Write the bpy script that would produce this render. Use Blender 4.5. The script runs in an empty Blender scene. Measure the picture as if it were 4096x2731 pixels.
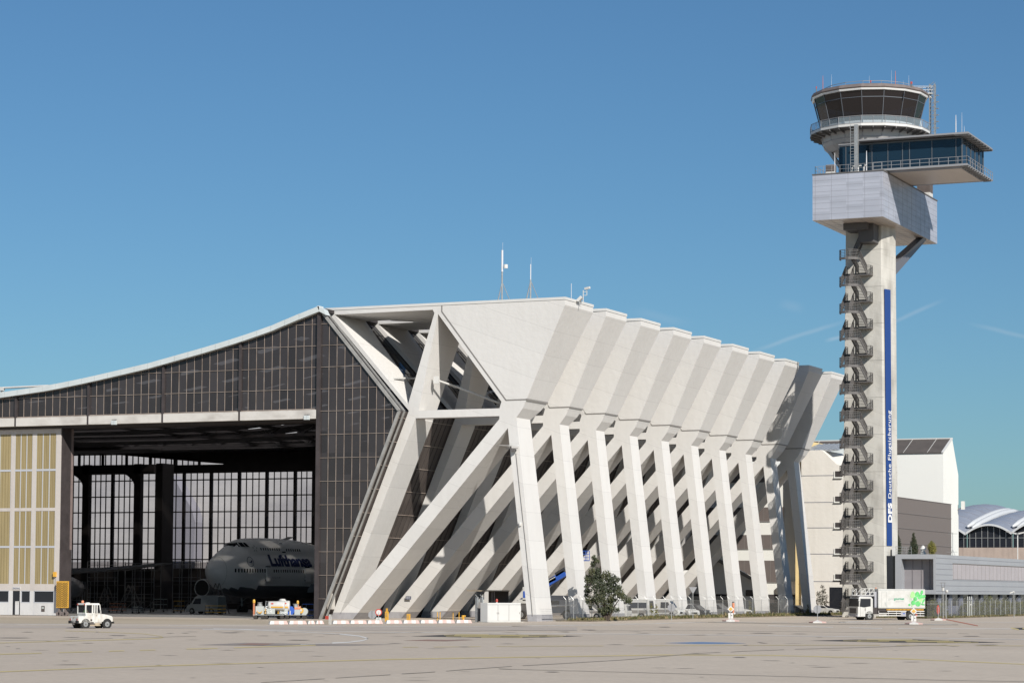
import bpy, bmesh, math, random
from mathutils import Vector, Matrix
R = math.radians
random.seed(7)
sc = bpy.context.scene
col = sc.collection
GZ = -0.15          # apron level
SKY_AIR, SKY_DUST, SKY_OZ, SKY_STR, SUN_STR, EXPO = 1.0, .5, 2.8, .060, 4.9, .13
SKY_TINT = (.645, .965, 1.17)

# ------------------------------------------------------------------ camera
F_PX, PPY = 9848.0, 1784.0            # focal length / principal row in pixels of the 4096 px photograph
YAW, PIT, ROL = 0.42766, 0.05802, 0.00631
EYE = Vector((0, 0, 3.4437))
FW = Vector((-math.sin(YAW)*math.cos(PIT), math.cos(YAW)*math.cos(PIT), math.sin(PIT)))
_r = Vector((math.cos(YAW), math.sin(YAW), 0)); _u = _r.cross(FW)
RT = _r*math.cos(ROL) + _u*math.sin(ROL)
UP = _u*math.cos(ROL) - _r*math.sin(ROL)
cd = bpy.data.cameras.new('camera'); cam = bpy.data.objects.new('camera', cd); col.objects.link(cam)
cam.matrix_world = Matrix(((RT.x, UP.x, -FW.x, EYE.x), (RT.y, UP.y, -FW.y, EYE.y), (RT.z, UP.z, -FW.z, EYE.z), (0, 0, 0, 1)))
cd.sensor_width = 36; cd.lens = 36*F_PX/4096; cd.shift_y = (PPY-1365.5)/4096
cd.clip_start = 1; cd.clip_end = 9000
sc.camera = cam

def ray(px, py): return FW + RT*((px-2048)/F_PX) - UP*((py-PPY)/F_PX)
def atV(px, py, V):                   # survey helpers: where a measured sight line meets a plane of the site
    d = ray(px, py); return EYE + d*(V/d.y)
def atU(px, py, U):
    d = ray(px, py); return EYE + d*(U/d.x)
def atZ(px, py, Z=GZ):
    d = ray(px, py); return EYE + d*((Z-EYE.z)/d.z)

# ------------------------------------------------------------------ materials
def new_mat(name):
    m = bpy.data.materials.new(name); m.use_nodes = True
    nt = m.node_tree; return m, nt, nt.nodes['Principled BSDF']
def mat(name, c, rough=.6, metal=0., var=0., scale=1., stretch=(1,1,1), bump=0., c2=None, spec=None):
    m, nt, b = new_mat(name)
    b.inputs['Base Color'].default_value = (*c, 1); b.inputs['Roughness'].default_value = rough
    b.inputs['Metallic'].default_value = metal
    if spec is not None: b.inputs['Specular IOR Level'].default_value = spec
    if var or c2 or bump:
        tc = nt.nodes.new('ShaderNodeTexCoord'); mp = nt.nodes.new('ShaderNodeMapping')
        mp.inputs['Scale'].default_value = stretch
        nt.links.new(tc.outputs['Object'], mp.inputs[0])
        n = nt.nodes.new('ShaderNodeTexNoise'); n.inputs['Scale'].default_value = scale
        n.inputs['Detail'].default_value = 6; n.inputs['Roughness'].default_value = .62
        nt.links.new(mp.outputs[0], n.inputs['Vector'])
        r = nt.nodes.new('ShaderNodeValToRGB')
        lo = c2 if c2 else tuple(x*(1-var) for x in c); hi = c if c2 else tuple(min(1, x*(1+var*.6)) for x in c)
        r.color_ramp.elements[0].position = .3; r.color_ramp.elements[1].position = .68
        r.color_ramp.elements[0].color = (*lo, 1); r.color_ramp.elements[1].color = (*hi, 1)
        nt.links.new(n.outputs[0], r.inputs[0]); nt.links.new(r.outputs[0], b.inputs['Base Color'])
        if bump:
            bp = nt.nodes.new('ShaderNodeBump'); bp.inputs['Strength'].default_value = bump; bp.inputs['Distance'].default_value = .05
            nt.links.new(n.outputs[0], bp.inputs['Height']); nt.links.new(bp.outputs[0], b.inputs['Normal'])
    return m
def glass(name, c, clear=.3, rough=.05, tint=(.8, .85, .9)):
    m, nt, b = new_mat(name)
    b.inputs['Base Color'].default_value = (*c, 1); b.inputs['Roughness'].default_value = rough
    t = nt.nodes.new('ShaderNodeBsdfTransparent'); t.inputs[0].default_value = (*tint, 1)
    mx = nt.nodes.new('ShaderNodeMixShader'); mx.inputs[0].default_value = clear
    nt.links.new(b.outputs[0], mx.inputs[1]); nt.links.new(t.outputs[0], mx.inputs[2])
    nt.links.new(mx.outputs[0], nt.nodes['Material Output'].inputs[0])
    return m
def stained(name, c, dirt, rough=.75, vscale=(1.2, 1.2, .09), amount=.35, joint=None):
    """painted or cast concrete with rain streaks and blotches"""
    m, nt, b = new_mat(name); b.inputs['Roughness'].default_value = rough
    tc = nt.nodes.new('ShaderNodeTexCoord')
    def noise(scl, s, d=7):
        mp = nt.nodes.new('ShaderNodeMapping'); mp.inputs['Scale'].default_value = scl
        nt.links.new(tc.outputs['Object'], mp.inputs[0])
        n = nt.nodes.new('ShaderNodeTexNoise'); n.inputs['Scale'].default_value = s; n.inputs['Detail'].default_value = d
        nt.links.new(mp.outputs[0], n.inputs['Vector']); return n
    n1 = noise(vscale, .9); n2 = noise((1, 1, 1), .22, 8)
    mul = nt.nodes.new('ShaderNodeMath'); mul.operation = 'MULTIPLY'
    nt.links.new(n1.outputs[0], mul.inputs[0]); nt.links.new(n2.outputs[0], mul.inputs[1])
    mr = nt.nodes.new('ShaderNodeMapRange'); mr.inputs[1].default_value = .2; mr.inputs[2].default_value = .42
    mr.inputs[3].default_value = 0; mr.inputs[4].default_value = amount
    nt.links.new(mul.outputs[0], mr.inputs[0])
    mx = nt.nodes.new('ShaderNodeMix'); mx.data_type = 'RGBA'
    mx.inputs[6].default_value = (*c, 1); mx.inputs[7].default_value = (*dirt, 1)
    nt.links.new(mr.outputs[0], mx.inputs[0]); nt.links.new(mx.outputs[2], b.inputs['Base Color'])
    if joint:                                      # fine pour joints every few metres of height
        sp = nt.nodes.new('ShaderNodeSeparateXYZ'); nt.links.new(tc.outputs['Object'], sp.inputs[0])
        def mth(op, a, bb):
            n = nt.nodes.new('ShaderNodeMath'); n.operation = op
            for i, q in enumerate((a, bb)):
                if isinstance(q, (int, float)): n.inputs[i].default_value = q
                else: nt.links.new(q, n.inputs[i])
            return n.outputs[0]
        zz = mth('DIVIDE', mth('ADD', sp.outputs[2], mth('MULTIPLY', sp.outputs[0], .35)), joint); fr = mth('FRACT', zz, 0.)
        ln = mth('LESS_THAN', fr, .05/joint); cell = nt.nodes.new('ShaderNodeTexWhiteNoise'); cell.noise_dimensions = '1D'; nt.links.new(mth('FLOOR', zz, 0.), cell.inputs['W'])
        tone = mth('ADD', mth('MULTIPLY', cell.outputs[0], .07), .95); tone = mth('SUBTRACT', tone, mth('MULTIPLY', ln, .16))
        vm = nt.nodes.new('ShaderNodeVectorMath'); vm.operation = 'SCALE'; nt.links.new(mx.outputs[2], vm.inputs[0]); nt.links.new(tone, vm.inputs['Scale']); nt.links.new(vm.outputs[0], b.inputs['Base Color'])
    n3 = noise((1, 1, 1), 1.6, 8)
    bp = nt.nodes.new('ShaderNodeBump'); bp.inputs['Strength'].default_value = .25; bp.inputs['Distance'].default_value = .12
    nt.links.new(n3.outputs[0], bp.inputs['Height']); nt.links.new(bp.outputs[0], b.inputs['Normal'])
    return m

def cellvar(m, size, lo, hi, off=(0, 0, 0)):
    """each pane or sheet gets its own slight tone"""
    nt = m.node_tree; b = nt.nodes['Principled BSDF']; tc = nt.nodes.new('ShaderNodeTexCoord'); mp = nt.nodes.new('ShaderNodeMapping')
    mp.inputs['Scale'].default_value = tuple(1/q if q else 0 for q in size); mp.inputs['Location'].default_value = off
    nt.links.new(tc.outputs['Object'], mp.inputs[0]); fl_ = nt.nodes.new('ShaderNodeVectorMath'); fl_.operation = 'FLOOR'; nt.links.new(mp.outputs[0], fl_.inputs[0])
    wn = nt.nodes.new('ShaderNodeTexWhiteNoise'); nt.links.new(fl_.outputs[0], wn.inputs['Vector'])
    mr = nt.nodes.new('ShaderNodeMapRange'); mr.inputs[3].default_value = lo; mr.inputs[4].default_value = hi; nt.links.new(wn.outputs[0], mr.inputs[0])
    vm = nt.nodes.new('ShaderNodeVectorMath'); vm.operation = 'SCALE'
    src = b.inputs['Base Color']
    if src.is_linked: nt.links.new(src.links[0].from_socket, vm.inputs[0])
    else: vm.inputs[0].default_value = src.default_value[:3]
    nt.links.new(mr.outputs[0], vm.inputs['Scale']); nt.links.new(vm.outputs[0], src)
    return m

M = dict(
    frame=stained('painted_frame_concrete', (.66, .64, .612), (.53, .505, .475), amount=.24, joint=3.1),
    plinth=mat('grey_plinth_paint', (.36, .35, .36), .8, var=.15, scale=1.5),
    seam=mat('seam_sheet', (.22, .205, .19), .6),
    cap=mat('coping_metal', (.62, .61, .585), .5, var=.05, scale=.6),
    concrete=stained('raw_concrete', (.54, .52, .475), (.31, .295, .265), amount=.8, vscale=(.9, .9, .22), joint=1.75),
    fascia=mat('zinc_fascia', (.56, .6, .6), .45, metal=.0, var=.1, scale=.5),
    trim=mat('weathered_trim', (.36, .35, .33), .5, metal=.2, var=.25, scale=1.2),
    mull=mat('rusty_mullion', (.36, .30, .26), .6, var=.35, scale=.8, c2=(.20, .155, .125)),
    post=mat('dark_post', (.055, .045, .045), .6, var=.3, scale=.7),
    brown=mat('brown_panel', (.085, .07, .062), .55, var=.3, scale=.4, stretch=(1, 1, .3)),
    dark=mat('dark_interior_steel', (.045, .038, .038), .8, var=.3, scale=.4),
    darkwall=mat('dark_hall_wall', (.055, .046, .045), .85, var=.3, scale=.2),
    lintel=stained('white_sheet_lintel', (.60, .57, .53), (.34, .31, .28), amount=.6, vscale=(.5, 1, 1.5)),
    doorframe=stained('door_frame_paint', (.53, .485, .45), (.40, .36, .33), amount=.5),
    doorbase=stained('door_base_paint', (.60, .59, .58), (.42, .4, .38), amount=.5),
    ochre=mat('ochre_corrugated_panel', (.34, .27, .14), .55, var=.16, scale=.7, stretch=(2, 2, .2)),
    ochre_dark=mat('ochre_groove', (.20, .15, .065), .7),
    bluebar=mat('pale_blue_bar', (.46, .47, .50), .5),
    winglass=mat('dark_window_glass', (.02, .022, .028), .08),
    black=mat('black_rubber', (.018, .017, .016), .75, var=.2, scale=3),
    rubber=mat('tyre_rubber', (.022, .02, .019), .85, var=.3, scale=6, c2=(.05, .042, .035)),
    steel=mat('galvanised_steel', (.42, .42, .41), .4, metal=.5, var=.2, scale=4),
    dsteel=mat('dark_stair_steel', (.14, .13, .125), .55, metal=.2, var=.2, scale=2),
    brace=mat('brace_shade_grey', (.13, .13, .145), .4),  # shadow of the box above put into the dark colour
    railgrey=mat('grey_rail_paint', (.26, .26, .27), .5),
    yellow=mat('signal_yellow', (.68, .37, .05), .5, var=.12, scale=2),
    whitep=mat('white_vehicle_paint', (.60, .59, .565), .28, c2=(.5, .485, .45), var=.05, scale=2),
    tugpaint=stained('worn_white_tug_paint', (.66, .645, .60), (.30, .22, .15), amount=.7, vscale=(3, 3, 1.5)),
    red=mat('red_paint', (.45, .06, .04), .5, var=.15, scale=3),
    pink=mat('faded_red_paint', (.58, .40, .36), .7, var=.15, scale=4),
    chalk=mat('chalky_white_paint', (.62, .60, .57), .75, var=.15, scale=4),
    blue=mat('blue_paint', (.03, .10, .42), .4, var=.1, scale=2),
    banner=mat('blue_banner', (.012, .05, .20), .6),
    bannertext=mat('white_lettering', (.75, .76, .78), .6),
    green=mat('leaf_green_print', (.13, .52, .16), .5, var=.35, scale=2.2),
    lgreen=mat('light_green_print', (.36, .68, .26), .5, var=.3, scale=2),
    txtgrey=mat('grey_lettering', (.42, .44, .42), .5),
    txtgreen=mat('green_lettering', (.07, .33, .19), .5),
    navy=mat('navy_lettering', (.012, .025, .10), .5),
    planewhite=mat('aircraft_white', (.82, .80, .79), .28, var=.04, scale=.4),
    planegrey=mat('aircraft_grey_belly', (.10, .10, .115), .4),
    clad=cellvar(mat('silver_cladding', (.37, .385, .44), .34, metal=.0, var=.05, scale=.15), (2.4, 2.4, .8), .9, 1.08, (.3, .3, -.55)),
    cladsoffit=mat('soffit_cladding', (.46, .40, .345), .38, var=.12, scale=.35, stretch=(1, .3, 1)),
    joint=mat('cladding_joint', (.22, .22, .25), .6),
    cabglass=glass('dark_cab_glass', (.017, .014, .015), .12, .03),
    pavglass=glass('blue_pavilion_glass', (.012, .03, .05), .12, .03, (.5, .7, .85)),
    railglass=glass('rail_glass', (.35, .42, .46), .62, .08),
    cabwhite=mat('cab_skirt_panel', (.44, .42, .405), .5, var=.08, scale=.4),
    roofbrown=mat('cab_roof_edge', (.17, .14, .13), .6, var=.2, scale=1),
    silver=mat('bright_metal', (.8, .8, .79), .3, metal=.3),
    terrain=None)

# ------------------------------------------------------------------ object helpers
def tag(o, label=None, cat=None, group=None, kind=None):
    if label: o['label'] = label
    if cat: o['category'] = cat
    if group: o['group'] = group
    if kind: o['kind'] = kind
    return o
def empty(name, loc=(0,0,0), rz=0, label=None, cat=None, group=None):
    o = bpy.data.objects.new(name, None); col.objects.link(o)
    o.location = loc; o.rotation_euler = (0, 0, rz); o.empty_display_size = .5
    return tag(o, label, cat, group)
def copy_tree(o, parent=None):
    c = o.copy(); col.objects.link(c)
    if parent is not None: c.parent = parent
    for ch in list(o.children): copy_tree(ch, c)
    return c
class MB:
    def __init__(s): s.v = []; s.f = []; s.mi = []; s.m = []; s.cur = 0; s.sm = []; s.smooth = False
    def mat(s, m):
        if m not in s.m: s.m.append(m)
        s.cur = s.m.index(m); return s
    def face(s, idx): s.f.append(tuple(idx)); s.mi.append(s.cur); s.sm.append(s.smooth)
    def add(s, vs, fs):
        b = len(s.v); s.v += [tuple(v) for v in vs]
        for f in fs: s.face([b+i for i in f])
        return s
    def box(s, x0, x1, y0, y1, z0, z1):
        return s.add([(x0,y0,z0),(x1,y0,z0),(x1,y1,z0),(x0,y1,z0),(x0,y0,z1),(x1,y0,z1),(x1,y1,z1),(x0,y1,z1)],
                     [(0,3,2,1),(4,5,6,7),(0,1,5,4),(1,2,6,5),(2,3,7,6),(3,0,4,7)])
    def hexa(s, a, b):               # a, b: two rings of n points, joined and capped
        n = len(a)
        return s.add(list(a)+list(b), [tuple(reversed(range(n))), tuple(range(n, 2*n))] +
                     [(i, (i+1) % n, n+(i+1) % n, n+i) for i in range(n)])
    def prismV(s, poly, f, b):       # poly in (x,z), extruded along V; f, b numbers or functions(x,z)
        ff = f if callable(f) else (lambda x, z: f); bb = b if callable(b) else (lambda x, z: b)
        return s.hexa([(x, ff(x, z), z) for x, z in poly], [(x, bb(x, z), z) for x, z in poly])
    def prismZ(s, poly, z0, z1): return s.hexa([(x, y, z1) for x, y in poly][::-1], [(x, y, z0) for x, y in poly][::-1])
    def prismU(s, poly, x0, x1): return s.hexa([(x0, y, z) for y, z in poly], [(x1, y, z) for y, z in poly])
    def bar(s, p, q, w, h=None, up=(0,0,1)):
        p = Vector(p); q = Vector(q); d = (q-p)
        if d.length < 1e-6: return s
        d.normalize(); u = Vector(up)
        if abs(d.dot(u)) > .99: u = Vector((0, 1, 0)) if abs(d.y) < .9 else Vector((1, 0, 0))
        a = d.cross(u).normalized(); b = a.cross(d).normalized(); h = h or w
        o = [a*w/2+b*h/2, -a*w/2+b*h/2, -a*w/2-b*h/2, a*w/2-b*h/2]
        return s.hexa([p+x for x in o], [q+x for x in o])
    def tube(s, pts, r, n=8):
        pts = [Vector(p) for p in pts]; rs = r if isinstance(r, (list, tuple)) else [r]*len(pts)
        rings = []
        for i, p in enumerate(pts):
            d = (pts[min(i+1, len(pts)-1)]-pts[max(i-1, 0)]).normalized()
            u = Vector((0, 0, 1)) if abs(d.z) < .95 else Vector((1, 0, 0))
            a = d.cross(u).normalized(); b = d.cross(a).normalized()
            rings.append([p+(a*math.cos(2*math.pi*k/n)+b*math.sin(2*math.pi*k/n))*rs[i] for k in range(n)])
        b0 = len(s.v); s.v += [tuple(v) for rg in rings for v in rg]
        for i in range(len(pts)-1):
            for k in range(n):
                s.face([b0+i*n+k, b0+i*n+(k+1) % n, b0+(i+1)*n+(k+1) % n, b0+(i+1)*n+k])
        s.face([b0+k for k in range(n)]); s.face([b0+(len(pts)-1)*n+k for k in reversed(range(n))])
        return s
    def lathe(s, prof, c=(0,0,0), n=24, a0=0.):   # prof (r,z) about vertical axis at c
        b0 = len(s.v)
        for r_, z in prof:
            for k in range(n):
                a = a0+2*math.pi*k/n; s.v.append((c[0]+r_*math.cos(a), c[1]+r_*math.sin(a), c[2]+z))
        for i in range(len(prof)-1):
            for k in range(n):
                s.face([b0+i*n+k, b0+i*n+(k+1) % n, b0+(i+1)*n+(k+1) % n, b0+(i+1)*n+k])
        return s
    def disc(s, c, r, axis, w, n=20, r2=None):     # short cylinder: c centre, axis vector
        ax = Vector(axis).normalized(); c = Vector(c); return s.tube([c-ax*w/2, c+ax*w/2], [r, r2 or r], n)
    def build(s, name, m=None, parent=None, bevel=0.):
        me = bpy.data.meshes.new(name); me.from_pydata(s.v, [], s.f)
        for mm in (s.m or [m]): me.materials.append(mm)
        if s.m: me.polygons.foreach_set('material_index', s.mi)
        me.polygons.foreach_set('use_smooth', s.sm)
        bm = bmesh.new(); bm.from_mesh(me); bmesh.ops.recalc_face_normals(bm, faces=bm.faces); bm.to_mesh(me); bm.free()
        me.update()
        o = bpy.data.objects.new(name, me); col.objects.link(o)
        if parent is not None: o.parent = parent
        if bevel:
            b = o.modifiers.new('bevel', 'BEVEL'); b.width = bevel; b.segments = 2; b.limit_method = 'ANGLE'
        return o
def B(): return MB()
_fc = {}
def text_pts(s, size=1., bold=0., spacing=1.):
    """outline text as flat triangles: (verts 2D, faces), left-bottom at 0,0"""
    k = (s, size, bold, spacing)
    if k in _fc: return _fc[k]
    cu = bpy.data.curves.new('t', 'FONT'); cu.body = s; cu.size = size; cu.offset = bold; cu.space_character = spacing
    cu.resolution_u = 4
    o = bpy.data.objects.new('t', cu); col.objects.link(o)
    dg = bpy.context.evaluated_depsgraph_get(); me = bpy.data.meshes.new_from_object(o.evaluated_get(dg))
    v = [(p.co.x, p.co.y) for p in me.vertices]; f = [tuple(p.vertices) for p in me.polygons]
    bpy.data.objects.remove(o); bpy.data.curves.remove(cu); bpy.data.meshes.remove(me)
    _fc[k] = (v, f); return _fc[k]
def put_text(mb, s, o, ex, ey, size, bold=0., spacing=1., width=None, height=None):
    v, f = text_pts(s, size, bold, spacing)
    xs = [a for a, b in v]; ys = [b for a, b in v]
    sx = width/(max(xs)-min(xs)) if width else 1; sy = height/(max(ys)-min(ys)) if height else 1
    o = Vector(o); ex = Vector(ex); ey = Vector(ey)
    mb.add([o+ex*((a-min(xs))*sx)+ey*((b-(min(ys) if height else 0))*sy) for a, b in v], f)

def flat(name, poly, z, m, parent=None):           # horizontal sheet
    me = bpy.data.meshes.new(name); me.from_pydata([(x, y, z) for x, y in poly], [], [tuple(range(len(poly)))])
    me.materials.append(m); o = bpy.data.objects.new(name, me); col.objects.link(o); o.parent = parent; return o

# ------------------------------------------------------------------ hangar frames
DEP = 11.2
def lerp(a, b, t): return a+(b-a)*max(0., min(1., t))
def table(z, t):
    if z <= t[0][0]: return t[0][1]
    for (a, va), (b, vb) in zip(t, t[1:]):
        if z <= b: return va+(vb-va)*(z-a)/(b-a)
    return t[-1][1]
def frame_z(kind):
    """front / back offsets (along V) of the members as functions of (x,z)"""
    if kind == 'first':
        inner = (lambda x, z: 0.), (lambda x, z: table(z, [(-1, 4.9), (12, 4.3), (24.5, 4.6), (35.6, 7.8), (37, 8.3)]))
        fin = (lambda x, z: 0.), (lambda x, z: table(z, [(23, 4.0), (25.05, 5.96), (35.67, 8.28), (37, 8.3)]))
        leg = (lambda x, z: 0.), (lambda x, z: table(z, [(-1, 4.6), (23, 3.84)]))
    else:
        inner = (lambda x, z: table(z, [(-1, .15), (24.9, .15), (36.3, -1.2)])), (lambda x, z: table(z, [(-1, 4.0), (12, 3.6), (24.5, 3.9), (35.6, 6.9)]))
        fin = (lambda x, z: .15 if z < 25.06 else lerp(.15, 0, (z-25.05)/11.23)), (lambda x, z: table(z, [(23, 2.9), (25.05, 4.25), (35.67, 6.49), (37, 6.5)]))
        leg = (lambda x, z: .15), (lambda x, z: table(z, [(-1, 3.4), (23, 2.9)]))
    return inner, fin, leg
A0 = (-140.92, 36.28); 
P_SLAB = [(-140.92, 36.28), (-140.6, 35.85), (-139.98, 35.5), (-139.58, 35.76), (-126.61, 35.8), (-126.38, 35.43), (-125.92, 35.3), (-125.41, 35.54), (-125.41, 36.28)]
P_S0 = [(-139.58, 35.76), (-139.98, 35.5), (-129.6, 24.12), (-129.72, 24.86)]
P_S1 = [(-126.38, 35.43), (-129.72, 24.86), (-128.34, 24.12), (-125.92, 35.3)]
P_S2 = [(-125.92, 35.3), (-125.41, 35.54), (-117.14, 25.03), (-117.74, 24.88)]
P_N1 = [(-129.72, 24.86), (-129.6, 24.12), (-128.75, 23.1), (-128.75, 23.23), (-128.34, 24.12)]
P_H1 = [(-128.34, 24.12), (-128.75, 23.23), (-117.98, 23.23), (-117.97, 24.12)]
P_L1 = [(-129.6, 24.12), (-128.75, 23.1), (-138.5, .35), (-138.6, -.3), (-139.72, -.3)]
P_N2 = [(-117.14, 25.03), (-114.58, 25.05), (-115.05, 24.05), (-115.84, 23.01), (-116.91, 21.83), (-117.98, 22.89), (-117.97, 24.12), (-117.74, 24.88)]
P_L2 = [(-117.98, 22.89), (-116.91, 21.83), (-136.86, -.3), (-138.6, -.3), (-138.5, .35)]
P_LEG = [(-116.91, 21.83), (-115.84, 23.01), (-113.1, -.3), (-114.24, -.3)]
P_FIN = [(-125.41, 36.28), (-125.41, 35.54), (-117.14, 25.03), (-114.58, 25.05), (-109.87, 35.67), (-109.87, 36.28)]
hangar = empty('hangar', (-160, 300, GZ), 0, 'white concrete aircraft hangar with slanted struts, folded roof edge and open door', 'hangar')
def H(o):                                         # parent keeping world placement
    o.parent = hangar; o.matrix_parent_inverse = hangar.matrix_world.inverted() if False else Matrix.Translation(-hangar.location); return o
def cut_poly(poly, z):                            # part of the polygon above / below z (for plinths)
    def clip(sgn):
        out = []
        for (a, b) in zip(poly, poly[1:]+poly[:1]):
            ia = (a[1]-z)*sgn >= 0; ib = (b[1]-z)*sgn >= 0
            if ia: out.append(a)
            if ia != ib:
                t = (z-a[1])/(b[1]-a[1]); out.append((a[0]+(b[0]-a[0])*t, z))
        return out
    return clip(1), clip(-1)
def put_member(b, poly, fb, V0, plinth=False):
    f, k = fb
    F = lambda x, z: V0+f(x, z); K = lambda x, z: V0+k(x, z)
    if plinth:
        up, lo = cut_poly(poly, .62)
        b.mat(M['frame']).prismV(up, F, K)
        if lo: b.mat(M['plinth']).prismV(lo, F, K)
    else: b.mat(M['frame']).prismV(poly, F, K)
def build_frame(kind):
    inner, fin, leg = frame_z(kind)
    b = B()
    for p in (P_SLAB, P_S0, P_S1, P_S2, P_N1, P_H1): 
        if p is P_H1: put_member(b, p, (inner[0], lambda x, z: 1.6 if kind == 'first' else 1.8), 0)
        else: put_member(b, p, inner, 0)
    put_member(b, P_L1, inner, 0, True)
    fr = b.build('support_frame')
    o = B(); put_member(o, P_L2, inner, 0, True); o.build('diagonal_strut', parent=fr)
    o = B(); put_member(o, P_N2, (fin[0], fin[1]), 0); o.build('strut_head', parent=fr)
    o = B(); put_member(o, P_LEG, leg, 0, True); o.build('pillar', parent=fr)
    o = B(); put_member(o, P_FIN, fin, 0); o.build('roof_fin', parent=fr)
    # coping that runs round the tooth
    o = B(); f0, k0 = (-.0, 8.3) if kind == 'first' else (-.9, 6.9)
    f1, k1 = (0, 8.3) if kind == 'first' else (0, 6.5)
    o.hexa([(-141.0, f0-.06, 36.28), (-141.0, k0+.05, 36.28), (-109.81, k1+.05, 36.28), (-109.81, f1-.06, 36.28)],
           [(-141.0, f0-.06, 36.58), (-141.0, k0+.05, 36.58), (-109.81, k1+.05, 36.58), (-109.81, f1-.06, 36.58)]); o.build('coping', M['cap'], fr)
    # sheet-metal seam along the foot of the panel
    o = B(); w = .055
    fz = fin[0]
    pts = [(-125.41, 36.27), (-125.41, 35.54), (-117.14, 25.03), (-114.58, 25.05)]
    for a, c in zip(pts, pts[1:]):
        o.bar((a[0], fz(0, a[1])-.012, a[1]), (c[0], fz(0, c[1])-.012, c[1]), .13, .05, up=(0, 1, 0))
    o.bar((-114.58, fz(0, 25.05)-.03, 25.05), (-114.58, fin[1](0, 25.05), 25.05), .12, .14 if kind != 'first' else .22)
    o.build('panel_seam', M['seam'], fr)
    return fr
first = build_frame('first'); first.location = (0, 255.31, 0); first.parent = hangar; first.matrix_parent_inverse = Matrix.Translation(-hangar.location)
proto = build_frame('next')
for i in range(2, 11):
    fr = proto if i == 2 else copy_tree(proto)
    fr.location = (0, 245.166+DEP*i, 0); fr.parent = hangar; fr.matrix_parent_inverse = Matrix.Translation(-hangar.location)

b = B(); xa_ = -136.6
b.prismZ([(xa_, 264.0), (xa_+1.0, 263.6), (-121, 263.6), (-121, 266.6), (xa_+2.5, 266.2)], 35.78, 36.2)
H(b.build('roof_infill', M['frame']))
# ------------------------------------------------------------------ hangar glazing, roof, walls
VG = 252.3
XL = -275.
def roofz(x):                                     # underside of the sagging roof edge
    return table(x, [(-275, 26.6), (-225, 26.3), (-205, 26.25), (-187, 26.62), (-177.7, 27.5), (-172, 28.3), (-163.4, 29.72), (-155.07, 31.45), (-150.5, 32.5), (-146.29, 33.6), (-142.87, 34.75), (-139.6, 35.75)])
xs = [XL, -240, -225, -215]+[-205+k*1.9 for k in range(35)]; xs = [x for x in xs if x < -140.4]+[-139.6]
b = B()
for i, (a, c) in enumerate(zip(xs, xs[1:])):       # fascia in short sheets with standing joints
    za, zc = roofz(a), roofz(c)
    b.prismV([(a+.02, za), (c-.02, zc), (c-.02, zc+.66), (a+.02, za+.66)], 251.6, 252.6)
    b.prismV([(c-.02, zc), (c+.02, zc), (c+.02, zc+.64), (c-.02, zc+.64)], 251.66, 252.6)
b.prismV([(-139.6, 35.75), (-138.7, 35.3), (-139.0, 35.95), (-139.9, 36.45)], 251.6, 252.6)
H(b.build('roof_fascia', M['fascia']))
RL = [(259, 262.5), (270, 273.5), (281.2, 283.6), (292, 295.5), (303, 306.5), (314, 317.5), (325, 328.5), (337, 340.5), (348, 351.5)]  # rooflight rows added to brighten the hall and the jet
b = B(); runs = []
vs_ = [252.62]+[q for p in RL for q in p]+[364.2]
for a, c in zip(xs, xs[1:]):
    za, zc = roofz(a), roofz(c); lit = -232 < (a+c)/2 < -147 and int((a+c)/2/1.9) % 3
    sec = [(a, za+.1), (c, zc+.1), (c, zc+.5), (a, za+.5)]
    if not lit: b.prismV(sec, 252.62, 364.2)
    else:
        for k in range(0, len(vs_), 2): b.prismV(sec, vs_[k], vs_[k+1])
        if runs and abs(runs[-1][-1]-a) < .01: runs[-1].append(c)
        else: runs.append([a, c])
M['added_rooflt'] = glass('added_rooflight_glass', (.4, .4, .4), .10, .3, (.8, .78, .74))
_n = M['added_rooflt'].node_tree; _t = _n.nodes.new('ShaderNodeBsdfTranslucent'); _t.inputs[0].default_value = (.75, .73, .70, 1)
_n.links.new(_t.outputs[0], next(n for n in _n.nodes if n.type == 'MIX_SHADER').inputs[1])
for rn in runs:
    for v0, v1 in RL:
        g = B(); n = len(rn); g.add([(x, v0, roofz(x)+.45) for x in rn]+[(x, v1, roofz(x)+.45) for x in rn], [(i, i+1, n+i+1, n+i) for i in range(n-1)]); H(g.build('rooflight', M['added_rooflt']))
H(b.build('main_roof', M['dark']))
LT, LB = 24.3, 23.24                               # lintel top / bottom
POSTS = [-193.4, -182.68, -171.95, -161.23, -150.5, -139.8]
def edge_x(z):                                     # slanted outer edge of the gable glazing
    return lerp(-139.55, -129.45, (35.5-z)/(35.5-23.9)) if z > 23.9 else lerp(-129.45, -139.55, (23.9-z)/24.05)
gl = B()
for a, c in zip(xs, xs[1:]):
    if c <= -139.5: gl.add([(a, VG, roofz(a)), (c, VG, roofz(c)), (c, VG, LT), (a, VG, LT)], [(0, 1, 2, 3)])
gl.add([(-139.8, VG, 35.4), (-139.55, VG, 35.4), (-129.5, VG, 23.9), (-139.55, VG, GZ), (-139.8, VG, GZ)], [(0, 1, 2, 3, 4)])
M['gable'] = cellvar(glass('gable_glass', (.052, .0455, .0465), .22, .1, (.42, .40, .40)), (1.072, 0, 2.56), .78, 1.3, (.42, 0, .5))
H(gl.build('gable_glazing', M['gable']))
bars = B().mat(M['mull'])
x = -139.8-1.072; n = 0
while x > -200:
    n += 1
    if n % 10: bars.box(x-.022, x+.022, VG-.07, VG-.005, LT, roofz(x))
    x -= 1.072
for z in (26.72, 29.27, 31.8, 34.33):
    x0 = next((q for q in [-200+.2*k for k in range(305)] if roofz(q) > z), -139.8)
    bars.box(x0, -139.85, VG-.09, VG-.02, z-.025, z+.025)
bars.box(-200, -139.85, VG-.12, VG-.02, LT, LT+.12)
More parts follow.
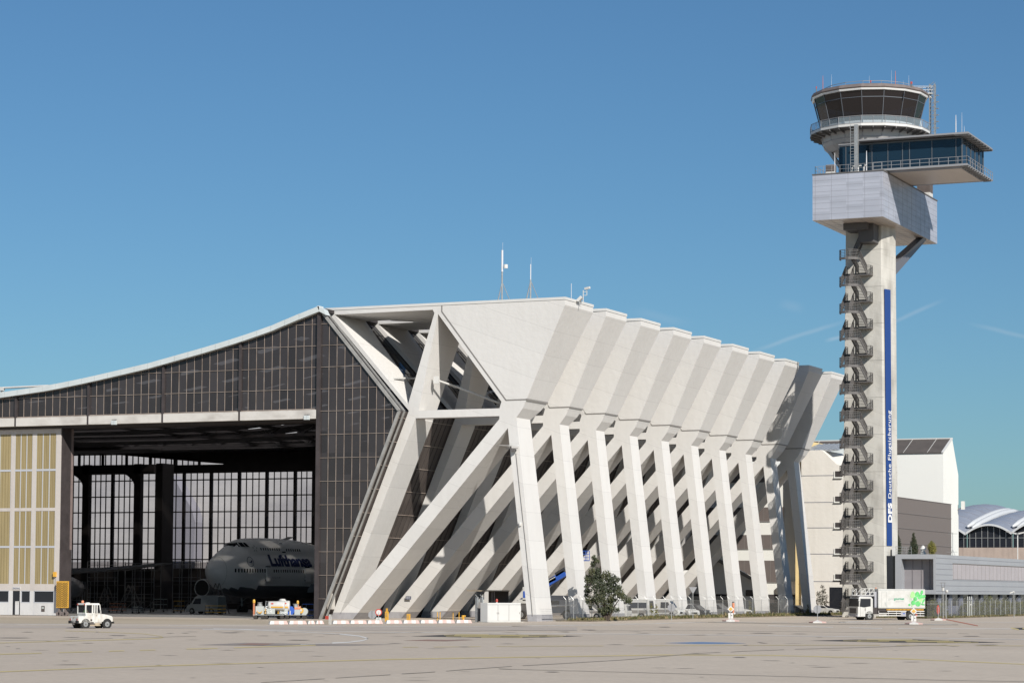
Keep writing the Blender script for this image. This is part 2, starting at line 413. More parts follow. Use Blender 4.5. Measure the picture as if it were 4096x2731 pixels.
for k in range(1, 10):
    xx = -139.62+1.05*k
    zt = 35.5-(xx+139.55)/10.1*11.6; zb = max(GZ, 23.9-24.05*(xx+139.55+10.1-10.1)/10.1) if False else max(GZ, 23.9-24.05*(-129.45-xx)/10.1)
    bars.box(xx-.022, xx+.022, VG-.07, VG-.005, zb, zt)
zs = [34.35, 31.81, 29.27, 26.72]+[24.1-2.735*k for k in range(9)]
for z in zs: bars.box(-139.7, edge_x(z), VG-.09, VG-.02, z-.025, z+.025)
H(bars.build('glazing_bars'))
for p in POSTS:
    b = B(); zt = roofz(p)
    if p == -139.8: b.box(-140.05, -139.62, VG-.35, VG+.3, GZ, 35.6)
    else: b.box(p-.14, p+.14, VG-.3, VG+.2, LB, zt)
    H(b.build('gable_post', M['post']))
# pale inner columns standing just behind the glass
ICM = mat('inner_column_paint', (.5, .47, .43), .8, var=.2, scale=.6)
for p in POSTS[2:-1]:
    b = B(); b.prismV([(p+.35, LT), (p+1.05, LT), (p+.9, roofz(p)-.3), (p+.45, roofz(p)-.3)], 253.6, 254.6); H(b.build('inner_column', ICM))
b = B(); b.prismV([(-139.2, 1), (-138.6, 1), (-138.6, 33), (-139.2, 33)], 253.6, 254.4)
H(b.build('inner_column', ICM))
b = B()
for a, c in zip(POSTS, POSTS[1:]): b.box(a+.15, c-.15, VG-.35, VG+.35, LB, LT-.03)
b.box(XL, POSTS[0]-.15, VG-.35, VG+.35, LB, LT-.03)
H(b.build('door_lintel', M['lintel']))
b = B().mat(M['dark']); b.box(XL, -139.9, VG+.4, VG+3.2, 23.3, 23.9)        # door rails above the opening
for k in range(5): b.box(XL, -139.9, VG+.5+k*.6, VG+.62+k*.6, 22.95, 23.3)
H(b.build('door_rail'))
# slanted edge trims of the gable glazing
b = B().mat(M['trim'])
ap, nn, bs = Vector((-139.4, 0, 35.6)), Vector((-129.25, 0, 23.9)), Vector((-139.35, 0, GZ))
for (p, q) in ((ap, nn), (nn, bs)):
    b.bar(p+Vector((0, VG-.1, 0)), q+Vector((0, VG-.1, 0)), .30, .3, up=(0, 1, 0))
    b.bar(p+Vector((.22, VG+.8, 0)), q+Vector((.22, VG+.8, 0)), .16, .16, up=(0, 1, 0))
H(b.build('edge_trim'))
# side wall behind the struts: dark glass above the knee, brown panels below
def wl(z, off=0): return (lerp(-140.1, -129.75, (35.6-z)/(35.6-24.0)) if z > 24 else lerp(-129.75, -139.85, (24.0-z)/24.15))+off
b = B(); b.add([(wl(35.6), VG, 35.6), (wl(24), VG, 24), (wl(24), 364.2, 24), (wl(35.6), 364.2, 35.6)], [(0, 1, 2, 3)])
M['sideglass'] = glass('side_glass', (.02, .022, .028), .25, .06, (.4, .42, .45))
H(b.build('upper_side_glazing', M['sideglass']))
b = B().mat(M['brown']); b.add([(wl(24), VG, 24), (wl(GZ), VG, GZ), (wl(GZ), 364.2, GZ), (wl(24), 364.2, 24)], [(0, 1, 2, 3)])
b.mat(M['mull'])
for k in range(9):
    z = 24.1-2.735*k-.9
    if z > 0: b.bar((wl(z, .05), VG, z), (wl(z, .05), 364.2, z), .07, .07)
b.mat(M['post'])
for k in range(102):
    v = VG+.55+k*1.12; b.bar((wl(24, .02), v, 24), (wl(0, .02), v, GZ), .045, .045)
H(b.build('side_panelling'))
b = B()
for k in range(82):
    v = VG+.7+k*1.4; b.bar((wl(35.6, .02), v, 35.6), (wl(24, .02), v, 24), .05, .05)
for z in (26.7, 29.3, 31.9, 34.2): b.bar((wl(z, .03), VG, z), (wl(z, .03), 364.2, z), .05, .05)
H(b.build('side_glazing_bars', M['post']))
# inner dark lining of the hall (end walls)
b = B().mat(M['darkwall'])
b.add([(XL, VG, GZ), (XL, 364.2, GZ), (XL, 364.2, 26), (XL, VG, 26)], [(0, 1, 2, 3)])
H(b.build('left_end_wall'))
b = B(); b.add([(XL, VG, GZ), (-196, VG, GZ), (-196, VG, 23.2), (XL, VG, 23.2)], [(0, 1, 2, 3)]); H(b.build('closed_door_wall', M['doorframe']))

# back wall with its tall windows
VB = 360.
def bx(p, V=VB): return atV(p*.5527, 1700+600*.5527, V).x
wins = [(-262, bx(605)), (bx(650), bx(800)), (bx(818), bx(975)), (bx(1025), bx(1120)),
        (bx(1225), bx(1317)), (bx(1333), bx(1513)), (bx(1531), bx(1716)), (bx(1734), bx(1916)), (bx(1934), bx(2121)), (bx(2139), bx(2255))]
ZT, ZB = 22.9, 6.6
b = B()
b.box(-275, wl(10), VB, VB+.5, GZ, ZB)
b.box(-275, wl(24)-.2, VB, VB+.5, ZT, 24.35)
edges = [-275]+[e for w in wins for e in w]+[-132.5]
for k in range(0, len(edges), 2): b.box(edges[k], edges[k+1], VB, VB+.5, ZB, ZT)
b.box(-218, -131, VB, VB+.5, 24.35, 26.4)
b.prismV([(-240, 26.35), (-218, 24.4), (-218, 26.35)], VB, VB+.5)
b.box(-275, -131, VB, VB+.5, 26.35, 33)
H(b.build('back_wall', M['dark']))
b = B(); b.add([(-262, VB+.3, ZB), (-200, VB+.3, ZB), (-200, VB+.3, ZT), (-262, VB+.3, ZT)], [(0, 1, 2, 3)])
b.add([(-262, VB+.3, 24.3), (-218, VB+.3, 24.3), (-218, VB+.3, 26.5), (-262, VB+.3, 26.5)], [(0, 1, 2, 3)])
M['backglass'] = glass('pale_back_glass', (.55, .55, .56), .86, .4, (.97, .97, .97))
H(b.build('back_windows', M['backglass']))
b = B()
for a, c in wins:
    n = max(1, round((c-a)/1.12)); w = (c-a)/n
    for k in range(1, n): b.box(a+k*w-.028, a+k*w+.028, VB-.05, VB+.25, ZB, ZT)
    for z in (21.75, 19.0, 16.3, 13.6, 10.9, 8.2): b.box(a, c, VB-.08, VB+.2, z-.1, z+.1)
for k in range(36): b.box(-262+k*1.12-.04, -262+k*1.12+.04, VB-.05, VB+.25, 24.35, 26.35)
for k in range(9): b.box(-262+k*4.9-.2, -262+k*4.9+.2, VB-.1, VB+.25, 24.35, 26.35)
H(b.build('window_bars', M['dark']))
b = B()                                            # portal knees with rounded corners before the left windows
for xa, xb in ((bx(605, 352.5), bx(650, 352.5)), (bx(978, 352.5), bx(1025, 352.5))):
    b.box(xa, xb, 352, 353, GZ, 24.2)
    pts = []; r = 4.6
    for k in range(9):
        a = math.pi/2*k/8; pts.append((xa-r+r*math.sin(a), 23.6-r*.62+r*.62*math.cos(a)-.6))
    b.prismV(pts+[(xa, 23.7), (xa-r, 23.7)], 352.2, 352.9)
b.box(-262, bx(1120, 352.5), 352, 353, 22.6, 24.1)
b.box(bx(1125, 348), bx(1220, 350), 348, 351.5, GZ, 24.0)   # big pier
b.box(-262, -131, 330, 331, 26.8, 28); 
for v in (275, 295, 318, 340):
    b.box(-262, -134, v, v+.6, 25.9, 26.3)
    for k in range(22): b.bar((-262+k*5.5, v+.3, 26.3), (-259.2+k*5.5, v+.3, 27.6), .2); b.bar((-259.2+k*5.5, v+.3, 27.6), (-256.5+k*5.5, v+.3, 26.3), .2)

H(b.build('portal_frame', M['dark']))
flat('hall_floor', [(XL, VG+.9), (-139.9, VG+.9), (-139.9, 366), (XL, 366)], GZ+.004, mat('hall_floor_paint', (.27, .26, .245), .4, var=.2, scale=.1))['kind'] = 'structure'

# ------------------------------------------------------------------ control tower
TC = Vector((-98.9, 340.2, GZ))
tower = empty('control_tower', TC, 0, 'tall concrete airport control tower with round dark glass cab, zigzag stair and blue banner', 'control tower')
def T(o):
    o.parent = tower; o.matrix_parent_inverse = Matrix.Translation(-TC); return o
def taper(poly_b, z0, poly_t, z1): return [(x, y, z0) for x, y in poly_b], [(x, y, z1) for x, y in poly_t]
SB = [(-102.15, 337), (-95.65, 337), (-95.05, 337.6), (-95.05, 340.9), (-96.6, 343.4), (-100.8, 343.4), (-102.15, 342.6)]
ST = [(-101.5, 337), (-96.35, 337), (-96.25, 337.1), (-95.1, 340.2), (-96.6, 343.2), (-100.6, 343.2), (-101.5, 342.6)]
SB[1:3] = [(-95.9, 337), (-95.8, 337.1)]
b = B(); b.hexa(*taper(SB, GZ-1, ST, 55.4)); T(b.build('shaft', M['concrete'], bevel=.06))
b = B()
for k in range(11):
    z = 4.6+k*5.25; t = (z+1)/56
    for (p, q), (r_, s_) in zip(zip(SB, SB[1:]+SB[:1]), zip(ST, ST[1:]+ST[:1])):
        a = Vector(p).lerp(Vector(r_), t); c = Vector(q).lerp(Vector(s_), t)
        b.bar((a.x, a.y, z), (c.x, c.y, z), .035, .05)
T(b.build('casting_joint', mat('casting_joint_grey', (.30, .285, .26), .9)))  # thin darker bars along the casting joints
# banner on the right-hand face
def bpt(w, z):                                     # w metres from the front corner along the right-hand face
    t = (z+1)/56; a = Vector((-95.8, 337.1)).lerp(Vector((-96.25, 337.1)), t); c = Vector((-95.05, 340.9)).lerp(Vector((-95.1, 340.2)), t)
    d = (c-a).normalized(); n = Vector((d.y, -d.x)); q = a+d*w+n*.12
    return Vector((q.x, q.y, z))
zb0, zb1 = 9.9, 46.2
b = B().mat(M['banner'])
n_ = (bpt(1, 20)-bpt(0, 20)); n_ = Vector((n_.y, -n_.x, 0)).normalized()
a = [bpt(.3, zb0), bpt(1.75, zb0), bpt(1.75, zb1), bpt(.3, zb1)]
b.hexa(a, [p+n_*.06 for p in a]); T(b.build('banner'))
bn = bpy.data.objects['banner']
def banner_text(txt, bold, w0, z0, hgt, length, name):
    v, f = text_pts(txt, 1, bold, 1.08); x0 = min(p for p, q in v); x1 = max(p for p, q in v)
    cap = .7
    b = B(); b.add([bpt(w0-q/cap*hgt, z0+(p-x0)/(x1-x0)*length)+n_*.16 for p, q in v], f); b.build(name, M['bannertext'], bn)
banner_text('DFS', .05, 1.5, 13.2, .98, 2.75, 'bold_lettering')
banner_text('Deutsche Flugsicherung', .006, 1.42, 16.6, .85, 12.4, 'lettering')
b = B(); b.box(-95.2, -94.9, 338.2, 338.9, 8.2, 9.6); T(b.build('junction_box', M['cap']))

# equipment box
BX0, BX1, BV0, BV1, BZ0, BZ1 = -104.0, -93.83, 329.3, 358.4, 55.26, 61.65
b = B().mat(M['clad']); b.box(BX0, BX1, BV0, BV1, BZ0+.02, BZ1)
b.mat(M['cladsoffit']).box(BX0+.03, BX1-.03, BV0+.03, BV1-.03, BZ0-.02, BZ0+.06)
T(b.build('equipment_box'))
b = B(); e = .006; w = .035
for k in range(1, 8):
    z = BZ0+k*(BZ1-BZ0)/8
    b.box(BX0-e, BX1+e, BV0-e, BV1+e, z-w/2, z+w/2)
for u in (-103.6, -101.25, -98.85, -96.45, -94.1): b.box(u-w/2, u+w/2, BV0-e*1.5, BV0+.1, BZ0+.03, BZ1)
for k in range(12): v = BV0+.4+k*2.4; b.box(BX1-.1, BX1+e*1.5, v-w/2, v+w/2, BZ0+.03, BZ1)
for k in range(15): v = BV0+1+k*2; b.box(BX0+.1, BX1-.1, v-.02, v+.02, BZ0-.03, BZ0)
for k in range(7): u = BX0+1+k*1.4; b.box(u-.02, u+.02, BV0+.1, BV1-.1, BZ0-.032, BZ0)
T(b.build('cladding_joint', M['joint']))
b = B(); b.box(BX0-.08, BX1+.08, BV0-.08, BV1+.08, BZ1, BZ1+.16); T(b.build('box_roof_edge', M['dsteel']))
b = B(); b.hexa([(-96.5, 340.6, 50.2), (-95.3, 340.6, 50.2), (-95.3, 340.9, 48.6), (-96.5, 340.9, 48.6)],
                [(-95.1, 351.3, 55.28), (-94.0, 351.3, 55.28), (-94.0, 353.2, 55.28), (-95.1, 353.2, 55.28)])
T(b.build('brace', M['brace']))

# zigzag escape stair: one storey, copied upwards
SX, SY = 0, 0
def rail(b, pts, h=1.1, n=5, posts=True, w=.035):
    for a, c in zip(pts, pts[1:]):
        a = Vector(a); c = Vector(c)
        for k in range(n):
            z = h*(k+1)/n; b.bar(a+Vector((0, 0, z)), c+Vector((0, 0, z)), w*1.3 if k == n-1 else w)
        if posts:
            m = max(1, round((c-a).length/1.2))
            for k in range(m+1): p = a.lerp(c, k/m); b.bar(p, p+Vector((0, 0, h)), .05)
def flight(b, p, q, wdir, w, n):                  # steps from p (top) to q (bottom)
    p = Vector(p); q = Vector(q); wd = Vector(wdir)*w
    for s_ in (Vector((0, 0, 0)), wd):
        b.bar(p+s_, q+s_, .07, .28)
    for k in range(n):
        c = p.lerp(q, (k+.5)/n); d = (q-p); d.z = 0; d = d.normalized()*.14
        b.hexa([c-d, c+d, c+d+wd, c-d+wd], [c-d-Vector((0, 0, .05)), c+d-Vector((0, 0, .05)), c+d+wd-Vector((0, 0, .05)), c-d+wd-Vector((0, 0, .05))])
RISE = 3.8
UX = lambda px, V: atV(px, 1100, V).x
u0, u1 = UX(3358, 333.2), UX(3432, 333.2)          # left / right edge of the stair
stair = B().mat(M['dsteel']).box(u0+1.3, u0+1.4, 336.85, 336.95, .2, 50).box(u1-1.4, u1-1.3, 336.85, 336.95, .2, 50)
stair = T(stair.build('escape_stair'))
def storey():
    b = B(); um = (u0+u1)/2; D1, D2, A1, lo = 333.9, 335.75, .5, -1.95
    cl = [(u1+.05, D1), (u1, 333.2), (u1-.45, 332.75), (u1-1.2, 332.45), (u0+1.0, 332.45), (u0+.3, 332.75), (u0, 333.2), (u0, D1)]
    b.prismZ(cl, -.1, 0)
    for (p, q) in zip(cl, cl[1:]): b.bar((*p, -.1), (*q, -.1), .08, .34)
    rail(b, [(*p, 0) for p in cl], n=5, w=.06)
    # right-hand flight runs back to the wall and down
    flight(b, (u1-1.15, D1, -.05), (u1-1.15+A1, D2, lo), (1, 0, 0), 1.2, 10)
    rail(b, [(u1+.05, D1, 0), (u1+.05+A1, D2, lo)], n=5, w=.06); rail(b, [(u1-1.15, D1, 0), (u1-1.15+A1, D2, lo)], n=5, w=.06)
    b.box(u0+.1, u1+.55+A1, D2, 336.95, lo-.1, lo)                                 # landing along the wall
    b.bar((u0+.1, D2, lo-.12), (u1+.55+A1, D2, lo-.12), .08, .3); b.bar((u1+.55+A1, D2, lo-.12), (u1+.55+A1, 336.95, lo-.12), .08, .3)
    rail(b, [(u1+.05+A1, D2, lo), (u1+.55+A1, D2, lo), (u1+.55+A1, 336.9, lo)], n=5, w=.06)
    rail(b, [(u0+.1, D2, lo), (u0+.1, 336.9, lo)], n=5, w=.06)
    rail(b, [(u0+1.35, D2, lo), (u1-1.15+A1, D2, lo)], n=5, w=.04, posts=False)
    # left-hand flight comes forward again
    flight(b, (u0+.1, D2, lo-.05), (u0, D1, -RISE), (1, 0, 0), 1.2, 10)
    rail(b, [(u0+.1, D2, lo), (u0, D1, -RISE)], n=5, w=.06); rail(b, [(u0+1.3, D2, lo), (u0+1.2, D1, -RISE)], n=5, w=.06)
    return b
st = storey().build('stair_flight', M['dsteel'], stair)
for k in range(14):
    s_ = st if k == 0 else st.copy()
    if k: col.objects.link(s_); s_.parent = stair
    s_.location = (0, 0, 50.3-k*RISE)
b = B(); x0_, x1_ = UX(3447, 336), UX(3507, 336)
b.box(x0_, x1_, 334.4, 336.95, 52.6, 55.2); b.box(UX(3380, 334), x1_-.6, 333.2, 336.95, 54.3, 55.2)
flight(b, (x0_+.2, 334.6, 52.8), (u1-1.2, 334.6, 50.4), (0, 1, 0), 1.3, 12); rail(b, [(x0_+.2, 334.6, 52.8), (u1-1.2, 334.6, 50.4)], n=5, w=.06)
T(b.build('stair_lobby', mat('dark_lobby_panel', (.085, .08, .08), .6)))

# pavilion with balcony
PZ = 62.15
b = B(); b.box(-101.4, -83.6, 332.4, 343.6, 61.82, PZ); b.mat(M['cladsoffit']); 
b = B().mat(M['clad']).box(-101.4, -83.6, 332.4, 343.6, 61.83, PZ-.1).mat(M['cladsoffit']).box(-93.7, -83.63, 332.43, 343.57, 61.80, 61.86)
T(b.build('pavilion_floor'))
b = B().mat(M['railgrey'])
b.box(-95.9, -82.4, 331.3, 346.0, PZ-.1, PZ+.02)
b.box(-95.9, -82.4, 331.25, 331.32, PZ-.16, PZ+.12)
for k in range(12): v = 332+k*1.2; b.box(-83.6, -82.4, v-.05, v+.05, PZ-.28, PZ-.1)
rp = [(-95.9, 331.35, PZ), (-82.45, 331.35, PZ), (-82.45, 345.9, PZ)]
for a, c in zip(rp, rp[1:]):
    a = Vector(a); c = Vector(c)
    for h_ in (1.12, .6): b.bar(a+Vector((0, 0, h_)), c+Vector((0, 0, h_)), .055)
    m = 10
    for k in range(m+1): p = a.lerp(c, k/m); b.bar(p, p+Vector((0, 0, 1.12)), .06)
T(b.build('balcony'))
b = B(); b.box(-101.4, -83.75, 333.5, 345.6, PZ+.02, 66.4); T(b.build('pavilion_glazing', M['pavglass']))
b = B().mat(M['dsteel']); b.box(-99.5, -86, 336.5, 342, PZ, 66.3); T(b.build('inner_core', M['dark']))
MU = mat('grey_mullion', (.13, .14, .155), .45, metal=.3)
for u in (-101.4, -100.4, -98.6, -96.6, -94.3, -92.2, -91.2, -88.0, -84.6, -83.78): T(B().box(u-.05, u+.05, 333.42, 333.6, PZ, 66.2).build('pavilion_mullion', MU))
for k in range(6): v = 333.5+k*2.42; T(B().box(-83.8, -83.66, v-.05, v+.05, PZ, 66.4).build('pavilion_mullion', MU))
b = B(); b.box(-101.45, -83.7, 333.38, 333.52, 66.2, 66.42)
T(b.build('pavilion_head_rail', MU))
b = B().mat(M['railgrey']); b.box(-98.3, -82.5, 332.0, 346.1, 66.55, 66.78)
b.box(-84.5, -82.4, 331.95, 346.15, 66.5, 66.56)
for k in range(9): v = 332.3+k*1.7; b.box(-84.4, -82.45, v, v+.12, 66.35, 66.52)
T(b.build('pavilion_roof'))
b = B(); b.box(-101.45, -98.3, 333.3, 339, 66.4, 66.55); T(b.build('pavilion_roof_edge', M['railgrey']))
def vent(x, y, z, w, h):
    b = B().mat(M['cap']).box(x-w/2, x+w/2, y-w/2, y+w/2, z, z+h*.3).mat(M['roofbrown'])
    for k in range(8): b.box(x-w/2-.03, x+w/2+.03, y-w/2-.03, y+w/2+.03, z+h*(.32+.082*k), z+h*(.32+.082*k)+h*.05)
    b.mat(M['cabwhite']).box(x-w/2+.05, x+w/2-.05, y-w/2+.05, y+w/2-.05, z+h*.3, z+h*.97)
    return T(b.build('roof_vent'))
vent(-101.9, 331.2, 61.8, 1.15, 1.5); vent(-89.3, 344.5, 66.8, 1.5, 1.6); vent(-94.9, 355.5, 61.8, 1.9, 2.2)
for (x, y, r_, h_) in ((-90.6, 338, .35, .9), (-92.4, 337, .45, .35)):
    T(B().lathe([(r_, 0), (r_, h_*.9), (r_*.8, h_), (0, h_)], (x, y, 66.78), 14).build('roof_drum', M['cap']))
b = B()
for u, g in ((-98.6, .0), (-97.7, .1), (-96.9, 0)):
    b.tube([(u, 330.4, 61.8), (u, 330.4, 62.5), (u+.12, 330.4, 62.75), (u+.45, 330.4, 62.75)], .11, 8)
T(b.build('vent_pipe', M['cap']))
b = B(); rail(b, [(-103.7, 338, 61.8), (-103.7, 329.6, 61.8), (-94.1, 329.6, 61.8)], n=2); T(b.build('box_roof_rail', M['railgrey']))
b = B(); b.box(-98.25, -97.75, 330.3, 330.8, 61.8, 68.6)
for k in range(17): b.bar((-98.75, 330.2, 62+k*.4), (-98.25, 330.2, 62+k*.4), .05)
b.bar((-98.75, 330.2, 61.8), (-98.75, 330.2, 68.6), .06)
T(b.build('ladder_column', M['steel']))

# cab (16-sided)
C0 = (-98.9, 340.2, 0)
import cmath
fa = math.atan2(-math.cos(YAW), math.sin(YAW))     # direction towards the photographer
A16 = fa+R(6.3)
def ring(mb, prof, n=16): return mb.lathe(prof, C0, n, A16)
def rp_(r_, z, k): a = A16+2*math.pi*k/16; return Vector((C0[0]+r_*math.cos(a), C0[1]+r_*math.sin(a), z))
ZS = -.0
T(ring(B(), [(3.0, 61.8), (3.0, 66), (5.7, 66.2), (6.5, 66.9), (6.75, 67.5), (6.95, 68.5), (6.2, 68.6)]).build('cab_skirt', M['cabwhite']))
b = B()
for k in range(16): b.bar(rp_(6.77, 67.5, k), rp_(6.97, 68.5, k), .04); b.bar(rp_(6.77, 67.5, k), rp_(6.77, 67.5, k+1), .04)
T(b.build('skirt_joint', M['joint']))
b = B().mat(M['dsteel']); ring(b, [(6.9, 68.45), (8.55, 68.62), (8.55, 68.72), (6.9, 68.72)])
b.mat(M['cap']); ring(b, [(8.52, 68.7), (8.6, 68.7), (8.6, 69.02), (8.52, 69.02), (8.52, 68.7)])
b.mat(M['dsteel'])
for k in range(32):
    p = rp_(7.0, 68.2, k/2); q = rp_(8.5, 68.55, k/2); b.bar(p, q, .1, .28)
T(b.build('gallery'))
b = B()
for k in range(16):
    for h_ in (70.12, 69.1): b.bar(rp_(8.56, h_, k), rp_(8.56, h_, k+1), .07)
    b.bar(rp_(8.56, 69, k), rp_(8.56, 70.12, k), .07); p = (rp_(8.56, 69, k)+rp_(8.56, 69, k+1))/2; b.bar(p, p+Vector((0, 0, 1.12)), .055)
ga = T(b.build('gallery_rail', M['railgrey']))
T(ring(B(), [(8.54, 69.14), (8.54, 70.06)]).build('rail_glazing', M['railglass']))
T(ring(B(), [(6.85, 68.72), (7.0, 69.75)]).build('cab_sill', M['cap']))
T(ring(B(), [(7.0, 69.75), (8.05, 73.85)]).build('cab_glazing', M['cabglass']))
T(ring(B(), [(5.6, 69.0), (5.6, 70.9), (0, 70.9)]).build('cab_console', M['dark']))
T(ring(B(), [(6.6, 73.4), (0, 73.5)]).build('cab_ceiling', M['darkwall']))
b = B()
for k in range(16):
    b.bar(rp_(6.9, 69.3, k), rp_(8.08, 73.85, k), .09, .1); b.bar(rp_(7.83, 72.92, k), rp_(7.83, 72.92, k+1), .08, .08)
T(b.build('cab_mullion', mat('cab_mullion_grey', (.13, .14, .16), .45, metal=.3)))
b = B().mat(M['silver']); ring(b, [(7.9, 73.82), (8.28, 73.85), (8.36, 74.1), (8.3, 74.12)])
b.mat(M['roofbrown']); ring(b, [(8.36, 74.1), (8.5, 74.25), (8.2, 74.7), (7.6, 74.85)])
b.mat(M['dsteel']); ring(b, [(7.6, 74.85), (5.6, 75.25), (0, 75.4)])
T(b.build('cab_roof'))
b = B()
for k in range(16): b.bar(rp_(6.6, 75.4, k), rp_(6.6, 75.4, k+1), .06); b.bar(rp_(6.6, 75.0, k), rp_(6.6, 75.4, k), .05)
T(b.build('roof_rail', M['railgrey']))
for s_ in (-1, 1):                                 # raking struts between box roof and skirt
    p = rp_(6.2, 67.3, 0)
b = B()
q0 = C0[0]-RT.x*6.3; q1 = C0[1]-RT.y*6.3
b.bar((q0, q1, 67.2), (-101.3, 336.8, 62.6), .5, .5); T(b.build('skirt_strut', M['cabwhite']))
b = B()
rr = Vector((C0[0]+RT.x*7.9, C0[1]+RT.y*7.9-1.2, 0))
a = rr+Vector((0, -.3, 69.3)); c = rr+Vector((-.75, -.6, 74.3)); T(B().tube([a, c], .1, 8).build('downpipe', M['cap']))
# service mast and bridge beside the cab
mx, my = C0[0]+RT.x*9.05, C0[1]+RT.y*9.05
b = B()
for dx, dy in ((-.35, -.35), (.35, -.35), (.35, .35), (-.35, .35)): b.bar((mx+dx, my+dy, 66.8), (mx+dx, my+dy, 76.3), .12)
for k in range(16):
    z = 67+k*.6
    for (p, q) in (((-.35, -.35), (.35, -.35)), ((.35, -.35), (.35, .35)), ((-.35, .35), (-.35, -.35))): b.bar((mx+p[0], my+p[1], z), (mx+q[0], my+q[1], z), .06)
    b.bar((mx-.35, my-.35, z), (mx+.35, my-.35, z+.6), .05); b.bar((mx+.35, my-.35, z), (mx+.35, my+.35, z+.6), .05)
for k in range(8):
    z = 68+k*.95; b.tube([(mx+.35, my, z), (mx+.8, my-.1, z), (mx+.9, my+.25, z), (mx+.4, my+.4, z)], .035, 5)
e = Vector((RT.x, RT.y, 0))
p = Vector((mx, my, 74.9)); q = p-e*3.0
b.bar(p, q, .9, .12); b.bar(p-Vector((0, 0, .5)), q+Vector((0, 0, -.1)), .1, .3)
for s_ in (-.45, .45):
    n = Vector((-e.y, e.x, 0))*s_
    for h_ in (.5, 1.0): b.bar(p+n+Vector((0, 0, h_)), q+n+Vector((0, 0, h_)), .06)
    for k in range(5): w = (p+n).lerp(q+n, k/4); b.bar(w, w+Vector((0, 0, 1)), .06)
T(b.build('service_mast', M['steel']))
# roof antennas, lamps
def rod(name, m, pts, r_=.04): return T(B().tube(pts, r_, 6).build(name, m))
def on_roof(px, py, v=339): p = atV(px, py, v); return p
def mast(px, y0, y1, m, r_=.05, v=338.5):
    a = atV(px, y0, v); c = atV(px, y1, v); return T(B().tube([a, (a+c)/2, c], [r_, r_, r_*.5], 6).build('antenna', m))
M['antred'] = mat('antenna_red', (.40, .12, .11), .5); M['antw'] = mat('antenna_white', (.6, .6, .62), .5)
P1 = lambda x, y: (3150+.38265*x, 250+.38265*y)
for (x, ya, yb, mm, r_) in ((370, 275, 140, 'antred', .09), (460, 275, 125, 'antw', .03), (855, 215, 140, 'antw', .025), (1087, 225, 80, 'antw', .025),
                        (1128, 235, 90, 'antred', .11), (1210, 240, 190, 'antw', .025), (1268, 240, 135, 'antw', .03)):
    a = P1(x, ya+25); c = P1(x, yb); mast(a[0], a[1], c[1], M[mm], r_*.55, 337)
for (x, ya, yb, mm, r_, v) in ((1760, 735, 550, 'antw', .07, 340), (1823, 735, 525, 'antw', .025, 340), (1848, 735, 665, 'antw', .025, 340), (494, 1150, 945, 'antw', .06, 331), (826, 1145, 925, 'antw', .08, 331)):
    a = P1(x, ya+10); c = P1(x, yb); mast(a[0], a[1], c[1], M[mm], r_, v)
for (x, y) in ((302, 275), (1290, 225), (1300, 225), (870, 212)):
    a = P1(x, y); p = atV(a[0], a[1], 336 if x < 400 else 334)
    T(B().mat(M['dsteel']).tube([p-Vector((0, 0, .5)), p], .06, 6).mat(M['red']).tube([p, p+Vector((0, 0, .3))], .08, 8).build('obstruction_lamp'))

# ------------------------------------------------------------------ other buildings
M['wwall'] = stained('white_building_wall', (.74, .70, .64), (.6, .56, .5), amount=.35)
M['white2'] = mat('white_sheet_wall', (.80, .79, .74), .6, var=.03, scale=.1)
M['roofdark'] = mat('dark_roof_sheet', (.10, .085, .075), .7, var=.2, scale=.3)
M['greyclad'] = mat('grey_cladding', (.34, .35, .37), .45, var=.06, scale=.2)
M['blind'] = mat('closed_blinds', (.40, .37, .38), .55, var=.08, scale=.5)
M['louvre'] = mat('brown_louvre', (.085, .072, .068), .6, var=.15, scale=.5)
M['louvre2'] = mat('brown_louvre_fin', (.20, .175, .165), .6)
M['yellowwall'] = mat('pale_yellow_render', (.78, .60, .30), .7, var=.05)
def place(o, root): o.parent = root; o.matrix_parent_inverse = Matrix.Translation(-root.location); return o

# office block at the hangar's end, five storeys, seen between the pillars
VW = 372.
w1 = empty('office_block', (-116, VW, GZ), 0, 'white rendered building with slit openings between the hangar and the control tower', 'building')
b = B(); b.prismV([(-119.4, GZ), (-112.45, GZ), (-112.45, 22.9), (-113.6, 23.4), (-115.9, 25.6), (-119.4, 25.6)], VW, VW+16); place(b.build('wall', M['wwall'], bevel=.05), w1)
b = B()
for z in (5.0, 9.3, 13.4, 17.4, 21.6): b.box(-119.4, -112.4, VW-.03, VW+.02, z-.05, z+.05)
place(b.build('panel_joint', M['joint']), w1)
for z, h_ in ((21.35, .9), (17.5, .8), (13.45, .75), (9.4, .75), (5.4, .75)):
    b = B().mat(M['dark']).box(-113.85, -112.6, VW-.04, VW-.005, z, z+h_).mat(M['white2']).box(-113.95, -112.6, VW-.3, VW-.02, z-.22, z-.04); b.box(-113.98, -113.86, VW-.12, VW-.005, z-.04, z+h_)
    place(b.build('slit_opening'), w1)
place(B().box(-114.75, -112.6, VW-.05, VW-.005, GZ, 4.1).build('dark_gateway', M['winglass']), w1)
b = B(); b.prismV([(-113.4, 25.6), (-112.6, 23.3), (-119.4, 23.3), (-119.4, 27.0), (-117.6, 27.0)], VW+16.1, VW+20); place(b.build('roof', M['fascia']), w1)
b = B(); b.prismU([(VW+1, 25.7), (VW+9, 27.1), (VW+9, 26.9), (VW+1, 25.5)], -119.3, -113.7); 
for k in range(7): b.prismU([(VW+1, 25.78), (VW+9, 27.18), (VW+9, 27.0), (VW+1, 25.6)], -119.2+k*.8, -119.05+k*.8)
place(b.build('sloping_roof', mat('corrugated_roof_sheet', (.42, .44, .46), .4, metal=.3, var=.3, scale=2)), w1)
w3 = empty('stair_tower', (-120, VW+2, GZ), 0, 'pale yellow narrow wall beside the white office block', 'building')
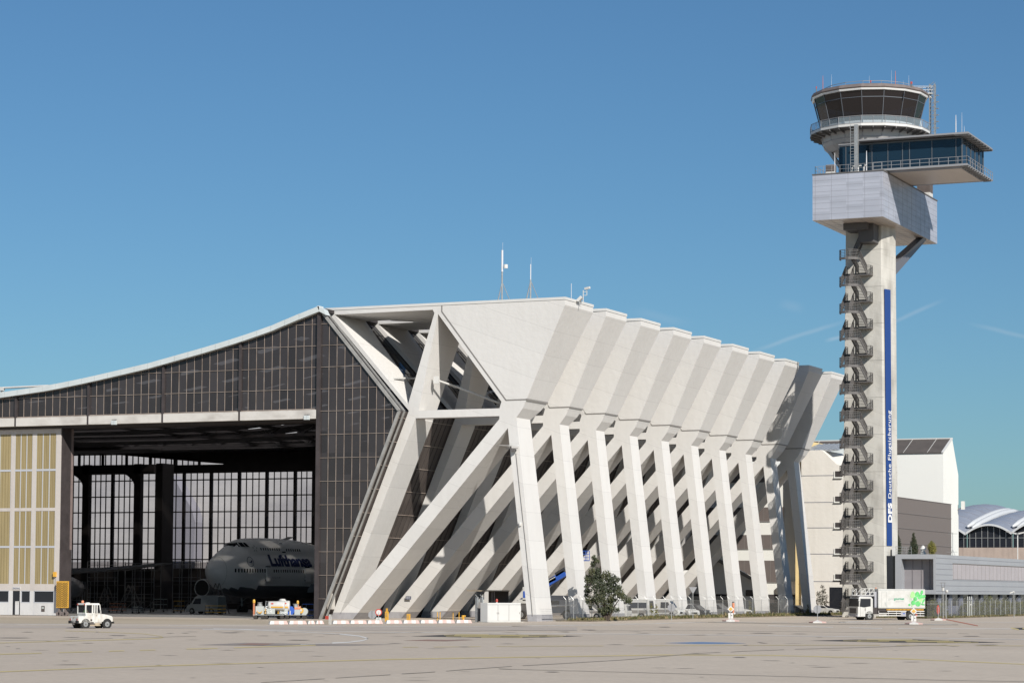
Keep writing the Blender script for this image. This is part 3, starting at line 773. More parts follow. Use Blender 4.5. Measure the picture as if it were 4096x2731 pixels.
place(B().box(-120.5, -119.42, VW+.5, VW+12, GZ, 27.3).build('wall', M['yellowwall']), w3)
place(B().tube([(-119.55, VW+.35, 12), (-119.55, VW+.35, 22)], .09, 6).build('downpipe', M['seam']), w3)
w4 = empty('banded_block', (-130, VW+2, GZ), 0, 'white office block with brown horizontal window bands behind the last pillars', 'building')
place(B().box(-137, -120.6, VW+3, VW+20, GZ, 23).build('wall', M['white2']), w4)
bandm = mat('brown_window_band', (.16, .135, .125), .35, var=.1, scale=.4)
for z0, z1 in ((20.9, 22.4), (14.6, 16.8), (10.2, 12.4), (4.9, 8.3)):
    b = B().mat(bandm).box(-136.5, -123.2, VW+2.93, VW+2.99, z0, z1).mat(M['seam'])
    for k in range(13): b.box(-136.5+k*1.1, -136.45+k*1.1, VW+2.9, VW+2.94, z0, z1)
    b.box(-136.5, -123.2, VW+2.86, VW+2.94, z0-.12, z0); place(b.build('window_band'), w4)
place(B().box(-123.2, -120.7, VW+1.5, VW+3, 3.0, 5.0).build('entrance_canopy', M['wwall']), w4)
place(B().box(-134, -120.7, VW+2.9, VW+2.97, GZ, 2.9).build('ground_floor', M['darkwall']), w4)
shed = empty('low_shed', (-131, 368.5, GZ), 0, 'small beige gabled shed with one dark window behind the pillars', 'shed')
place(B().prismV([(-139, GZ), (-124.8, GZ), (-124.8, 4.4), (-131.8, 8.1), (-139, 4.4)], 368.3, 371.4).build('wall', mat('beige_shed_wall', (.78, .74, .68), .75, var=.06)), shed)
b = B(); b.bar((-124.3, 368.1, 4.35), (-131.8, 368.1, 8.25), .5, .28, up=(0, 1, 0)); b.bar((-139.3, 368.1, 4.35), (-131.8, 368.1, 8.25), .5, .28, up=(0, 1, 0)); place(b.build('gable_edge', M['seam']), shed)
place(B().box(-127.3, -125.9, 368.22, 368.28, 2.6, 3.6).build('window', M['winglass']), shed)
place(B().box(-136, -129.5, 368.22, 368.28, GZ, 2.9).build('gateway', M['dark']), shed)

# large white hall behind the tower
w2 = empty('white_hall', (-130, 440, GZ), 0, 'large white industrial hall with dark pitched roof behind the control tower', 'building')
gable = [(430, GZ), (430, 28.1), (436.6, 30.9), (440.8, 24.7), (440.8, GZ)]
place(B().prismU(gable, -111.65, -175).build('wall', M['white2']), w2)
b = B(); b.prismU([(429.8, 28.12), (436.6, 31.0), (436.6, 31.1), (429.8, 28.25)], -111.9, -175); place(b.build('roof', M['roofdark']), w2)
b = B(); b.bar((-111.75, 429.8, 28.2), (-111.75, 436.6, 31.1), .35, .25); b.bar((-175, 436.5, 31.15), (-111.6, 436.5, 31.15), .2, .2)
for k in range(8): b.bar((-114.5-k*4.4, 429.9, 28.3), (-114.5-k*4.4, 436.4, 31.08), .06)
place(b.build('roof_edge', M['cap']), w2)
b = B()
for k in range(9):
    u = -123+-k*2.6; b.add([(u, 429.9, 28.5), (u-2.2, 429.9, 28.5), (u-2.2-1.2, 433, 29.9), (u-1.2, 433, 29.9), (u-1.1, 430.1, 28.3), (u-1.8, 433.2, 29.7)], [(0, 1, 2, 3), (0, 3, 5, 4)])
place(b.build('rooflight', mat('rooflight_metal', (.5, .53, .56), .35, metal=.4, var=.3, scale=2)), w2)
b = B().mat(M['seam']).bar((-111.5, 440, 18.5), (-110.6, 440, 18.8), .12).mat(M['cap']).box(-110.9, -110.3, 439.7, 440.3, 18.4, 19.9); place(b.build('wall_fixture'), w2)
lw = empty('louvre_wall', (-110, 410, GZ), 0, 'brown vertical louvre screen wall in front of the white hall', 'wall')
place(B().box(-110.4, -110.1, 376, 429.2, GZ, 19).build('panel', M['louvre']), lw)
b = B()
for k in range(106): v = 376.2+k*.5; b.box(-110.1, -109.94, v, v+.16, GZ, 18.95)
place(b.build('louvre_fins', M['louvre2']), lw)
b = B()
for z in (18.95, 16.4, 13.9, 11.4, 8.9): b.box(-110.1, -109.9, 376, 429.25, z, z+.07)
place(b.build('rail', M['louvre2']), lw)

# grey terminal wing
w5 = empty('grey_terminal_wing', (-90, 360, GZ), 0, 'low grey metal clad building with long window band right of the tower', 'building')
b = B()
b.box(-96.0, -93.4, 338.4, 420, 3.3, 8.5)
b.box(-93.4, -88.6, 338.5, 420, 3.5, 8.7)
b.mat(M['greyclad'])
b = B()
b.prismV([(-94.4, 3.35), (-88.6, 3.15), (-88.6, 3.72), (-93.5, 3.8), (-93.5, 8.0), (-88.9, 8.05), (-88.9, 3.72), (-88.6, 3.72), (-88.6, 8.7), (-94.4, 8.6)][::1], 337, 338.9) if False else None
b.box(-94.4, -88.6, 337, 338.9, 8.05, 8.7); b.box(-94.4, -88.6, 337, 338.9, 3.15, 3.75); b.box(-94.4, -93.5, 337, 338.9, 3.75, 8.05); b.box(-88.95, -88.6, 337, 338.9, 3.75, 8.05)
b.box(-96, -88.6, 338.9, 440, 3.15, 8.7)
place(b.build('wall', M['greyclad']), w5)
place(B().box(-96.0, -94.4, 337.4, 338.9, GZ, 8.5).build('glass_link', M['winglass']), w5)
place(B().box(-93.5, -88.95, 338.6, 338.88, 3.75, 8.05).build('blind', M['blind']), w5)
b = B()
for k in range(27): b.box(-93.5, -88.95, 338.55, 338.6, 3.9+k*.155, 3.93+k*.155)
for u in (-92.3, -91.0, -89.9): b.box(u-.04, u+.04, 338.5, 338.6, 3.75, 8.05)
place(b.build('blind_slats', mat('blind_slat_grey', (.24, .22, .23), .6)), w5)  # thin darker lines and uprights across the blind
b = B()
for k in range(7): z = 3.6+k*.77; b.box(-88.62, -88.57, 337.05, 440, z-.03, z+.02)
place(b.build('cladding_joint', M['joint']), w5)
b = B().mat(M['blind']).box(-88.6, -88.54, 346.4, 440, 5.3, 7.5).mat(M['seam'])
for k in range(38): v = 346.4+k*2.4; b.box(-88.54, -88.52, v, v+.07, 5.3, 7.5)
b.box(-88.6, -88.45, 346.3, 440, 7.5, 7.58)
place(b.build('window_band'), w5)
place(B().box(-95.5, -89.5, 339.4, 440, GZ, 3.15).build('ground_floor', M['winglass']), w5)
b = B()
for k in range(16): b.box(-89.5, -89.3, 341+k*6.2, 342.6+k*6.2, GZ, 3.15)
b.box(-89.55, -89.35, 339.4, 440, GZ, 1.5)
place(b.build('ground_floor_panel', mat('dim_blue_panel', (.16, .17, .22), .5)), w5)
b = B(); rail(b, [(-95.6, 340, 8.7), (-95.6, 352, 8.7)], n=3); rail(b, [(-95.6, 340, 8.7), (-92.9, 340, 8.7)], n=3); place(b.build('roof_rail', M['steel']), w5)
p = atV(3692, 2214, 345); place(B().lathe([(.45, 0), (.45, .35), (.3, .4), (.3, .8), (.5, .85), (.15, 1.35), (0, 1.4)], (p.x, 345, 8.7), 14).build('roof_cowl', M['cap']), w5)
for px, h_ in ((3811, 3.6),):
    p = atV(px, 2220, 360); b = B().tube([(p.x, 360, 8.7), (p.x, 360, 8.7+h_)], .05, 6)
    b.bar((p.x-.7, 360, 8.5+h_), (p.x+.7, 360, 8.5+h_), .05); b.bar((p.x, 360, 9.8), (p.x-.4, 360, 8.7), .04); b.bar((p.x, 360, 9.8), (p.x+.4, 360, 8.7), .04); b.bar((p.x-1, 360, 9.4), (p.x+.7, 360, 9.4), .04)
    place(b.build('weather_mast', M['steel']), w5)

# domed terminal roofs far behind
dm = empty('domed_terminal', (-165, 700, GZ), 0, 'distant terminal hall with overlapping curved metal roofs and dark glass front', 'building')
M['domemetal'] = mat('dome_metal', (.33, .35, .40), .4, metal=.2, var=.12, scale=.4)
M['domelight'] = mat('dome_white_metal', (.55, .56, .57), .4)
def vault(x0, x1, v0, v1, zs, rise, back_rise, m, nseg=16, fr=1.):
    b = B().mat(m); b.smooth = True
    rows = []
    for j in range(9):
        t = j/8; v = v0+(v1-v0)*t; lift = back_rise*math.sin(t*math.pi/2)
        rows.append([(x0+(x1-x0)*i/nseg, v, zs+lift+(rise)*(1-(2*i/nseg-1)**2)) for i in range(nseg+1)])
    n = nseg+1; vs = [p for r_ in rows for p in r_]
    b.add(vs, [(j*n+i, j*n+i+1, (j+1)*n+i+1, (j+1)*n+i) for j in range(8) for i in range(nseg)])
    place(b.build('curved_roof'), dm)
    e = B().mat(M['domelight'])
    for p, q in zip(rows[0], rows[0][1:]): e.bar(Vector(p)+Vector((0, -.3, -.25)), Vector(q)+Vector((0, -.3, -.25)), .6, .55)
    place(e.build('roof_rim'), dm)
    for j in range(1, 8):
        s_ = B()
        for p, q in zip(rows[j], rows[j][1:]): s_.bar(Vector(p)+Vector((0, 0, .03)), Vector(q)+Vector((0, 0, .03)), .1, .06)
        place(s_.build('roof_seam', M['joint']), dm)
    return rows
vault(-191.5, -175.1, 700, 765, 20.3, 3.0, 7.6, M['domemetal'])
r1_ = vault(-175.1, -161.8, 700, 770, 20.5, 2.55, 6.2, M['domemetal'])
vault(-161.7, -146, 700, 770, 20.8, 3.2, 6.4, M['domemetal'])
b = B(); b.smooth = True
for (x, dx) in ((-174.2, 1.0), (-161.0, 1.1)):
    for off, w, zz in ((0, .9, .5), (1.9, .8, .8)):
        pts = [Vector((x-off*.8+dx*t*3.2, 704+t*45, 21.6+zz+6.1*math.sin(t*1.5))) for t in [k/8 for k in range(9)]]
        b.tube(pts, [.35, .9, .95, .95, .95, .95, .9, .8, .4], 8)
place(b.build('roof_shell', M['domelight']), dm)
b = B()
for x0, x1, zs_, rs in ((-190, -175.3, 20.1, 2.8), (-174.9, -162, 20.3, 2.5), (-161.6, -146, 20.6, 3.1)):
    poly = [(x0, 16.3)]+[(x1, 16.3)]+[(x1+(x0-x1)*i/10, zs_+rs*(1-(2*i/10-1)**2)) for i in range(11)]
    b.prismV(poly, 701, 702)
place(b.build('glass_front', M['winglass']), dm)
b = B()
for k in range(26): x = -190+k*1.75; b.box(x-.07, x+.07, 700.8, 700.95, 16.3, 22.4 if (x+168.5)**2 < 12 else 20.6)
b.box(-190, -146, 700.78, 700.9, 19, 19.12)
place(b.build('front_mullion', M['steel']), dm)
place(B().box(-195, -140, 699, 740, GZ, 16.25).build('base_wall', stained('brown_concrete_wall', (.40, .32, .27), (.25, .2, .17), amount=.7)), dm)

# sunlit white shed seen through the hangar's back windows
bs = empty('rear_hall', (-250, 402, GZ), 0, 'sunlit pale building seen through the back windows of the hangar', 'building')
place(B().box(-330, -180, 400, 430, 8.2, 34).build('wall', mat('cloudy_reflection_wall', (.58, .56, .55), .8, c2=(.33, .32, .34), scale=.07, stretch=(.5, 1, 1.3))), bs)  # cloudy pane reflections put into the wall colour as soft blotches
place(B().box(-330, -180, 399.9, 430, GZ, 8.2).build('base', mat('dim_base', (.20, .185, .19), .8, var=.3, scale=.2)), bs)
pp = [(1228, 360), (1262, 385), (1325, 500), (1385, 600), (1412, 700), (1400, 985), (1228, 985)]  # dark slab standing in for the curved shadow on the pale wall
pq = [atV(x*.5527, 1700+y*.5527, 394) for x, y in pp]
place(B().prismV([(p.x, p.z) for p in pq], 394, 397).build('painted_shadow', mat('blue_grey_shadow', (.24, .235, .27), .8)), bs)

# ------------------------------------------------------------------ ground and markings
def ground_mat(name, c1, c2, c3, sc1=.03, slab=7.5):
    m, nt, b = new_mat(name); b.inputs['Roughness'].default_value = .85
    tc = nt.nodes.new('ShaderNodeTexCoord')
    def noise(scl, s, d=8):
        mp = nt.nodes.new('ShaderNodeMapping'); mp.inputs['Scale'].default_value = scl; mp.inputs['Rotation'].default_value = (0, 0, YAW)
        nt.links.new(tc.outputs['Object'], mp.inputs[0])
        n = nt.nodes.new('ShaderNodeTexNoise'); n.inputs['Scale'].default_value = s; n.inputs['Detail'].default_value = d; n.inputs['Roughness'].default_value = .7
        nt.links.new(mp.outputs[0], n.inputs['Vector']); return n
    n1 = noise((.35, 1, 1), sc1); n2 = noise((1, 1, 1), 2.5); n3 = noise((.06, .5, 1), .5)
    def ramp(n, a, c, lo, hi):
        r = nt.nodes.new('ShaderNodeValToRGB'); r.color_ramp.elements[0].position = a; r.color_ramp.elements[1].position = c
        r.color_ramp.elements[0].color = (*lo, 1); r.color_ramp.elements[1].color = (*hi, 1); nt.links.new(n.outputs[0], r.inputs[0]); return r
    r1 = ramp(n1, .38, .62, c1, c2)
    r3 = ramp(n3, .42, .75, (0, 0, 0), (1, 1, 1)); mx = nt.nodes.new('ShaderNodeMix'); mx.data_type = 'RGBA'; mx.inputs[7].default_value = (*c3, 1)
    nt.links.new(r1.outputs[0], mx.inputs[6]); mth = nt.nodes.new('ShaderNodeMath'); mth.operation = 'MULTIPLY'; mth.inputs[1].default_value = .3
    nt.links.new(r3.outputs[0], mth.inputs[0]); nt.links.new(mth.outputs[0], mx.inputs[0])
    r2 = ramp(n2, .3, .7, (.86, .86, .86), (1.06, 1.06, 1.06)); mm = nt.nodes.new('ShaderNodeMix'); mm.data_type = 'RGBA'; mm.blend_type = 'MULTIPLY'; mm.inputs[0].default_value = 1
    nt.links.new(mx.outputs[2], mm.inputs[6]); nt.links.new(r2.outputs[0], mm.inputs[7]); 
    br = nt.nodes.new('ShaderNodeTexBrick'); br.offset = 0.; br.inputs['Scale'].default_value = 1; br.inputs['Mortar Size'].default_value = .035; br.inputs['Mortar Smooth'].default_value = .2
    br.inputs['Brick Width'].default_value = slab; br.inputs['Row Height'].default_value = slab; br.inputs['Bias'].default_value = 0
    for i, q in ((1, .975), (2, 1.015), (3, .87)): br.inputs[i].default_value = (q, q, q*.99, 1)
    nt.links.new(tc.outputs['Object'], br.inputs['Vector'])
    m2 = nt.nodes.new('ShaderNodeMix'); m2.data_type = 'RGBA'; m2.blend_type = 'MULTIPLY'; m2.inputs[0].default_value = 1
    nt.links.new(mm.outputs[2], m2.inputs[6]); nt.links.new(br.outputs[0], m2.inputs[7]); nt.links.new(m2.outputs[2], b.inputs['Base Color'])
    return m
M['apron'] = ground_mat('apron_asphalt', (.475, .40, .325), (.515, .437, .355), (.445, .375, .308))
M['slab'] = ground_mat('apron_concrete', (.50, .425, .345), (.54, .46, .375), (.46, .39, .32), .05, 5.)
M['fore'] = ground_mat('hangar_forecourt', (.40, .33, .245), (.46, .385, .29), (.36, .30, .23), .06)
def S_(o): o['kind'] = 'structure'; return o
S_(flat('ground', [(-3000, -300), (2500, -300), (2500, 6000), (-3000, 6000)], GZ, M['apron']))
Z5 = lambda x, y: (.8707*x, 2350+.8707*y)
Z6 = lambda x, y: (2048+.8707*x, 2350+.8707*y)
lev = [0]
def gpoly(name, pts, m, k=1):
    P_ = [atZ(*p) for p in pts]; o = flat(name, [(p.x, p.y) for p in P_], GZ+.004*k, m); return S_(o)
def ribbon(name, pts, t, m, k=3, dash=None):
    b = B()
    # resample
    out = []
    for a, c in zip(pts, pts[1:]):
        n = max(1, int(abs(c[0]-a[0])/60))
        for i in range(n): out.append((a[0]+(c[0]-a[0])*i/n, a[1]+(c[1]-a[1])*i/n))
    out.append(pts[-1])
    tt = t if callable(t) else (lambda i: t)
    for i, (a, c) in enumerate(zip(out, out[1:])):
        if dash and random.random() < dash: continue
        d = Vector((c[0]-a[0], c[1]-a[1])); d.normalize(); n = Vector((-d.y, d.x))*tt(i/len(out))
        q = [atZ(a[0]+n.x, a[1]+n.y), atZ(c[0]+n.x, c[1]+n.y), atZ(c[0]-n.x, c[1]-n.y), atZ(a[0]-n.x, a[1]-n.y)]
        b.add([(p.x, p.y, GZ+.004*k) for p in q], [(0, 1, 2, 3)])
    return S_(b.build(name, m))
M['yline'] = mat('worn_yellow_line', (.58, .46, .17), .8, var=.3, scale=.6, c2=(.50, .42, .24))
M['wline'] = mat('worn_white_line', (.70, .68, .64), .8, var=.3, scale=.6, c2=(.48, .45, .42))
M['crack'] = mat('joint_sealant', (.24, .21, .17), .9, var=.4, scale=.8, c2=(.36, .31, .26))
M['tar'] = mat('oil_dark_patch', (.21, .18, .16), .85, var=.35, scale=.5, c2=(.30, .26, .23))
M['rust'] = mat('rusty_patch', (.30, .17, .12), .85, var=.4, scale=.8, c2=(.22, .16, .14))
M['bluemark'] = mat('blue_ground_paint', (.13, .21, .36), .8, var=.2, scale=.8)
M['blackmark'] = mat('black_ground_paint', (.05, .045, .04), .85, var=.3, scale=1)
M['redline'] = mat('red_ground_line', (.42, .13, .08), .8, var=.2, scale=1)
gpoly('forecourt', [(-60, 2466), (1270, 2480), (1330, 2478), (1330, 2496), (700, 2495), (-60, 2491)], M['fore'], 1)
gpoly('concrete_apron', [Z5(900, 470), Z5(1170, 437), Z5(1640, 409), Z5(2352, 361), Z6(500, 332), Z6(860, 301), Z6(1300, 288), Z6(2420, 286), Z6(2500, 470)], M['slab'], 1)
gpoly('worn_lane', [Z5(-50, 172), Z5(900, 178), Z5(1800, 176), Z6(300, 180), Z6(300, 196), Z5(1500, 196), Z5(800, 186), Z5(-50, 184)], mat('lane_wear', (.41, .355, .305), .85, var=.12, scale=.2), 2)
ribbon('yellow_line', [Z5(-40, 387), Z5(600, 362), Z5(1200, 345), Z5(1800, 328), Z6(0, 319), Z6(700, 308), Z6(1200, 310), Z6(1800, 326), Z6(2400, 353)], 1.5, M['yline'])
ribbon('faint_yellow_line', [Z5(-40, 306), Z5(500, 291), Z5(1000, 277), Z5(1450, 263)], 1.4, M['yline'], dash=.15)
ribbon('faint_yellow_line', [Z5(1850, 273), Z6(0, 268), Z6(700, 265), Z6(1400, 263), Z6(2350, 266)], .7, M['yline'], dash=.12)
ribbon('yellow_curve_line', [Z5(-40, 254), Z5(350, 243), Z5(620, 236), Z5(715, 232), Z5(750, 228), Z5(735, 221), Z5(660, 211), Z5(500, 204), Z5(300, 197)], lambda t: 1.1 if t < .6 else .8, M['yline'])
ribbon('white_curve_line', [Z5(930, 190), Z5(1150, 193), Z5(1400, 203), Z5(1560, 212), Z5(1650, 221), Z5(1690, 232), Z5(1670, 241), Z5(1600, 250), Z5(1380, 260)], lambda t: 1. if t < .5 else 2.4 if t < .8 else .8, M['wline'])
ribbon('white_line', [Z5(980, 187), Z5(1700, 203), Z5(2352, 208), Z6(500, 212), Z6(1200, 219), Z6(2400, 237)], .8, M['wline'])
ribbon('white_line', [Z5(-40, 166), Z5(700, 171), Z5(1300, 176), Z5(2352, 176), Z6(400, 172), Z6(800, 160), Z6(1100, 152)], .6, M['wline'], dash=.1)
ribbon('white_line', [Z6(0, 176), Z6(500, 165), Z6(900, 157), Z6(2000, 156), Z6(2400, 158)], .5, M['wline'], dash=.12)
ribbon('white_line', [Z6(1500, 158), Z6(1560, 154), Z6(1700, 152)], .7, M['wline'])
ribbon('white_line', [Z6(1500, 158), Z6(1650, 164), Z6(2100, 168)], .7, M['wline'], dash=.2)
ribbon('grey_line', [Z6(1100, 172), Z6(1700, 186), Z6(2300, 188)], 1.0, M['wline'], dash=.15)
gpoly('dark_patch', [Z5(905, 262), Z5(1130, 252), Z5(1390, 256), Z5(1810, 260), Z5(1600, 265), Z5(1200, 266)], M['tar'], 2)
gpoly('rusty_patch', [Z5(1090, 261), Z5(1150, 254), Z5(1260, 256), Z5(1210, 264)], M['rust'], 4)
gpoly('reddish_patch', [Z5(1850, 242), Z5(1960, 237), Z5(2180, 240), Z5(2050, 245)], M['rust'], 2)
gpoly('blue_marking', [Z6(700, 252.5), Z6(860, 248), Z6(960, 250), Z6(1080, 254), Z6(960, 257), Z6(840, 257)], M['bluemark'], 2)
def hatch(pts, n, seed):
    gpoly('black_marking', pts, M['blackmark'], 2)
    random.seed(seed)
    P_ = [Vector(p) for p in pts]; x0 = min(p.x for p in P_); x1 = max(p.x for p in P_); y0 = min(p.y for p in P_); y1 = max(p.y for p in P_)
    def span(y):
        xs_ = []
        for a, c in zip(P_, P_[1:]+P_[:1]):
            if (a.y-y)*(c.y-y) < 0: xs_.append(a.x+(c.x-a.x)*(y-a.y)/(c.y-a.y))
        return (min(xs_), max(xs_)) if len(xs_) > 1 else None
    for k in range(n):
        y = y0+(y1-y0)*(k+.5)/n; s_ = span(y)
        if not s_: continue
        a = s_[0]+(s_[1]-s_[0])*random.uniform(.05, .3); c = s_[1]-(s_[1]-s_[0])*random.uniform(.02, .2)
        ribbon('yellow_marking', [(a, y), ((a+c)/2, y+random.uniform(-.4, .4)), (c, y+.3)], .75, M['yline'], 4, dash=.12)
hatch([Z5(1885, 222), Z5(2100, 213), Z5(2352, 215), Z6(180, 217), Z6(330, 221), Z6(150, 227), Z6(0, 229), Z5(2200, 228)], 6, 3)
hatch([Z6(1370, 242), Z6(1580, 237), Z6(1850, 236), Z6(2270, 251), Z6(2000, 253), Z6(1700, 250)], 6, 5)
gpoly('black_marking', [Z6(2290, 183), Z6(2420, 182), Z6(2420, 192), Z6(2325, 192)], M['blackmark'], 2)
ribbon('yellow_marking', [Z6(2292, 184), Z6(2328, 192)], 2.4, M['yline'], 4); ribbon('yellow_marking', [Z6(2345, 187), Z6(2420, 187)], 2, M['yline'], 4)
ribbon('red_line', [Z6(1975, 141), Z6(2140, 174)], 1.6, M['redline'], 4)
def wob(pts, a=1.1):
    out = []
    for (p, q) in zip(pts, pts[1:]):
        n = int(abs(q[0]-p[0])/45)+1
        for i in range(n): out.append((p[0]+(q[0]-p[0])*i/n, p[1]+(q[1]-p[1])*i/n+random.uniform(-a, a)*.5))
    return out+[pts[-1]]
random.seed(11)
ribbon('slab_joint', wob([Z5(1100, 442), Z5(1640, 409), Z5(2000, 386), Z5(2352, 361), Z6(500, 332), Z6(860, 300)]), .8, M['crack'], 5, dash=.1)
ribbon('slab_joint', wob([Z6(0, 374), Z6(900, 398), Z6(2000, 425), Z6(2420, 433)]), .5, M['crack'], 5)
ribbon('slab_joint', wob([Z6(860, 300), Z6(1300, 282), Z6(2000, 262)]), .5, M['crack'], 5, dash=.15)
ribbon('slab_joint', wob([Z6(0, 374), Z6(-60, 372)]), .7, M['crack'], 5)
ribbon('slab_joint', wob([Z5(1180, 220), Z5(2352, 196), Z6(900, 196), Z6(2400, 214)]), .28, M['crack'], 5, dash=.1)
ribbon('slab_joint', wob([Z5(0, 240), Z5(250, 243), Z5(330, 236), Z5(900, 222)], 2), .35, M['crack'], 5, dash=.15)
ribbon('road_edge_line', [Z6(900, 157), Z6(1200, 163), Z6(1500, 167), Z6(1700, 169), Z6(2050, 169)], 1.1, M['crack'], 5)
for (f_, x, y, w) in ((Z5, 1055, 206, 45), (Z5, 540, 219, 45), (Z5, 60, 230, 90), (Z6, 350, 193, 40), (Z6, 2110, 222, 45), (Z6, 1045, 320, 35), (Z6, 185, 387, 38), (Z6, 1150, 208, 60), (Z6, 700, 180, 30), (Z5, 1370, 240, 60), (Z6, 2180, 262, 60)):
    c = [f_(x-w, y), f_(x-w*.3, y-1.3), f_(x+w*.5, y-1), f_(x+w, y+.3), f_(x+w*.2, y+1.3)]
    gpoly('oil_stain', c, M['tar'], 6)
# many faint scuffs and tufts in the joints
random.seed(21)
b = B()
for k in range(90):
    px = random.uniform(0, 4096); t_ = random.random(); py = 2525+t_*t_*200
    w = random.uniform(6, 34)*(1+t_); h = random.uniform(.3, .8)
    c = [atZ(px-w, py), atZ(px-w*.2, py-h), atZ(px+w*.6, py-h*.7), atZ(px+w, py+.2), atZ(px+w*.1, py+h)]
    b.add([(p.x, p.y, GZ+.0275) for p in c], [(0, 1, 2, 3, 4)])
tag(S_(b.build('tyre_scuffs', mat('scuff', (.385, .335, .285), .9))))

# grassy verges (raised), with a low kerb
M['soil'] = mat('verge_soil', (.16, .13, .085), .95, var=.4, scale=1.5)
def verge(name, edge, inner):
    b = B(); n = len(edge)
    pts = edge+inner[::-1]
    return S_(B().prismZ([(p[0], p[1]) for p in pts], GZ-.3, GZ+.13).build(name, M['soil']))
E1 = [(-107.9, 258.5), (-108.6, 268), (-109.3, 290), (-109.9, 320), (-110.2, 345), (-108.5, 362), (-104, 371.2), (-98, 371.9)]
I1 = [(-112.2, 258.5), (-113.0, 268), (-114.6, 290), (-114.6, 320), (-114.6, 345), (-114.6, 362), (-113.5, 371.8), (-98.2, 371.95)]
verge('grass_verge', E1, I1)
E2 = [(-94.5, 327.6), (-85.9, 327.8), (-85.6, 345), (-85.6, 400), (-85.6, 430)]
I2 = [(-94.5, 336.8), (-88.7, 336.8), (-88.6, 345), (-88.55, 400), (-88.55, 430)]
verge('grass_verge', E2, I2)
def tufts(n, sampler, hmin, hmax, cols, seed, w=.012):
    random.seed(seed); b = B()
    ms = [mat('grass_blade_%d' % i, c, .8) for i, c in enumerate(cols)]
    for i in range(n):
        x, y, s_ = sampler(); b.mat(random.choice(ms))
        for k in range(6):
            a = random.uniform(0, 6.28); h = random.uniform(hmin, hmax)*s_; l = h*random.uniform(.2, .8); ww = random.uniform(1.5, 4)*w*(1+2*s_)
            dx, dy = math.cos(a), math.sin(a); px_, py_ = x+random.uniform(-.15, .15), y+random.uniform(-.15, .15)
            b.add([(px_-dy*ww, py_+dx*ww, GZ+.1), (px_+dy*ww, py_-dx*ww, GZ+.1), (px_+dx*l, py_+dy*l, GZ+.12+h)], [(0, 1, 2)])
    return b
def s1():
    v = 259+random.random()**.9*111; 
    e = Vector((table(v, [(258, -108.0), (268, -108.6), (290, -109.3), (320, -109.9), (345, -110.2), (362, -108.5), (371, -104)]), 0)).x
    t = random.random()**1.5; s_ = random.uniform(.35, 1)*(1.6 if random.random() < .05 else 1)
    if 285 < v < 345 and random.random() < .3: s_ *= 1.3
    return e-.15-t*3.6, v, s_
def s2():
    v = 328+random.random()*90; return -85.75-random.random()**1.3*2.6, v, random.uniform(.25, .7)
def s2b(): return -94.4+random.random()*8.5, 327.8+random.random()*3, random.uniform(.25, .7)
def s3_(): return -104+random.random()*8, 369.3+random.random()*2.4, random.uniform(.4, .9)
gc = [(.10, .105, .035), (.15, .14, .05), (.20, .17, .075), (.07, .08, .03), (.26, .2, .11)]
tag(tufts(5200, s1, .12, .42, gc, 1).build('verge_grass'), 'rough dry grass and weeds along the foot of the pillars', 'grass', kind='stuff')
tag(tufts(2200, s2, .1, .4, gc, 2).build('fence_grass'), 'low dry grass at the foot of the right-hand hedge', 'grass', kind='stuff')
tag(tufts(900, s2b, .1, .35, gc, 3).build('roadside_grass'), 'short grass behind the catering truck', 'grass', kind='stuff')
tag(tufts(700, s3_, .15, .5, gc, 4).build('building_grass'), 'short grass in front of the white office block', 'grass', kind='stuff')

# ------------------------------------------------------------------ plants
M['leafs'] = [mat('leaf_%d' % i, c, .6) for i, c in enumerate([(.02, .028, .012), (.03, .04, .016), (.05, .058, .024), (.085, .085, .036)])]
M['leafy'] = [mat('yellow_leaf_%d' % i, c, .6) for i, c in enumerate([(.07, .075, .015), (.12, .12, .02), (.2, .17, .03)])]
M['conif'] = [mat('conifer_leaf_%d' % i, c, .7) for i, c in enumerate([(.015, .025, .011), (.027, .037, .015), (.05, .05, .022)])]
M['bark'] = mat('bark', (.08, .06, .045), .9, var=.3, scale=3)
def crown(clumps, n, size, ms, seed, density=1.):
    random.seed(seed); b = B(); tot = sum(c[3]*c[3] for c in clumps)
    for (cx, cy, cz, r_) in clumps:
        m_ = int(n*r_*r_/tot); base = random.random()
        for k in range(m_):
            u = Vector((random.gauss(0, 1), random.gauss(0, 1), random.gauss(0, .8))).normalized()*r_*random.random()**.45
            if random.random() < .07: u *= 1.25
            p = Vector((cx, cy, cz))+u
            b.mat(ms[min(len(ms)-1, int(random.random()*len(ms)*.6+base*len(ms)*.55))])
            a = Vector((random.gauss(0, 1), random.gauss(0, 1), random.gauss(0, 1))).normalized(); q = a.orthogonal().normalized(); s_ = size*random.uniform(.5, 1.4)
            b.add([p-a*s_, p+q*s_*.45, p+a*s_, p-q*s_*.45], [(0, 1, 2, 3)])
    return b
def limbs(base, tips, r0):
    b = B(); base = Vector(base)
    for t in tips:
        t = Vector(t); mid = base.lerp(t, .5)+Vector((0, 0, (t-base).length*.08))
        b.tube([base, mid, t], [r0, r0*.55, r0*.15], 6)
    return b
tv = 264.5
def tp(px, py, dv=0): p = atV(px, py, tv+dv); return (p.x, p.y, p.z)
cl = []
for (px, py, r_) in ((2375, 2250, .55), (2368, 2285, .8), (2385, 2310, 1.0), (2352, 2320, .7), (2395, 2345, 1.2), (2425, 2300, .8), (2445, 2320, 1.0), (2350, 2365, .8),
                     (2430, 2360, 1.2), (2465, 2350, .9), (2480, 2375, .85), (2400, 2390, 1.3), (2360, 2400, .8), (2450, 2395, 1.1), (2495, 2390, .6), (2440, 2430, .9), (2410, 2440, .8), (2505, 2402, .35), (2345, 2345, .5), (2380, 2232, .3)):
    p = tp(px, py, random.uniform(-1, 1)); cl.append((*p, r_*random.uniform(.55, .85)))
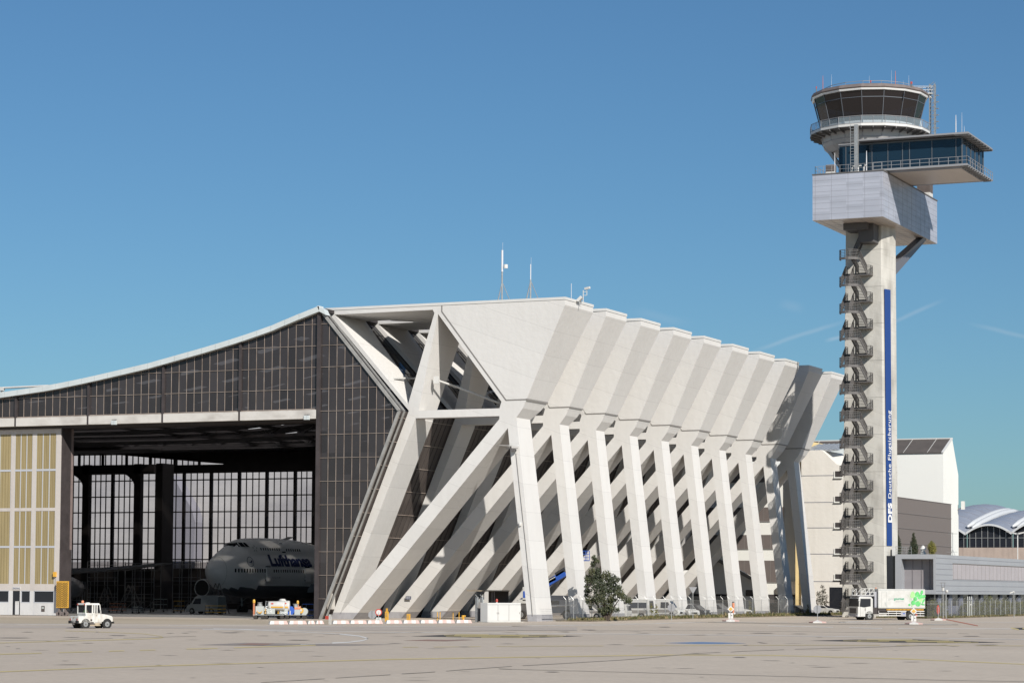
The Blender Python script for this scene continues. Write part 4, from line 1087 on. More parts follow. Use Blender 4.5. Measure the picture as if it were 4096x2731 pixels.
tr = empty('bushy_tree', tp(2428, 2487), 0, 'dark green bushy tree growing between the white pillars and the fence', 'tree')
random.seed(77)
for k in range(26):
    q = random.choice(cl[:20]); a_ = random.uniform(0, 6.28); d_ = q[3]*random.uniform(.9, 1.5); cl.append((q[0]+d_*math.cos(a_), q[1]+random.uniform(-.5, .5), q[2]+d_*math.sin(a_)*.8, random.uniform(.18, .4)))
place(crown(cl, 9000, .11, M['leafs'], 5).build('crown'), tr)
bb = tp(2428, 2488)
place(limbs(bb, [tp(2440, 2420), tp(2385, 2300), tp(2460, 2360), tp(2350, 2370), tp(2400, 2260), tp(2480, 2390)], .16).build('trunk', M['bark']), tr)
tv = 366
yt = empty('young_tree', tp(3288, 2462), 0, 'thin young tree with sparse brown leaves in front of the white office block', 'tree')
cl = [(*tp(px, py), r_) for px, py, r_ in ((3290, 2345, .35), (3295, 2365, .5), (3275, 2375, .5), (3300, 2385, .5), (3285, 2400, .8), (3262, 2410, .6), (3305, 2408, .5), (3290, 2430, .8), (3272, 2440, .6), (3255, 2428, .35))]
place(crown(cl, 1500, .10, [mat('brown_leaf', (.06, .045, .03), .7), M['leafs'][1], M['bark']], 6).build('crown'), yt)
place(limbs(tp(3288, 2462), [tp(3290, 2340), tp(3262, 2400), tp(3305, 2395), tp(3275, 2370)], .07).build('trunk', M['bark']), yt)
def small_tree(name, px, pt, pb, w, V, ms, label, n, size, seed, conical=True, z0=8.7):
    global tv
    tv = V; a = atV(px, pt, V); r_ = w/2
    root = empty(name, (a.x, V, z0), 0, label, 'tree'); cl = []
    random.seed(seed)
    for k in range(16):
        t = (k+.5)/16; rr = r_*((1-t)**.75 if conical else math.sin(math.pi*(t*.75+.2)))
        cl.append((a.x+random.uniform(-.25, .25)*rr, V+random.uniform(-.3, .3)*rr, z0+.2+(a.z-z0-.3)*t, max(.2, rr*.9)))
    place(crown(cl, n, size, ms, seed).build('crown'), root)
    place(B().tube([(a.x, V, z0-.1), (a.x, V, z0+(a.z-z0)*.8)], [.12, .03], 6).build('trunk', M['bark']), root)
small_tree('conifer', 3588, 2118, 2215, 2.0, 343, M['conif'], 'dark conifer on the grey roof, next to the tower shaft', 5000, .08, 31)
small_tree('conifer', 3655, 2128, 2215, 1.6, 344, M['conif'], 'slender dark conifer on the grey roof, standing clear of the tower', 5000, .08, 32)
small_tree('roof_shrub', 3727, 2160, 2215, 1.35, 344, M['leafy'], 'yellow-green shrub on the grey roof beside the conifers', 2500, .08, 33, False)
# hedge
random.seed(9); cl = []
for k in range(130):
    v = 331+k*.72
    h_ = 2.05+.25*math.sin(k*.7)+random.uniform(-.1, .2)+(.7 if 43 < k < 53 or 80 < k < 92 or k in (60, 61) else 0)
    if 12 < k < 23: h_ = .6
    zz = .2
    while zz < h_: cl.append((-87.85+random.uniform(-.25, .25), v, GZ+zz, .42)); zz += .42
for k in range(9):
    for zz in (.3, .8, 1.3, 1.8, 2.1): cl.append((-93.5+k*.62, 331.5, GZ+zz, .45))
tag(crown(cl, 24000, .09, [M['leafs'][1], M['leafs'][2], M['leafs'][3], M['leafy'][0], M['leafy'][1]], 8).build('hedge'), 'long yellow-green hedge behind the wire fence at the right', 'hedge')
# tall weeds
for px, py, h_, V in ((3000, 2452, 2.0, 344), (3022, 2452, 1.6, 344), (2605, 2468, 1.9, 283.5), (2625, 2466, 1.8, 286), (3231, 2452, 1.5, 357)):
    p = atV(px, py, V); random.seed(int(px)); b = B()
    for k in range(70):
        a = random.uniform(0, 6.28); z = random.random()*h_; l = .18*(1.3-z/h_)
        b.mat(random.choice(M['leafy'])); d = Vector((math.cos(a), math.sin(a), .4)); q = Vector((p.x+random.uniform(-.12, .12), p.y, GZ+.1+z))
        b.add([q, q+d*l+Vector((0, 0, .05)), q+d*l*1.5, q+d*l-Vector((0, 0, .06))], [(0, 1, 2, 3)])
    b.mat(M['bark']).tube([(p.x, p.y, GZ), (p.x+.05, p.y, GZ+h_)], .02, 5)
    tag(b.build('tall_weed'), {3000: 'tallest leafy weed left of the fence gate', 3022: 'shorter leafy weed close to the fence gate post', 2605: 'left of the two dry stalks before the fourth white pillar', 2625: 'right of the two dry stalks before the fourth white pillar', 3231: 'yellowish weed at the foot of the last shaded pillar'}[px], 'weed')

# ------------------------------------------------------------------ fences
M['mesh'] = glass('wire_mesh', (.30, .29, .27), .80, .6, (1, 1, 1))
def post_part(root, p, arm, h=2.45, m=None):
    b = B(); b.tube([(p[0], p[1], GZ), (p[0], p[1], GZ+h)], .035, 6)
    a = Vector(arm); q = Vector((p[0], p[1], GZ+h)); b.tube([q, q+a*.42+Vector((0, 0, .4))], .025, 6)
    return place(b.build('fence_post', m or M['steel']), root)
def wires(root, pts, arm, h=2.4):
    b = B(); a = Vector(arm)
    for p, q in zip(pts, pts[1:]):
        for k in (.33, .66, 1.): o = a*.42*k+Vector((0, 0, GZ+h+.4*k)); b.bar(Vector((*p, 0))+o, Vector((*q, 0))+o, .014)
        b.bar((*p, GZ+h-.02), (*q, GZ+h-.02), .02)
    place(b.build('barbed_wire', M['steel']), root)
    b = B()
    for p, q in zip(pts, pts[1:]): b.add([(*p, GZ+.05), (*q, GZ+.05), (*q, GZ+h), (*p, GZ+h)], [(0, 1, 2, 3)])
    place(b.build('wire_netting', M['mesh']), root)
fl = empty('wire_fence', (-111.6, 300, GZ), 0, 'long chain link fence with angled posts running along the white pillars', 'fence')
pts = []
for x in (15, 125, 185, 258, 328, 392, 475, 540, 610, 690, 758, 830, 905, 968, 1035, 1105, 1220, 1285, 1355, 1408, 1480, 1530, 1590, 1660, 1720, 1790, 1860, 1920, 1976):
    p = atU(2200+.5102*x, 2440, -111.2); pts.append((p.x, p.y)); 
for p in pts[1:]: post_part(fl, p, (-.8, -.2, 0))
wires(fl, pts, (-.8, -.2, 0))
for p, q in ((pts[0], pts[1]), (pts[1], pts[2]), (pts[4], pts[5]), (pts[6], pts[7])): place(B().bar((*p, GZ+1.85), (*q, GZ+1.85), .06).build('fence_brace', M['steel']), fl)
place(B().bar((*pts[5], GZ+2.0), (*pts[6], GZ+.3), .04).build('fence_brace', M['steel']), fl); place(B().bar((*pts[13], GZ+1.3), (*pts[14], GZ+.2), .05).build('fence_brace', M['steel']), fl)
fr_ = empty('wire_fence', (-87, 360, GZ), 0, 'chain link fence with posts angled to the right in front of the hedge', 'fence')
pr_ = []
for x in (350, 535, 622, 725, 855, 968, 1092, 1190, 1272, 1322, 1438, 1547, 1655, 1760, 1872, 1970, 2075, 2172, 2278, 2385):
    p = atU(3640+.1939*x, 2440, -86.8); pr_.append((p.x, p.y))
for i, p in enumerate(pr_):
    if i not in (0, 7, 8): post_part(fr_, p, (.9, .2, 0))
wires(fr_, pr_, (.9, .2, 0))
for i, j in ((0, 2), (6, 7), (8, 9)): place(B().bar((*pr_[i], GZ+2.0), (*pr_[j], GZ+2.0), .055).build('fence_brace', M['steel']), fr_)
g0, g1 = Vector((*pr_[7], GZ)), Vector((*pr_[8], GZ)); gate = empty('fence_gate', g0, 0, 'narrow pale metal gate in the right-hand wire fence', 'gate')
M['palem'] = mat('pale_gate_paint', (.55, .56, .53), .5)
b = B()
for t in (0, .5, 1): p = g0.lerp(g1, t); b.bar(p, p+Vector((0, 0, 3.0)), .11)
for z in (.1, 2.5): b.bar(g0+Vector((0, 0, z)), g1+Vector((0, 0, z)), .08)
place(b.build('gate_frame', M['palem']), gate); p = g0.lerp(g1, .7); place(B().box(p.x-.1, p.x+.15, p.y-.1, p.y+.1, 1.6, 1.8).build('lock_box', M['whitep']), gate)

# poles beside the right-hand fence
def pole(px, yb, yt, V, label, head):
    a = atV(px, yb, V); c = atV(px, yt, V); root = empty('camera_pole', (a.x, V, GZ), 0, label, 'pole')
    place(B().tube([(a.x, V, GZ), (a.x, V, c.z)], .06, 8).build('pole', M['steel']), root); b = B()
    if head == 'box': b.mat(M['whitep']).tube([(a.x, V, c.z), (a.x, V, c.z+.45)], .17, 10).mat(M['dsteel']).tube([(a.x, V, c.z+.45), (a.x, V, c.z+.5)], .2, 10)
    if head == 'box':
        for s_ in (-.2, .2): b.bar((a.x+s_, V, c.z+.45), (a.x+s_*1.3, V, c.z+1.1), .04)
        b.bar((a.x-.5, V, c.z+1.1), (a.x+.3, V, c.z+1.1), .04)
    if head == 'ball': b.mat(M['whitep']).lathe([(0, -.2), (.18, -.12), (.22, .05), (.15, .2), (0, .25)], (a.x+.1, V, c.z), 10)
    if head == 'cam': b.mat(M['whitep']).bar((a.x-.55, V-.2, c.z-.1), (a.x+.05, V, c.z+.15), .16).tube([(a.x, V, c.z), (a.x+.1, V, c.z+.12)], .12, 8)
    place(b.build('camera_head'), root)
pole(3772.5, 2462, 2362, 329, 'camera pole with cylindrical white head, tallest beside the hedge', 'box')
pole(3784.5, 2465, 2364, 329.5, 'slim pole topped by a small white ball just right of the tallest camera pole', 'ball')
pole(4056, 2456, 2368, 352, 'pole with tilted white camera near the right end of the hedge', 'cam')
# lamp masts
def lamp_mast(px, V, zt, label, z0=GZ):
    a = atV(px, 2300, V); root = empty('street_lamp', (a.x, V, z0), 0, label, 'street lamp')
    place(B().tube([(a.x, V, z0), (a.x, V, zt)], [.14, .08], 8).build('pole', M['cap']), root)
    for s_ in (-1, 1): place(B().hexa([(a.x+s_*.25, V-.3, zt+.1), (a.x+s_*2.2, V-.3, zt+.5), (a.x+s_*2.2, V+.3, zt+.5), (a.x+s_*.25, V+.3, zt+.1)], [(a.x+s_*.25, V-.3, zt-.2), (a.x+s_*2.2, V-.2, zt+.3), (a.x+s_*2.2, V+.2, zt+.3), (a.x+s_*.25, V+.3, zt-.2)]).build('lamp_head', M['cap']), root)
p = atV(4071, 2132, 470); lamp_mast(4071, 470, p.z, 'tall lamp mast with two heads in front of the domed terminal')

# ------------------------------------------------------------------ road signs, barriers, small street furniture
def sign_base(root, c, r_=.95):
    for k in range(6):
        a = math.pi*2*k/6+.3; a2 = a+math.pi/3
        o_ = [(0, 0, .34), (r_*math.cos(a), r_*math.sin(a), .13), (r_*math.cos(a2), r_*math.sin(a2), .13), (0, 0, .0), (r_*math.cos(a), r_*math.sin(a), -.0), (r_*math.cos(a2), r_*math.sin(a2), 0.)]
        b = B(); b.add([(c.x+x, c.y+y, GZ+z+.01) for x, y, z in o_], [(0, 1, 2), (1, 4, 5, 2), (3, 5, 4)])
        place(b.build('base_segment', M['pink'] if k % 2 else M['chalk']), root)
def basis(): d = Vector((RT.x, RT.y, 0)).normalized(); return d, Vector((0, 0, 1)), Vector((d.y, -d.x, 0))
EX, EZ, EN = basis()                                # image-right, up, towards the road users in front
def plate(c, pts, m, th=.03):                      # flat plate facing the camera side of the road
    b = B(); b.hexa([c+EX*x+EZ*z for x, z in pts], [c+EX*x+EZ*z-EN*th for x, z in pts]); b.mat(m); b.mi = [0]*len(b.f); return b
def road_sign(px, py, label, kind, h, base=True, group=None):
    c = atZ(px, py); c.z = GZ; s_ = (c-EYE).length/F_PX
    root = empty('road_sign', c, 0, label, 'road sign')
    if base: sign_base(root, c, 1.0)
    place(B().tube([c+Vector((0, 0, .2 if base else 0)), c+Vector((0, 0, h))], .04, 6).build('post', M['steel']), root)
    t = c+Vector((0, 0, h)); oct_ = [(.42*math.cos(math.pi/8+k*math.pi/4), .42*math.sin(math.pi/8+k*math.pi/4)) for k in range(8)]
    if kind == 'back': place(plate(t-EZ*.35+EN*-.05, [(x*1.15, z*1.15) for x, z in oct_], M['railgrey']).build('octagonal_plate'), root); place(B().bar(t-EZ*.75+EN*.01, t+EZ*.1+EN*.01, .05).build('plate_rail', M['steel']), root)
    if kind == 'red': place(plate(t-EZ*.35+EN*-.05, [(x*.45, z*1.5) for x, z in oct_], M['red']).build('octagonal_plate'), root)
    if kind == 'priority':
        q = .40
        place(plate(t, [(-q, 0), (0, -q), (q, 0), (0, q)], M['chalk']).build('diamond_plate'), root); place(plate(t+EN*.02, [(-q*.6, 0), (0, -q*.6), (q*.6, 0), (0, q*.6)], M['yellow']).build('yellow_diamond'), root)
        place(plate(t-EZ*.78, [(-.28, -.32), (.28, -.32), (.28, .32), (-.28, .32)], M['chalk']).build('supplementary_plate'), root)
        b = plate(t-EZ*.78+EN*.02, [(-.03, -.25), (.04, -.25), (.04, .0), (.17, .0), (.17, .07), (-.03, .07)], M['black'])
        place(b.build('route_symbol'), root)
    if kind == 'yield': place(plate(t-EZ*.3, [(-.5, .43), (.5, .43), (0, -.43)], M['railgrey']).build('triangular_plate'), root)
    if kind == 'round':
        n = 20; cc = [(math.cos(2*math.pi*k/n), math.sin(2*math.pi*k/n)) for k in range(n)]
        place(plate(t, [(x*.36, z*.36) for x, z in cc], M['red']).build('round_plate'), root); place(plate(t+EN*.02, [(x*.25, z*.25) for x, z in cc], M['chalk']).build('white_disc'), root)
        place(plate(t-EZ*.78, [(-.27, -.25), (.27, -.25), (.27, .25), (-.27, .25)], M['palem']).build('supplementary_plate'), root)
        b = B(); 
        for k in range(3): b.bar(t-EZ*(.65+.12*k)-EX*.2+EN*.02, t-EZ*(.65+.12*k)+EX*.18+EN*.02, .03)
        place(b.build('plate_lines', M['txtgrey']), root)
    return root
road_sign(3270, 2490, 'grey octagonal sign seen from behind on a red and white foot, before the office block', 'back', 1.9)
road_sign(2923, 2484, 'yellow diamond priority sign on a pink and white foot near the red hydrant', 'priority', 1.45)
road_sign(3655, 2496, 'yellow diamond priority sign on a red and white foot in front of the catering truck', 'priority', 1.45)
road_sign(3753, 2480, 'narrow dark red sign turned edge-on, on a red and white foot by the hedge', 'red', 1.7)
road_sign(2686, 2481, 'grey octagonal sign back on a slim post without foot, by the white van', 'back', 1.9, False)
road_sign(2771.5, 2477, 'tall post carrying a downward triangle sign seen from behind', 'yield', 3.9, False)
road_sign(1514, 2492, 'round red and white no-entry style sign before the row of barriers', 'round', 1.15, False)
r_ = road_sign(1489, 2480, 'small grey octagonal sign back left of the round red sign', 'back', 1.0, False)

def barrier(x0, x1, y, label):
    p = atZ(x0, y); q = atZ(x1, y); d = (q-p); L = d.length; d.normalize(); n = Vector((-d.y, d.x, 0))
    root = empty('kerb_barrier', (p.x, p.y, GZ), 0, label, 'barrier', 'red and white concrete barriers on the apron')
    root['group'] = 'red and white concrete barriers on the apron'
    for k in range(4):
        t0, t1 = L*k/4+(.02 if k == 0 else 0), L*(k+1)/4-(.02 if k == 3 else 0); s_ = .12
        a = [p+d*t0+n*w+Vector((0, 0, GZ-p.z+z)) for w, z in ((-.22, .02), (.22, .02), (.14, .36), (-.14, .36))]
        c = [p+d*t1+n*w+Vector((0, 0, GZ-p.z+z)) for w, z in ((-.22, .02), (.22, .02), (.14, .36), (-.14, .36))]
        if k == 0: a = [a[0], a[1], a[2]+d*.12, a[3]+d*.12]
        if k == 3: c = [c[0], c[1], c[2]-d*.15, c[3]-d*.15]
        place(B().hexa(a, c).build('stripe_block', M['chalk'] if k % 2 == 0 else M['pink']), root)
BX = [(1075, 1151), (1153, 1226), (1228, 1260), (1261, 1295), (1328, 1397), (1398, 1466), (1467, 1530), (1542, 1608), (1610, 1677), (1679, 1746), (1750, 1818), (1822, 1886)]
BL = ['leftmost barrier, below the ground carts', 'second barrier from the left, below the white tanks', 'first of two short barriers before the hangar corner', 'second of two short barriers before the hangar corner',
      'barrier just right of the small white post', 'barrier left of the one by the round sign, under the first strut', 'barrier partly behind the round red and white sign', 'barrier right of the round sign, under the first yellow post',
      'barrier under the gap between the two yellow posts', 'barrier right of the second yellow post', 'barrier below the yellow and black rail', 'rightmost barrier, below the yellow hydrant']
for k, ((a, c), l) in enumerate(zip(BX, BL)): barrier(a, c, 2496-k*.45, 'red and white '+l)
def atG(px, py): p = atZ(px, py); return Vector((p.x, p.y, GZ))
for px, l in ((1547, 'taller yellow post at the foot of the struts, nearer the round sign'), (1634, 'shorter yellow post with black marks between two struts')):
    p = atG(px, 2485); h = 1.1 if px < 1600 else .85
    b = B().mat(M['yellow']).box(p.x-.17, p.x+.17, p.y-.12, p.y+.12, GZ, GZ+h)
    if px < 1600: b.box(p.x-.08, p.x+.08, p.y-.08, p.y+.08, GZ+h, GZ+h+.35)
    b.mat(M['seam'])
    for k in range(3): b.box(p.x-.1, p.x+.1, p.y-.13, p.y-.122, GZ+h-.25-.15*k, GZ+h-.2-.15*k)
    tag(b.build('yellow_post'), l, 'post')
p = atG(1318, 2496); root = empty('small_gate_barrier', p, 0, 'small white post with red striped board at the hangar corner', 'barrier')
place(B().box(p.x-.5, p.x-.1, p.y, p.y+.08, GZ+.5, GZ+.85).build('striped_board', M['red']), root); place(B().box(p.x-.1, p.x+.0, p.y, p.y+.1, GZ, GZ+1.0).box(p.x+.08, p.x+.16, p.y, p.y+.1, GZ, GZ+1.0).build('post', M['whitep']), root)
p = atG(1760, 2480); q = atG(1836, 2478); root = empty('guard_rail', p, 0, 'black and yellow tube rail on four legs between the struts', 'rail')
dd = (q-p); nn_ = Vector((-dd.y, dd.x, 0)).normalized()*.8
for a in (p, q, p+nn_+dd*.2, q+nn_*.2-dd*.25): place(B().tube([a, a+Vector((0, 0, .95))], .05, 6).build('leg', M['yellow']), root)
b = B().mat(M['roofbrown']).bar(p+Vector((0, 0, 1)), q+Vector((0, 0, 1)), .09); place(b.build('rail_tube'), root)
def hydrant(px, py, h, m, label, cap):
    p = atG(px, py); p.z = GZ+ (.12 if h > 1.2 else 0); root = empty('hydrant', p, 0, label, 'hydrant')
    place(B().lathe([(.13, 0), (.13, h*.75), (.2, h*.76), (.2, h*.95), (.16, h), (0, h)], p, 12).build('body', m), root)
    place(B().disc(p+Vector((0, -.15, h*.55)), .11, (0, 1, 0), .15).disc(p+Vector((.2, 0, h*.85)), .09, (1, 0, 0), .15).build('outlet', cap), root)
hydrant(1853, 2481, .62, M['yellow'], 'small yellow hydrant beside the tube rail', M['yellow'])
p = atV(2933, 2462, 333); 
p = Vector((-110.6, atU(2933, 2440, -110.6).y, GZ+.12)); root = empty('hydrant', p, 0, 'tall orange-red hydrant in front of the wire fence', 'hydrant')
M['orange'] = mat('faded_orange', (.62, .24, .13), .6, var=.2, scale=4)
place(B().lathe([(.14, 0), (.12, 1.25), (.18, 1.27), (.18, 1.75), (.14, 1.85), (0, 1.85)], p, 12).build('body', M['orange']), root); place(B().disc(p+Vector((.22, -.1, .45)), .13, (.4, -1, 0), .1).build('outlet', M['chalk']), root); place(B().lathe([(.16, 1.85), (.16, 2.02), (0, 2.05)], p, 12).build('cap', M['dsteel']), root)
# switch cabinet by pillar
a = atG(1950, 2488); c = atG(2083, 2487); ex = (c-a).normalized(); L = (c-a).length; ny = Vector((-ex.y, ex.x, 0)); hz = 2.12
root = empty('switch_cabinet', a, 0, 'large white three-door switch cabinet beside the first pillar', 'cabinet')
def obox(o, ex, ny, x0, x1, y0, y1, z0, z1, b=None):
    b = b or B(); P_ = lambda x, y, z: o+ex*x+ny*y+Vector((0, 0, z))
    return b.hexa([P_(x0, y0, z0), P_(x1, y0, z0), P_(x1, y1, z0), P_(x0, y1, z0)], [P_(x0, y0, z1), P_(x1, y0, z1), P_(x1, y1, z1), P_(x0, y1, z1)])
place(obox(a, ex, ny, 0, L, 0, 1.1, .05, hz).build('body', M['cap'], bevel=.02), root)
place(obox(a, ex, ny, -.05, L+.35, -.1, 1.2, -.1, .05).build('plinth', M['concrete']), root)
for k, (x0, x1) in enumerate(((.04, L*.3), (L*.31, L*.63), (L*.64, L-.1))):
    d_ = place(obox(a, ex, ny, x0, x1, -.03, -.002, .18, hz-.22).build('door', M['cap']), root)
    o_ = obox(a, ex, ny, x1-.14 if k != 1 else x0+.06, x1-.1 if k != 1 else x0+.1, -.06, -.03, .9, 1.1).build('handle', M['seam']); o_.parent = d_
b = obox(a, ex, ny, .0, L, -.035, -.031, hz-.2, hz-.18); 
for x in (L*.305, L*.635): obox(a, ex, ny, x-.012, x+.012, -.035, -.004, .18, hz-.2, b)
place(b.build('door_gap', M['seam']), root)
place(obox(a, ex, ny, L, L+.35, .3, .6, 1.2, 1.75).build('meter_box', M['cap']), root)
q = a+ex*(L*.35)+ny*.4; tag(B().mat(M['cap']).lathe([(.1, 0), (.1, .08)], q+Vector((0, 0, hz)), 10).mat(M['red']).lathe([(.12, .08), (.14, .3), (.09, .42), (0, .44)], q+Vector((0, 0, hz)), 10).build('warning_lamp'), 'small red warning lamp on top of the white cabinet', 'lamp')
# frame posts, meter cabinet and shelter left of the cabinet
a2 = atG(1908, 2487); root = empty('gate_post_pair', a2, 0, 'pair of tall grey steel gate posts left of the white cabinet', 'gate')
for off in (0, .75): place(obox(a2, ex, ny, off, off+.22, 0, .3, 0, 2.75).bar(a2+ex*off+Vector((0, 0, 2.75)), a2+ex*(off-.3)+Vector((0, 0, 3.0)), .07).build('post', M['steel']), root)
place(obox(a2, ex, ny, .2, .76, .1, .2, .1, 2.2).build('infill_panel', M['seam']), root)
a3 = atG(1936, 2480); tag(obox(a3, ex, ny, -.1, .5, .5, .8, .9, 2.4).build('meter_cabinet', M['palem']), 'small pale louvred cabinet on a post between gate posts and white cabinet', 'cabinet')
sh = empty('shelter', atG(1930, 2470), 0, 'rusty flat-roofed shelter on thin posts between the struts', 'shelter'); s0 = atV(1898, 2362, 262); s1_ = atV(1978, 2366, 262)
place(B().box(s0.x-1, s1_.x+.2, 262, 266, s0.z-.05, s0.z+.1).build('roof', mat('rusty_sheet_edge', (.28, .23, .17), .7, var=.3, scale=2)), sh)
for px in (1968, 1977, 1935): u = atV(px, 2400, 262.2).x; place(B().tube([(u, 262.2, GZ), (u, 262.2, s0.z)], .05, 6).build('post', M['roofbrown']), sh)
place(B().box(s0.x, s1_.x, 265.9, 266, GZ, s0.z).build('back_panel', M['darkwall']), sh)
# little sign on the second strut
p = atV(1632.5, 2390, 267.4); sb = B().box(p.x-.36, p.x+.36, 267.43, 267.47, p.z-.2, p.z+.2).build('wall_sign', mat('navy_sign', (.03, .04, .09), .5)); tag(sb, 'small dark blue sign with two white text lines on the second strut', 'sign')
b = B()
for k, s_ in enumerate(('Gebäude 532a', 'Flurförderzeuge')): put_text(b, s_, (p.x-.31, 267.42, p.z+.04-.16*k), (1, 0, 0), (0, 0, 1), .12, .004, width=.6)
place(b.build('lettering', M['bannertext']), sb) if False else None
o_ = b.build('lettering', M['bannertext']); o_.parent = sb
# floodlight on pillar one
p = atV(2047, 1785, 254.9); root = empty('floodlight', p, 0, 'twin-winged floodlight fixed to the front of the first pillar', 'floodlight')
b = B().mat(M['cap'])
for s_, l_ in ((-1, 1.35), (1, 1.2)):
    b.hexa([p+Vector((s_*.05, -.1, .15)), p+Vector((s_*.05, -.75, .12)), p+Vector((s_*l_, -.5, .02+ (.14 if s_ < 0 else 0))), p+Vector((s_*l_*.85, -.1, .16))],
           [p+Vector((s_*.05, -.1, .04)), p+Vector((s_*.05, -.7, .0)), p+Vector((s_*l_, -.5, -.02+(.14 if s_ < 0 else 0))), p+Vector((s_*l_*.85, -.1, .06))])
place(b.build('lamp_wing'), root); b = B().bar(p+Vector((-.6, -.3, -.25)), p+Vector((.9, -.3, -.25)), .07).bar(p+Vector((0, -.3, .1)), p+Vector((0, -.2, -.5)), .12).box(p.x-.05, p.x+.5, p.y-.35, p.y+.1, p.z-.55, p.z-.3); place(b.build('bracket', M['dsteel']), root)
b = B(); pp = [(px, py) for px, py in ((2064, 1812), (2078, 1950), (2100, 2150), (2125, 2400), (2130, 2462))]
P_ = [atV(x, y, 255.25) for x, y in pp]; tag(B().tube(P_, .035, 5).build('cable', M['seam']), 'thin dark cable running down the first pillar from the floodlight', 'cable')
p = atV(2080, 2093, 255.2); tag(B().mat(M['whitep']).lathe([(0, -.3), (.16, -.25), (.18, 0), (.1, .15), (0, .18)], p, 10).bar(p, p+Vector((0, .3, .1)), .08).build('dome_camera'), 'small white dome camera halfway up the first pillar', 'camera')
# white tie tubes between struts
def tie(pts, label, e0=None):
    b = B().mat(M['cap']).tube(pts, .13, 10); tag(b.build('tie_tube'), label, 'tube')
tie([atV(1574, 1513, 257), atV(1660, 1513, 262)], 'short white horizontal tube from the slanted edge strut')
tie([atV(1752, 1522, 257), atV(1830, 1548, 260), atV(1998, 1612, 262)], 'long white tube running down to the right inside the strut opening')
p = atV(1745, 1518, 256.8); tag(B().box(p.x-.3, p.x+.35, 256.7, 256.9, p.z-.45, p.z+.4).build('tube_bracket', M['cap']), 'white bracket plate at the upper end of the long tube', 'bracket')
# things on the hangar roof
ZR = 36.56
def rmast(px, V, ztop, label, drum=False, tripod=True):
    x = atV(px, 1185, V).x; root = empty('roof_mast', (x, V, ZR), 0, label, 'mast')
    place(B().tube([(x, V, ZR), (x, V, ZR+(ztop-ZR)*.6)], .1, 8).build('pole', M['steel']), root)
    place(B().tube([(x, V, ZR+(ztop-ZR)*.6), (x, V, ztop)], .12 if drum else .06, 8).tube([(x+.05, V, ztop), (x+.05, V, ztop+ (.9 if drum else .8))], .012, 5).build('antenna', M['antw']), root)
    for a in range(3):
        an = a*2.09+.5; place(B().tube([(x, V, ZR+2.6), (x+1.1*math.cos(an), V+1.1*math.sin(an), ZR)], .04, 5).build('leg', M['steel']), root)
    if drum: place(B().tube([(x+.45, V, ZR+(ztop-ZR)*.66), (x+.45, V, ZR+(ztop-ZR)*.73)], .25, 10).build('drum', M['cap']), root)
rmast(2008, 259, atV(2008, 1001, 259).z, 'tallest antenna mast on the hangar roof, with a white drum', True)
rmast(2122, 259, atV(2122, 1057, 259).z, 'shorter tripod antenna mast on the hangar roof')
x = atV(2285, 1190, 259).x; tag(B().tube([(x, 259, ZR), (x, 259, ZR+2.0)], .03, 6).build('whip_antenna', M['antw']), 'thin whip antenna on the hangar roof near the corner', 'antenna')
p = atV(2333, 1180, 258.5); root = empty('roof_camera', (p.x, 258.5, ZR-.3), 0, 'white surveillance camera on a bracket at the roof corner', 'camera')
place(B().bar((p.x, 258.5, ZR-.3), (p.x, 258.5, ZR+1.1), .07).bar((p.x, 258.5, ZR+.9), (p.x+.45, 258.5, ZR+.9), .06).bar((p.x, 258.5, ZR+.5), (p.x+.45, 258.5, ZR+.5), .06).bar((p.x+.45, 258.5, ZR+.5), (p.x+.45, 258.5, ZR+1.25), .06).build('bracket', M['cap']), root)
place(B().bar((p.x+.2, 258.5, ZR+1.25), (p.x+.85, 258.4, ZR+1.35), .24).build('camera_body', M['cap']), root)
tag(B().hexa([(p.x-.9, 258.3, ZR-.1), (p.x-.3, 258.3, ZR+.45), (p.x-.1, 258.3, ZR+.2), (p.x-.5, 258.3, ZR-.2)], [(p.x-.9, 258.8, ZR-.1), (p.x-.3, 258.8, ZR+.45), (p.x-.1, 258.8, ZR+.2), (p.x-.5, 258.8, ZR-.2)]).build('roof_spotlight', M['cap']), 'tilted white spotlight just left of the roof camera', 'spotlight')
b = B(); q = atV(8, 1555, 262); b.tube([(q.x-12, 262, q.z), (q.x+7.2, 262, q.z+.2)], .14, 8).bar((q.x, 262, q.z), (q.x-.4, 262, q.z-1.2), .15).bar((q.x, 262, q.z), (q.x+.4, 262, q.z-1.2), .15).box(q.x-.3, q.x+.3, 261.8, 262.2, q.z-.25, q.z+.2)
tag(b.build('roof_pipe', M['cap']), 'white pipe on a bracket above the left end of the roof', 'pipe')
for px, py in ((457, 1688), (1228, 1668)):
    p = atV(px, py, 251.7); root = empty('door_floodlight', p, 0, 'floodlight under the white lintel near the '+('left' if px < 800 else 'right')+' end of the opening', 'floodlight')
    place(B().bar(p+Vector((-.35, 0, .3)), p+Vector((.35, 0, .3)), .07).bar(p+Vector((0, 0, .3)), p+Vector((0, .4, .3)), .06).build('bracket', M['dsteel']), root)
    place(B().box(p.x-.33, p.x-.02, 251.5, 251.8, p.z-.3, p.z+.2).box(p.x+.02, p.x+.33, 251.5, 251.8, p.z-.3, p.z+.2).build('lamp_head', M['fascia']), root)

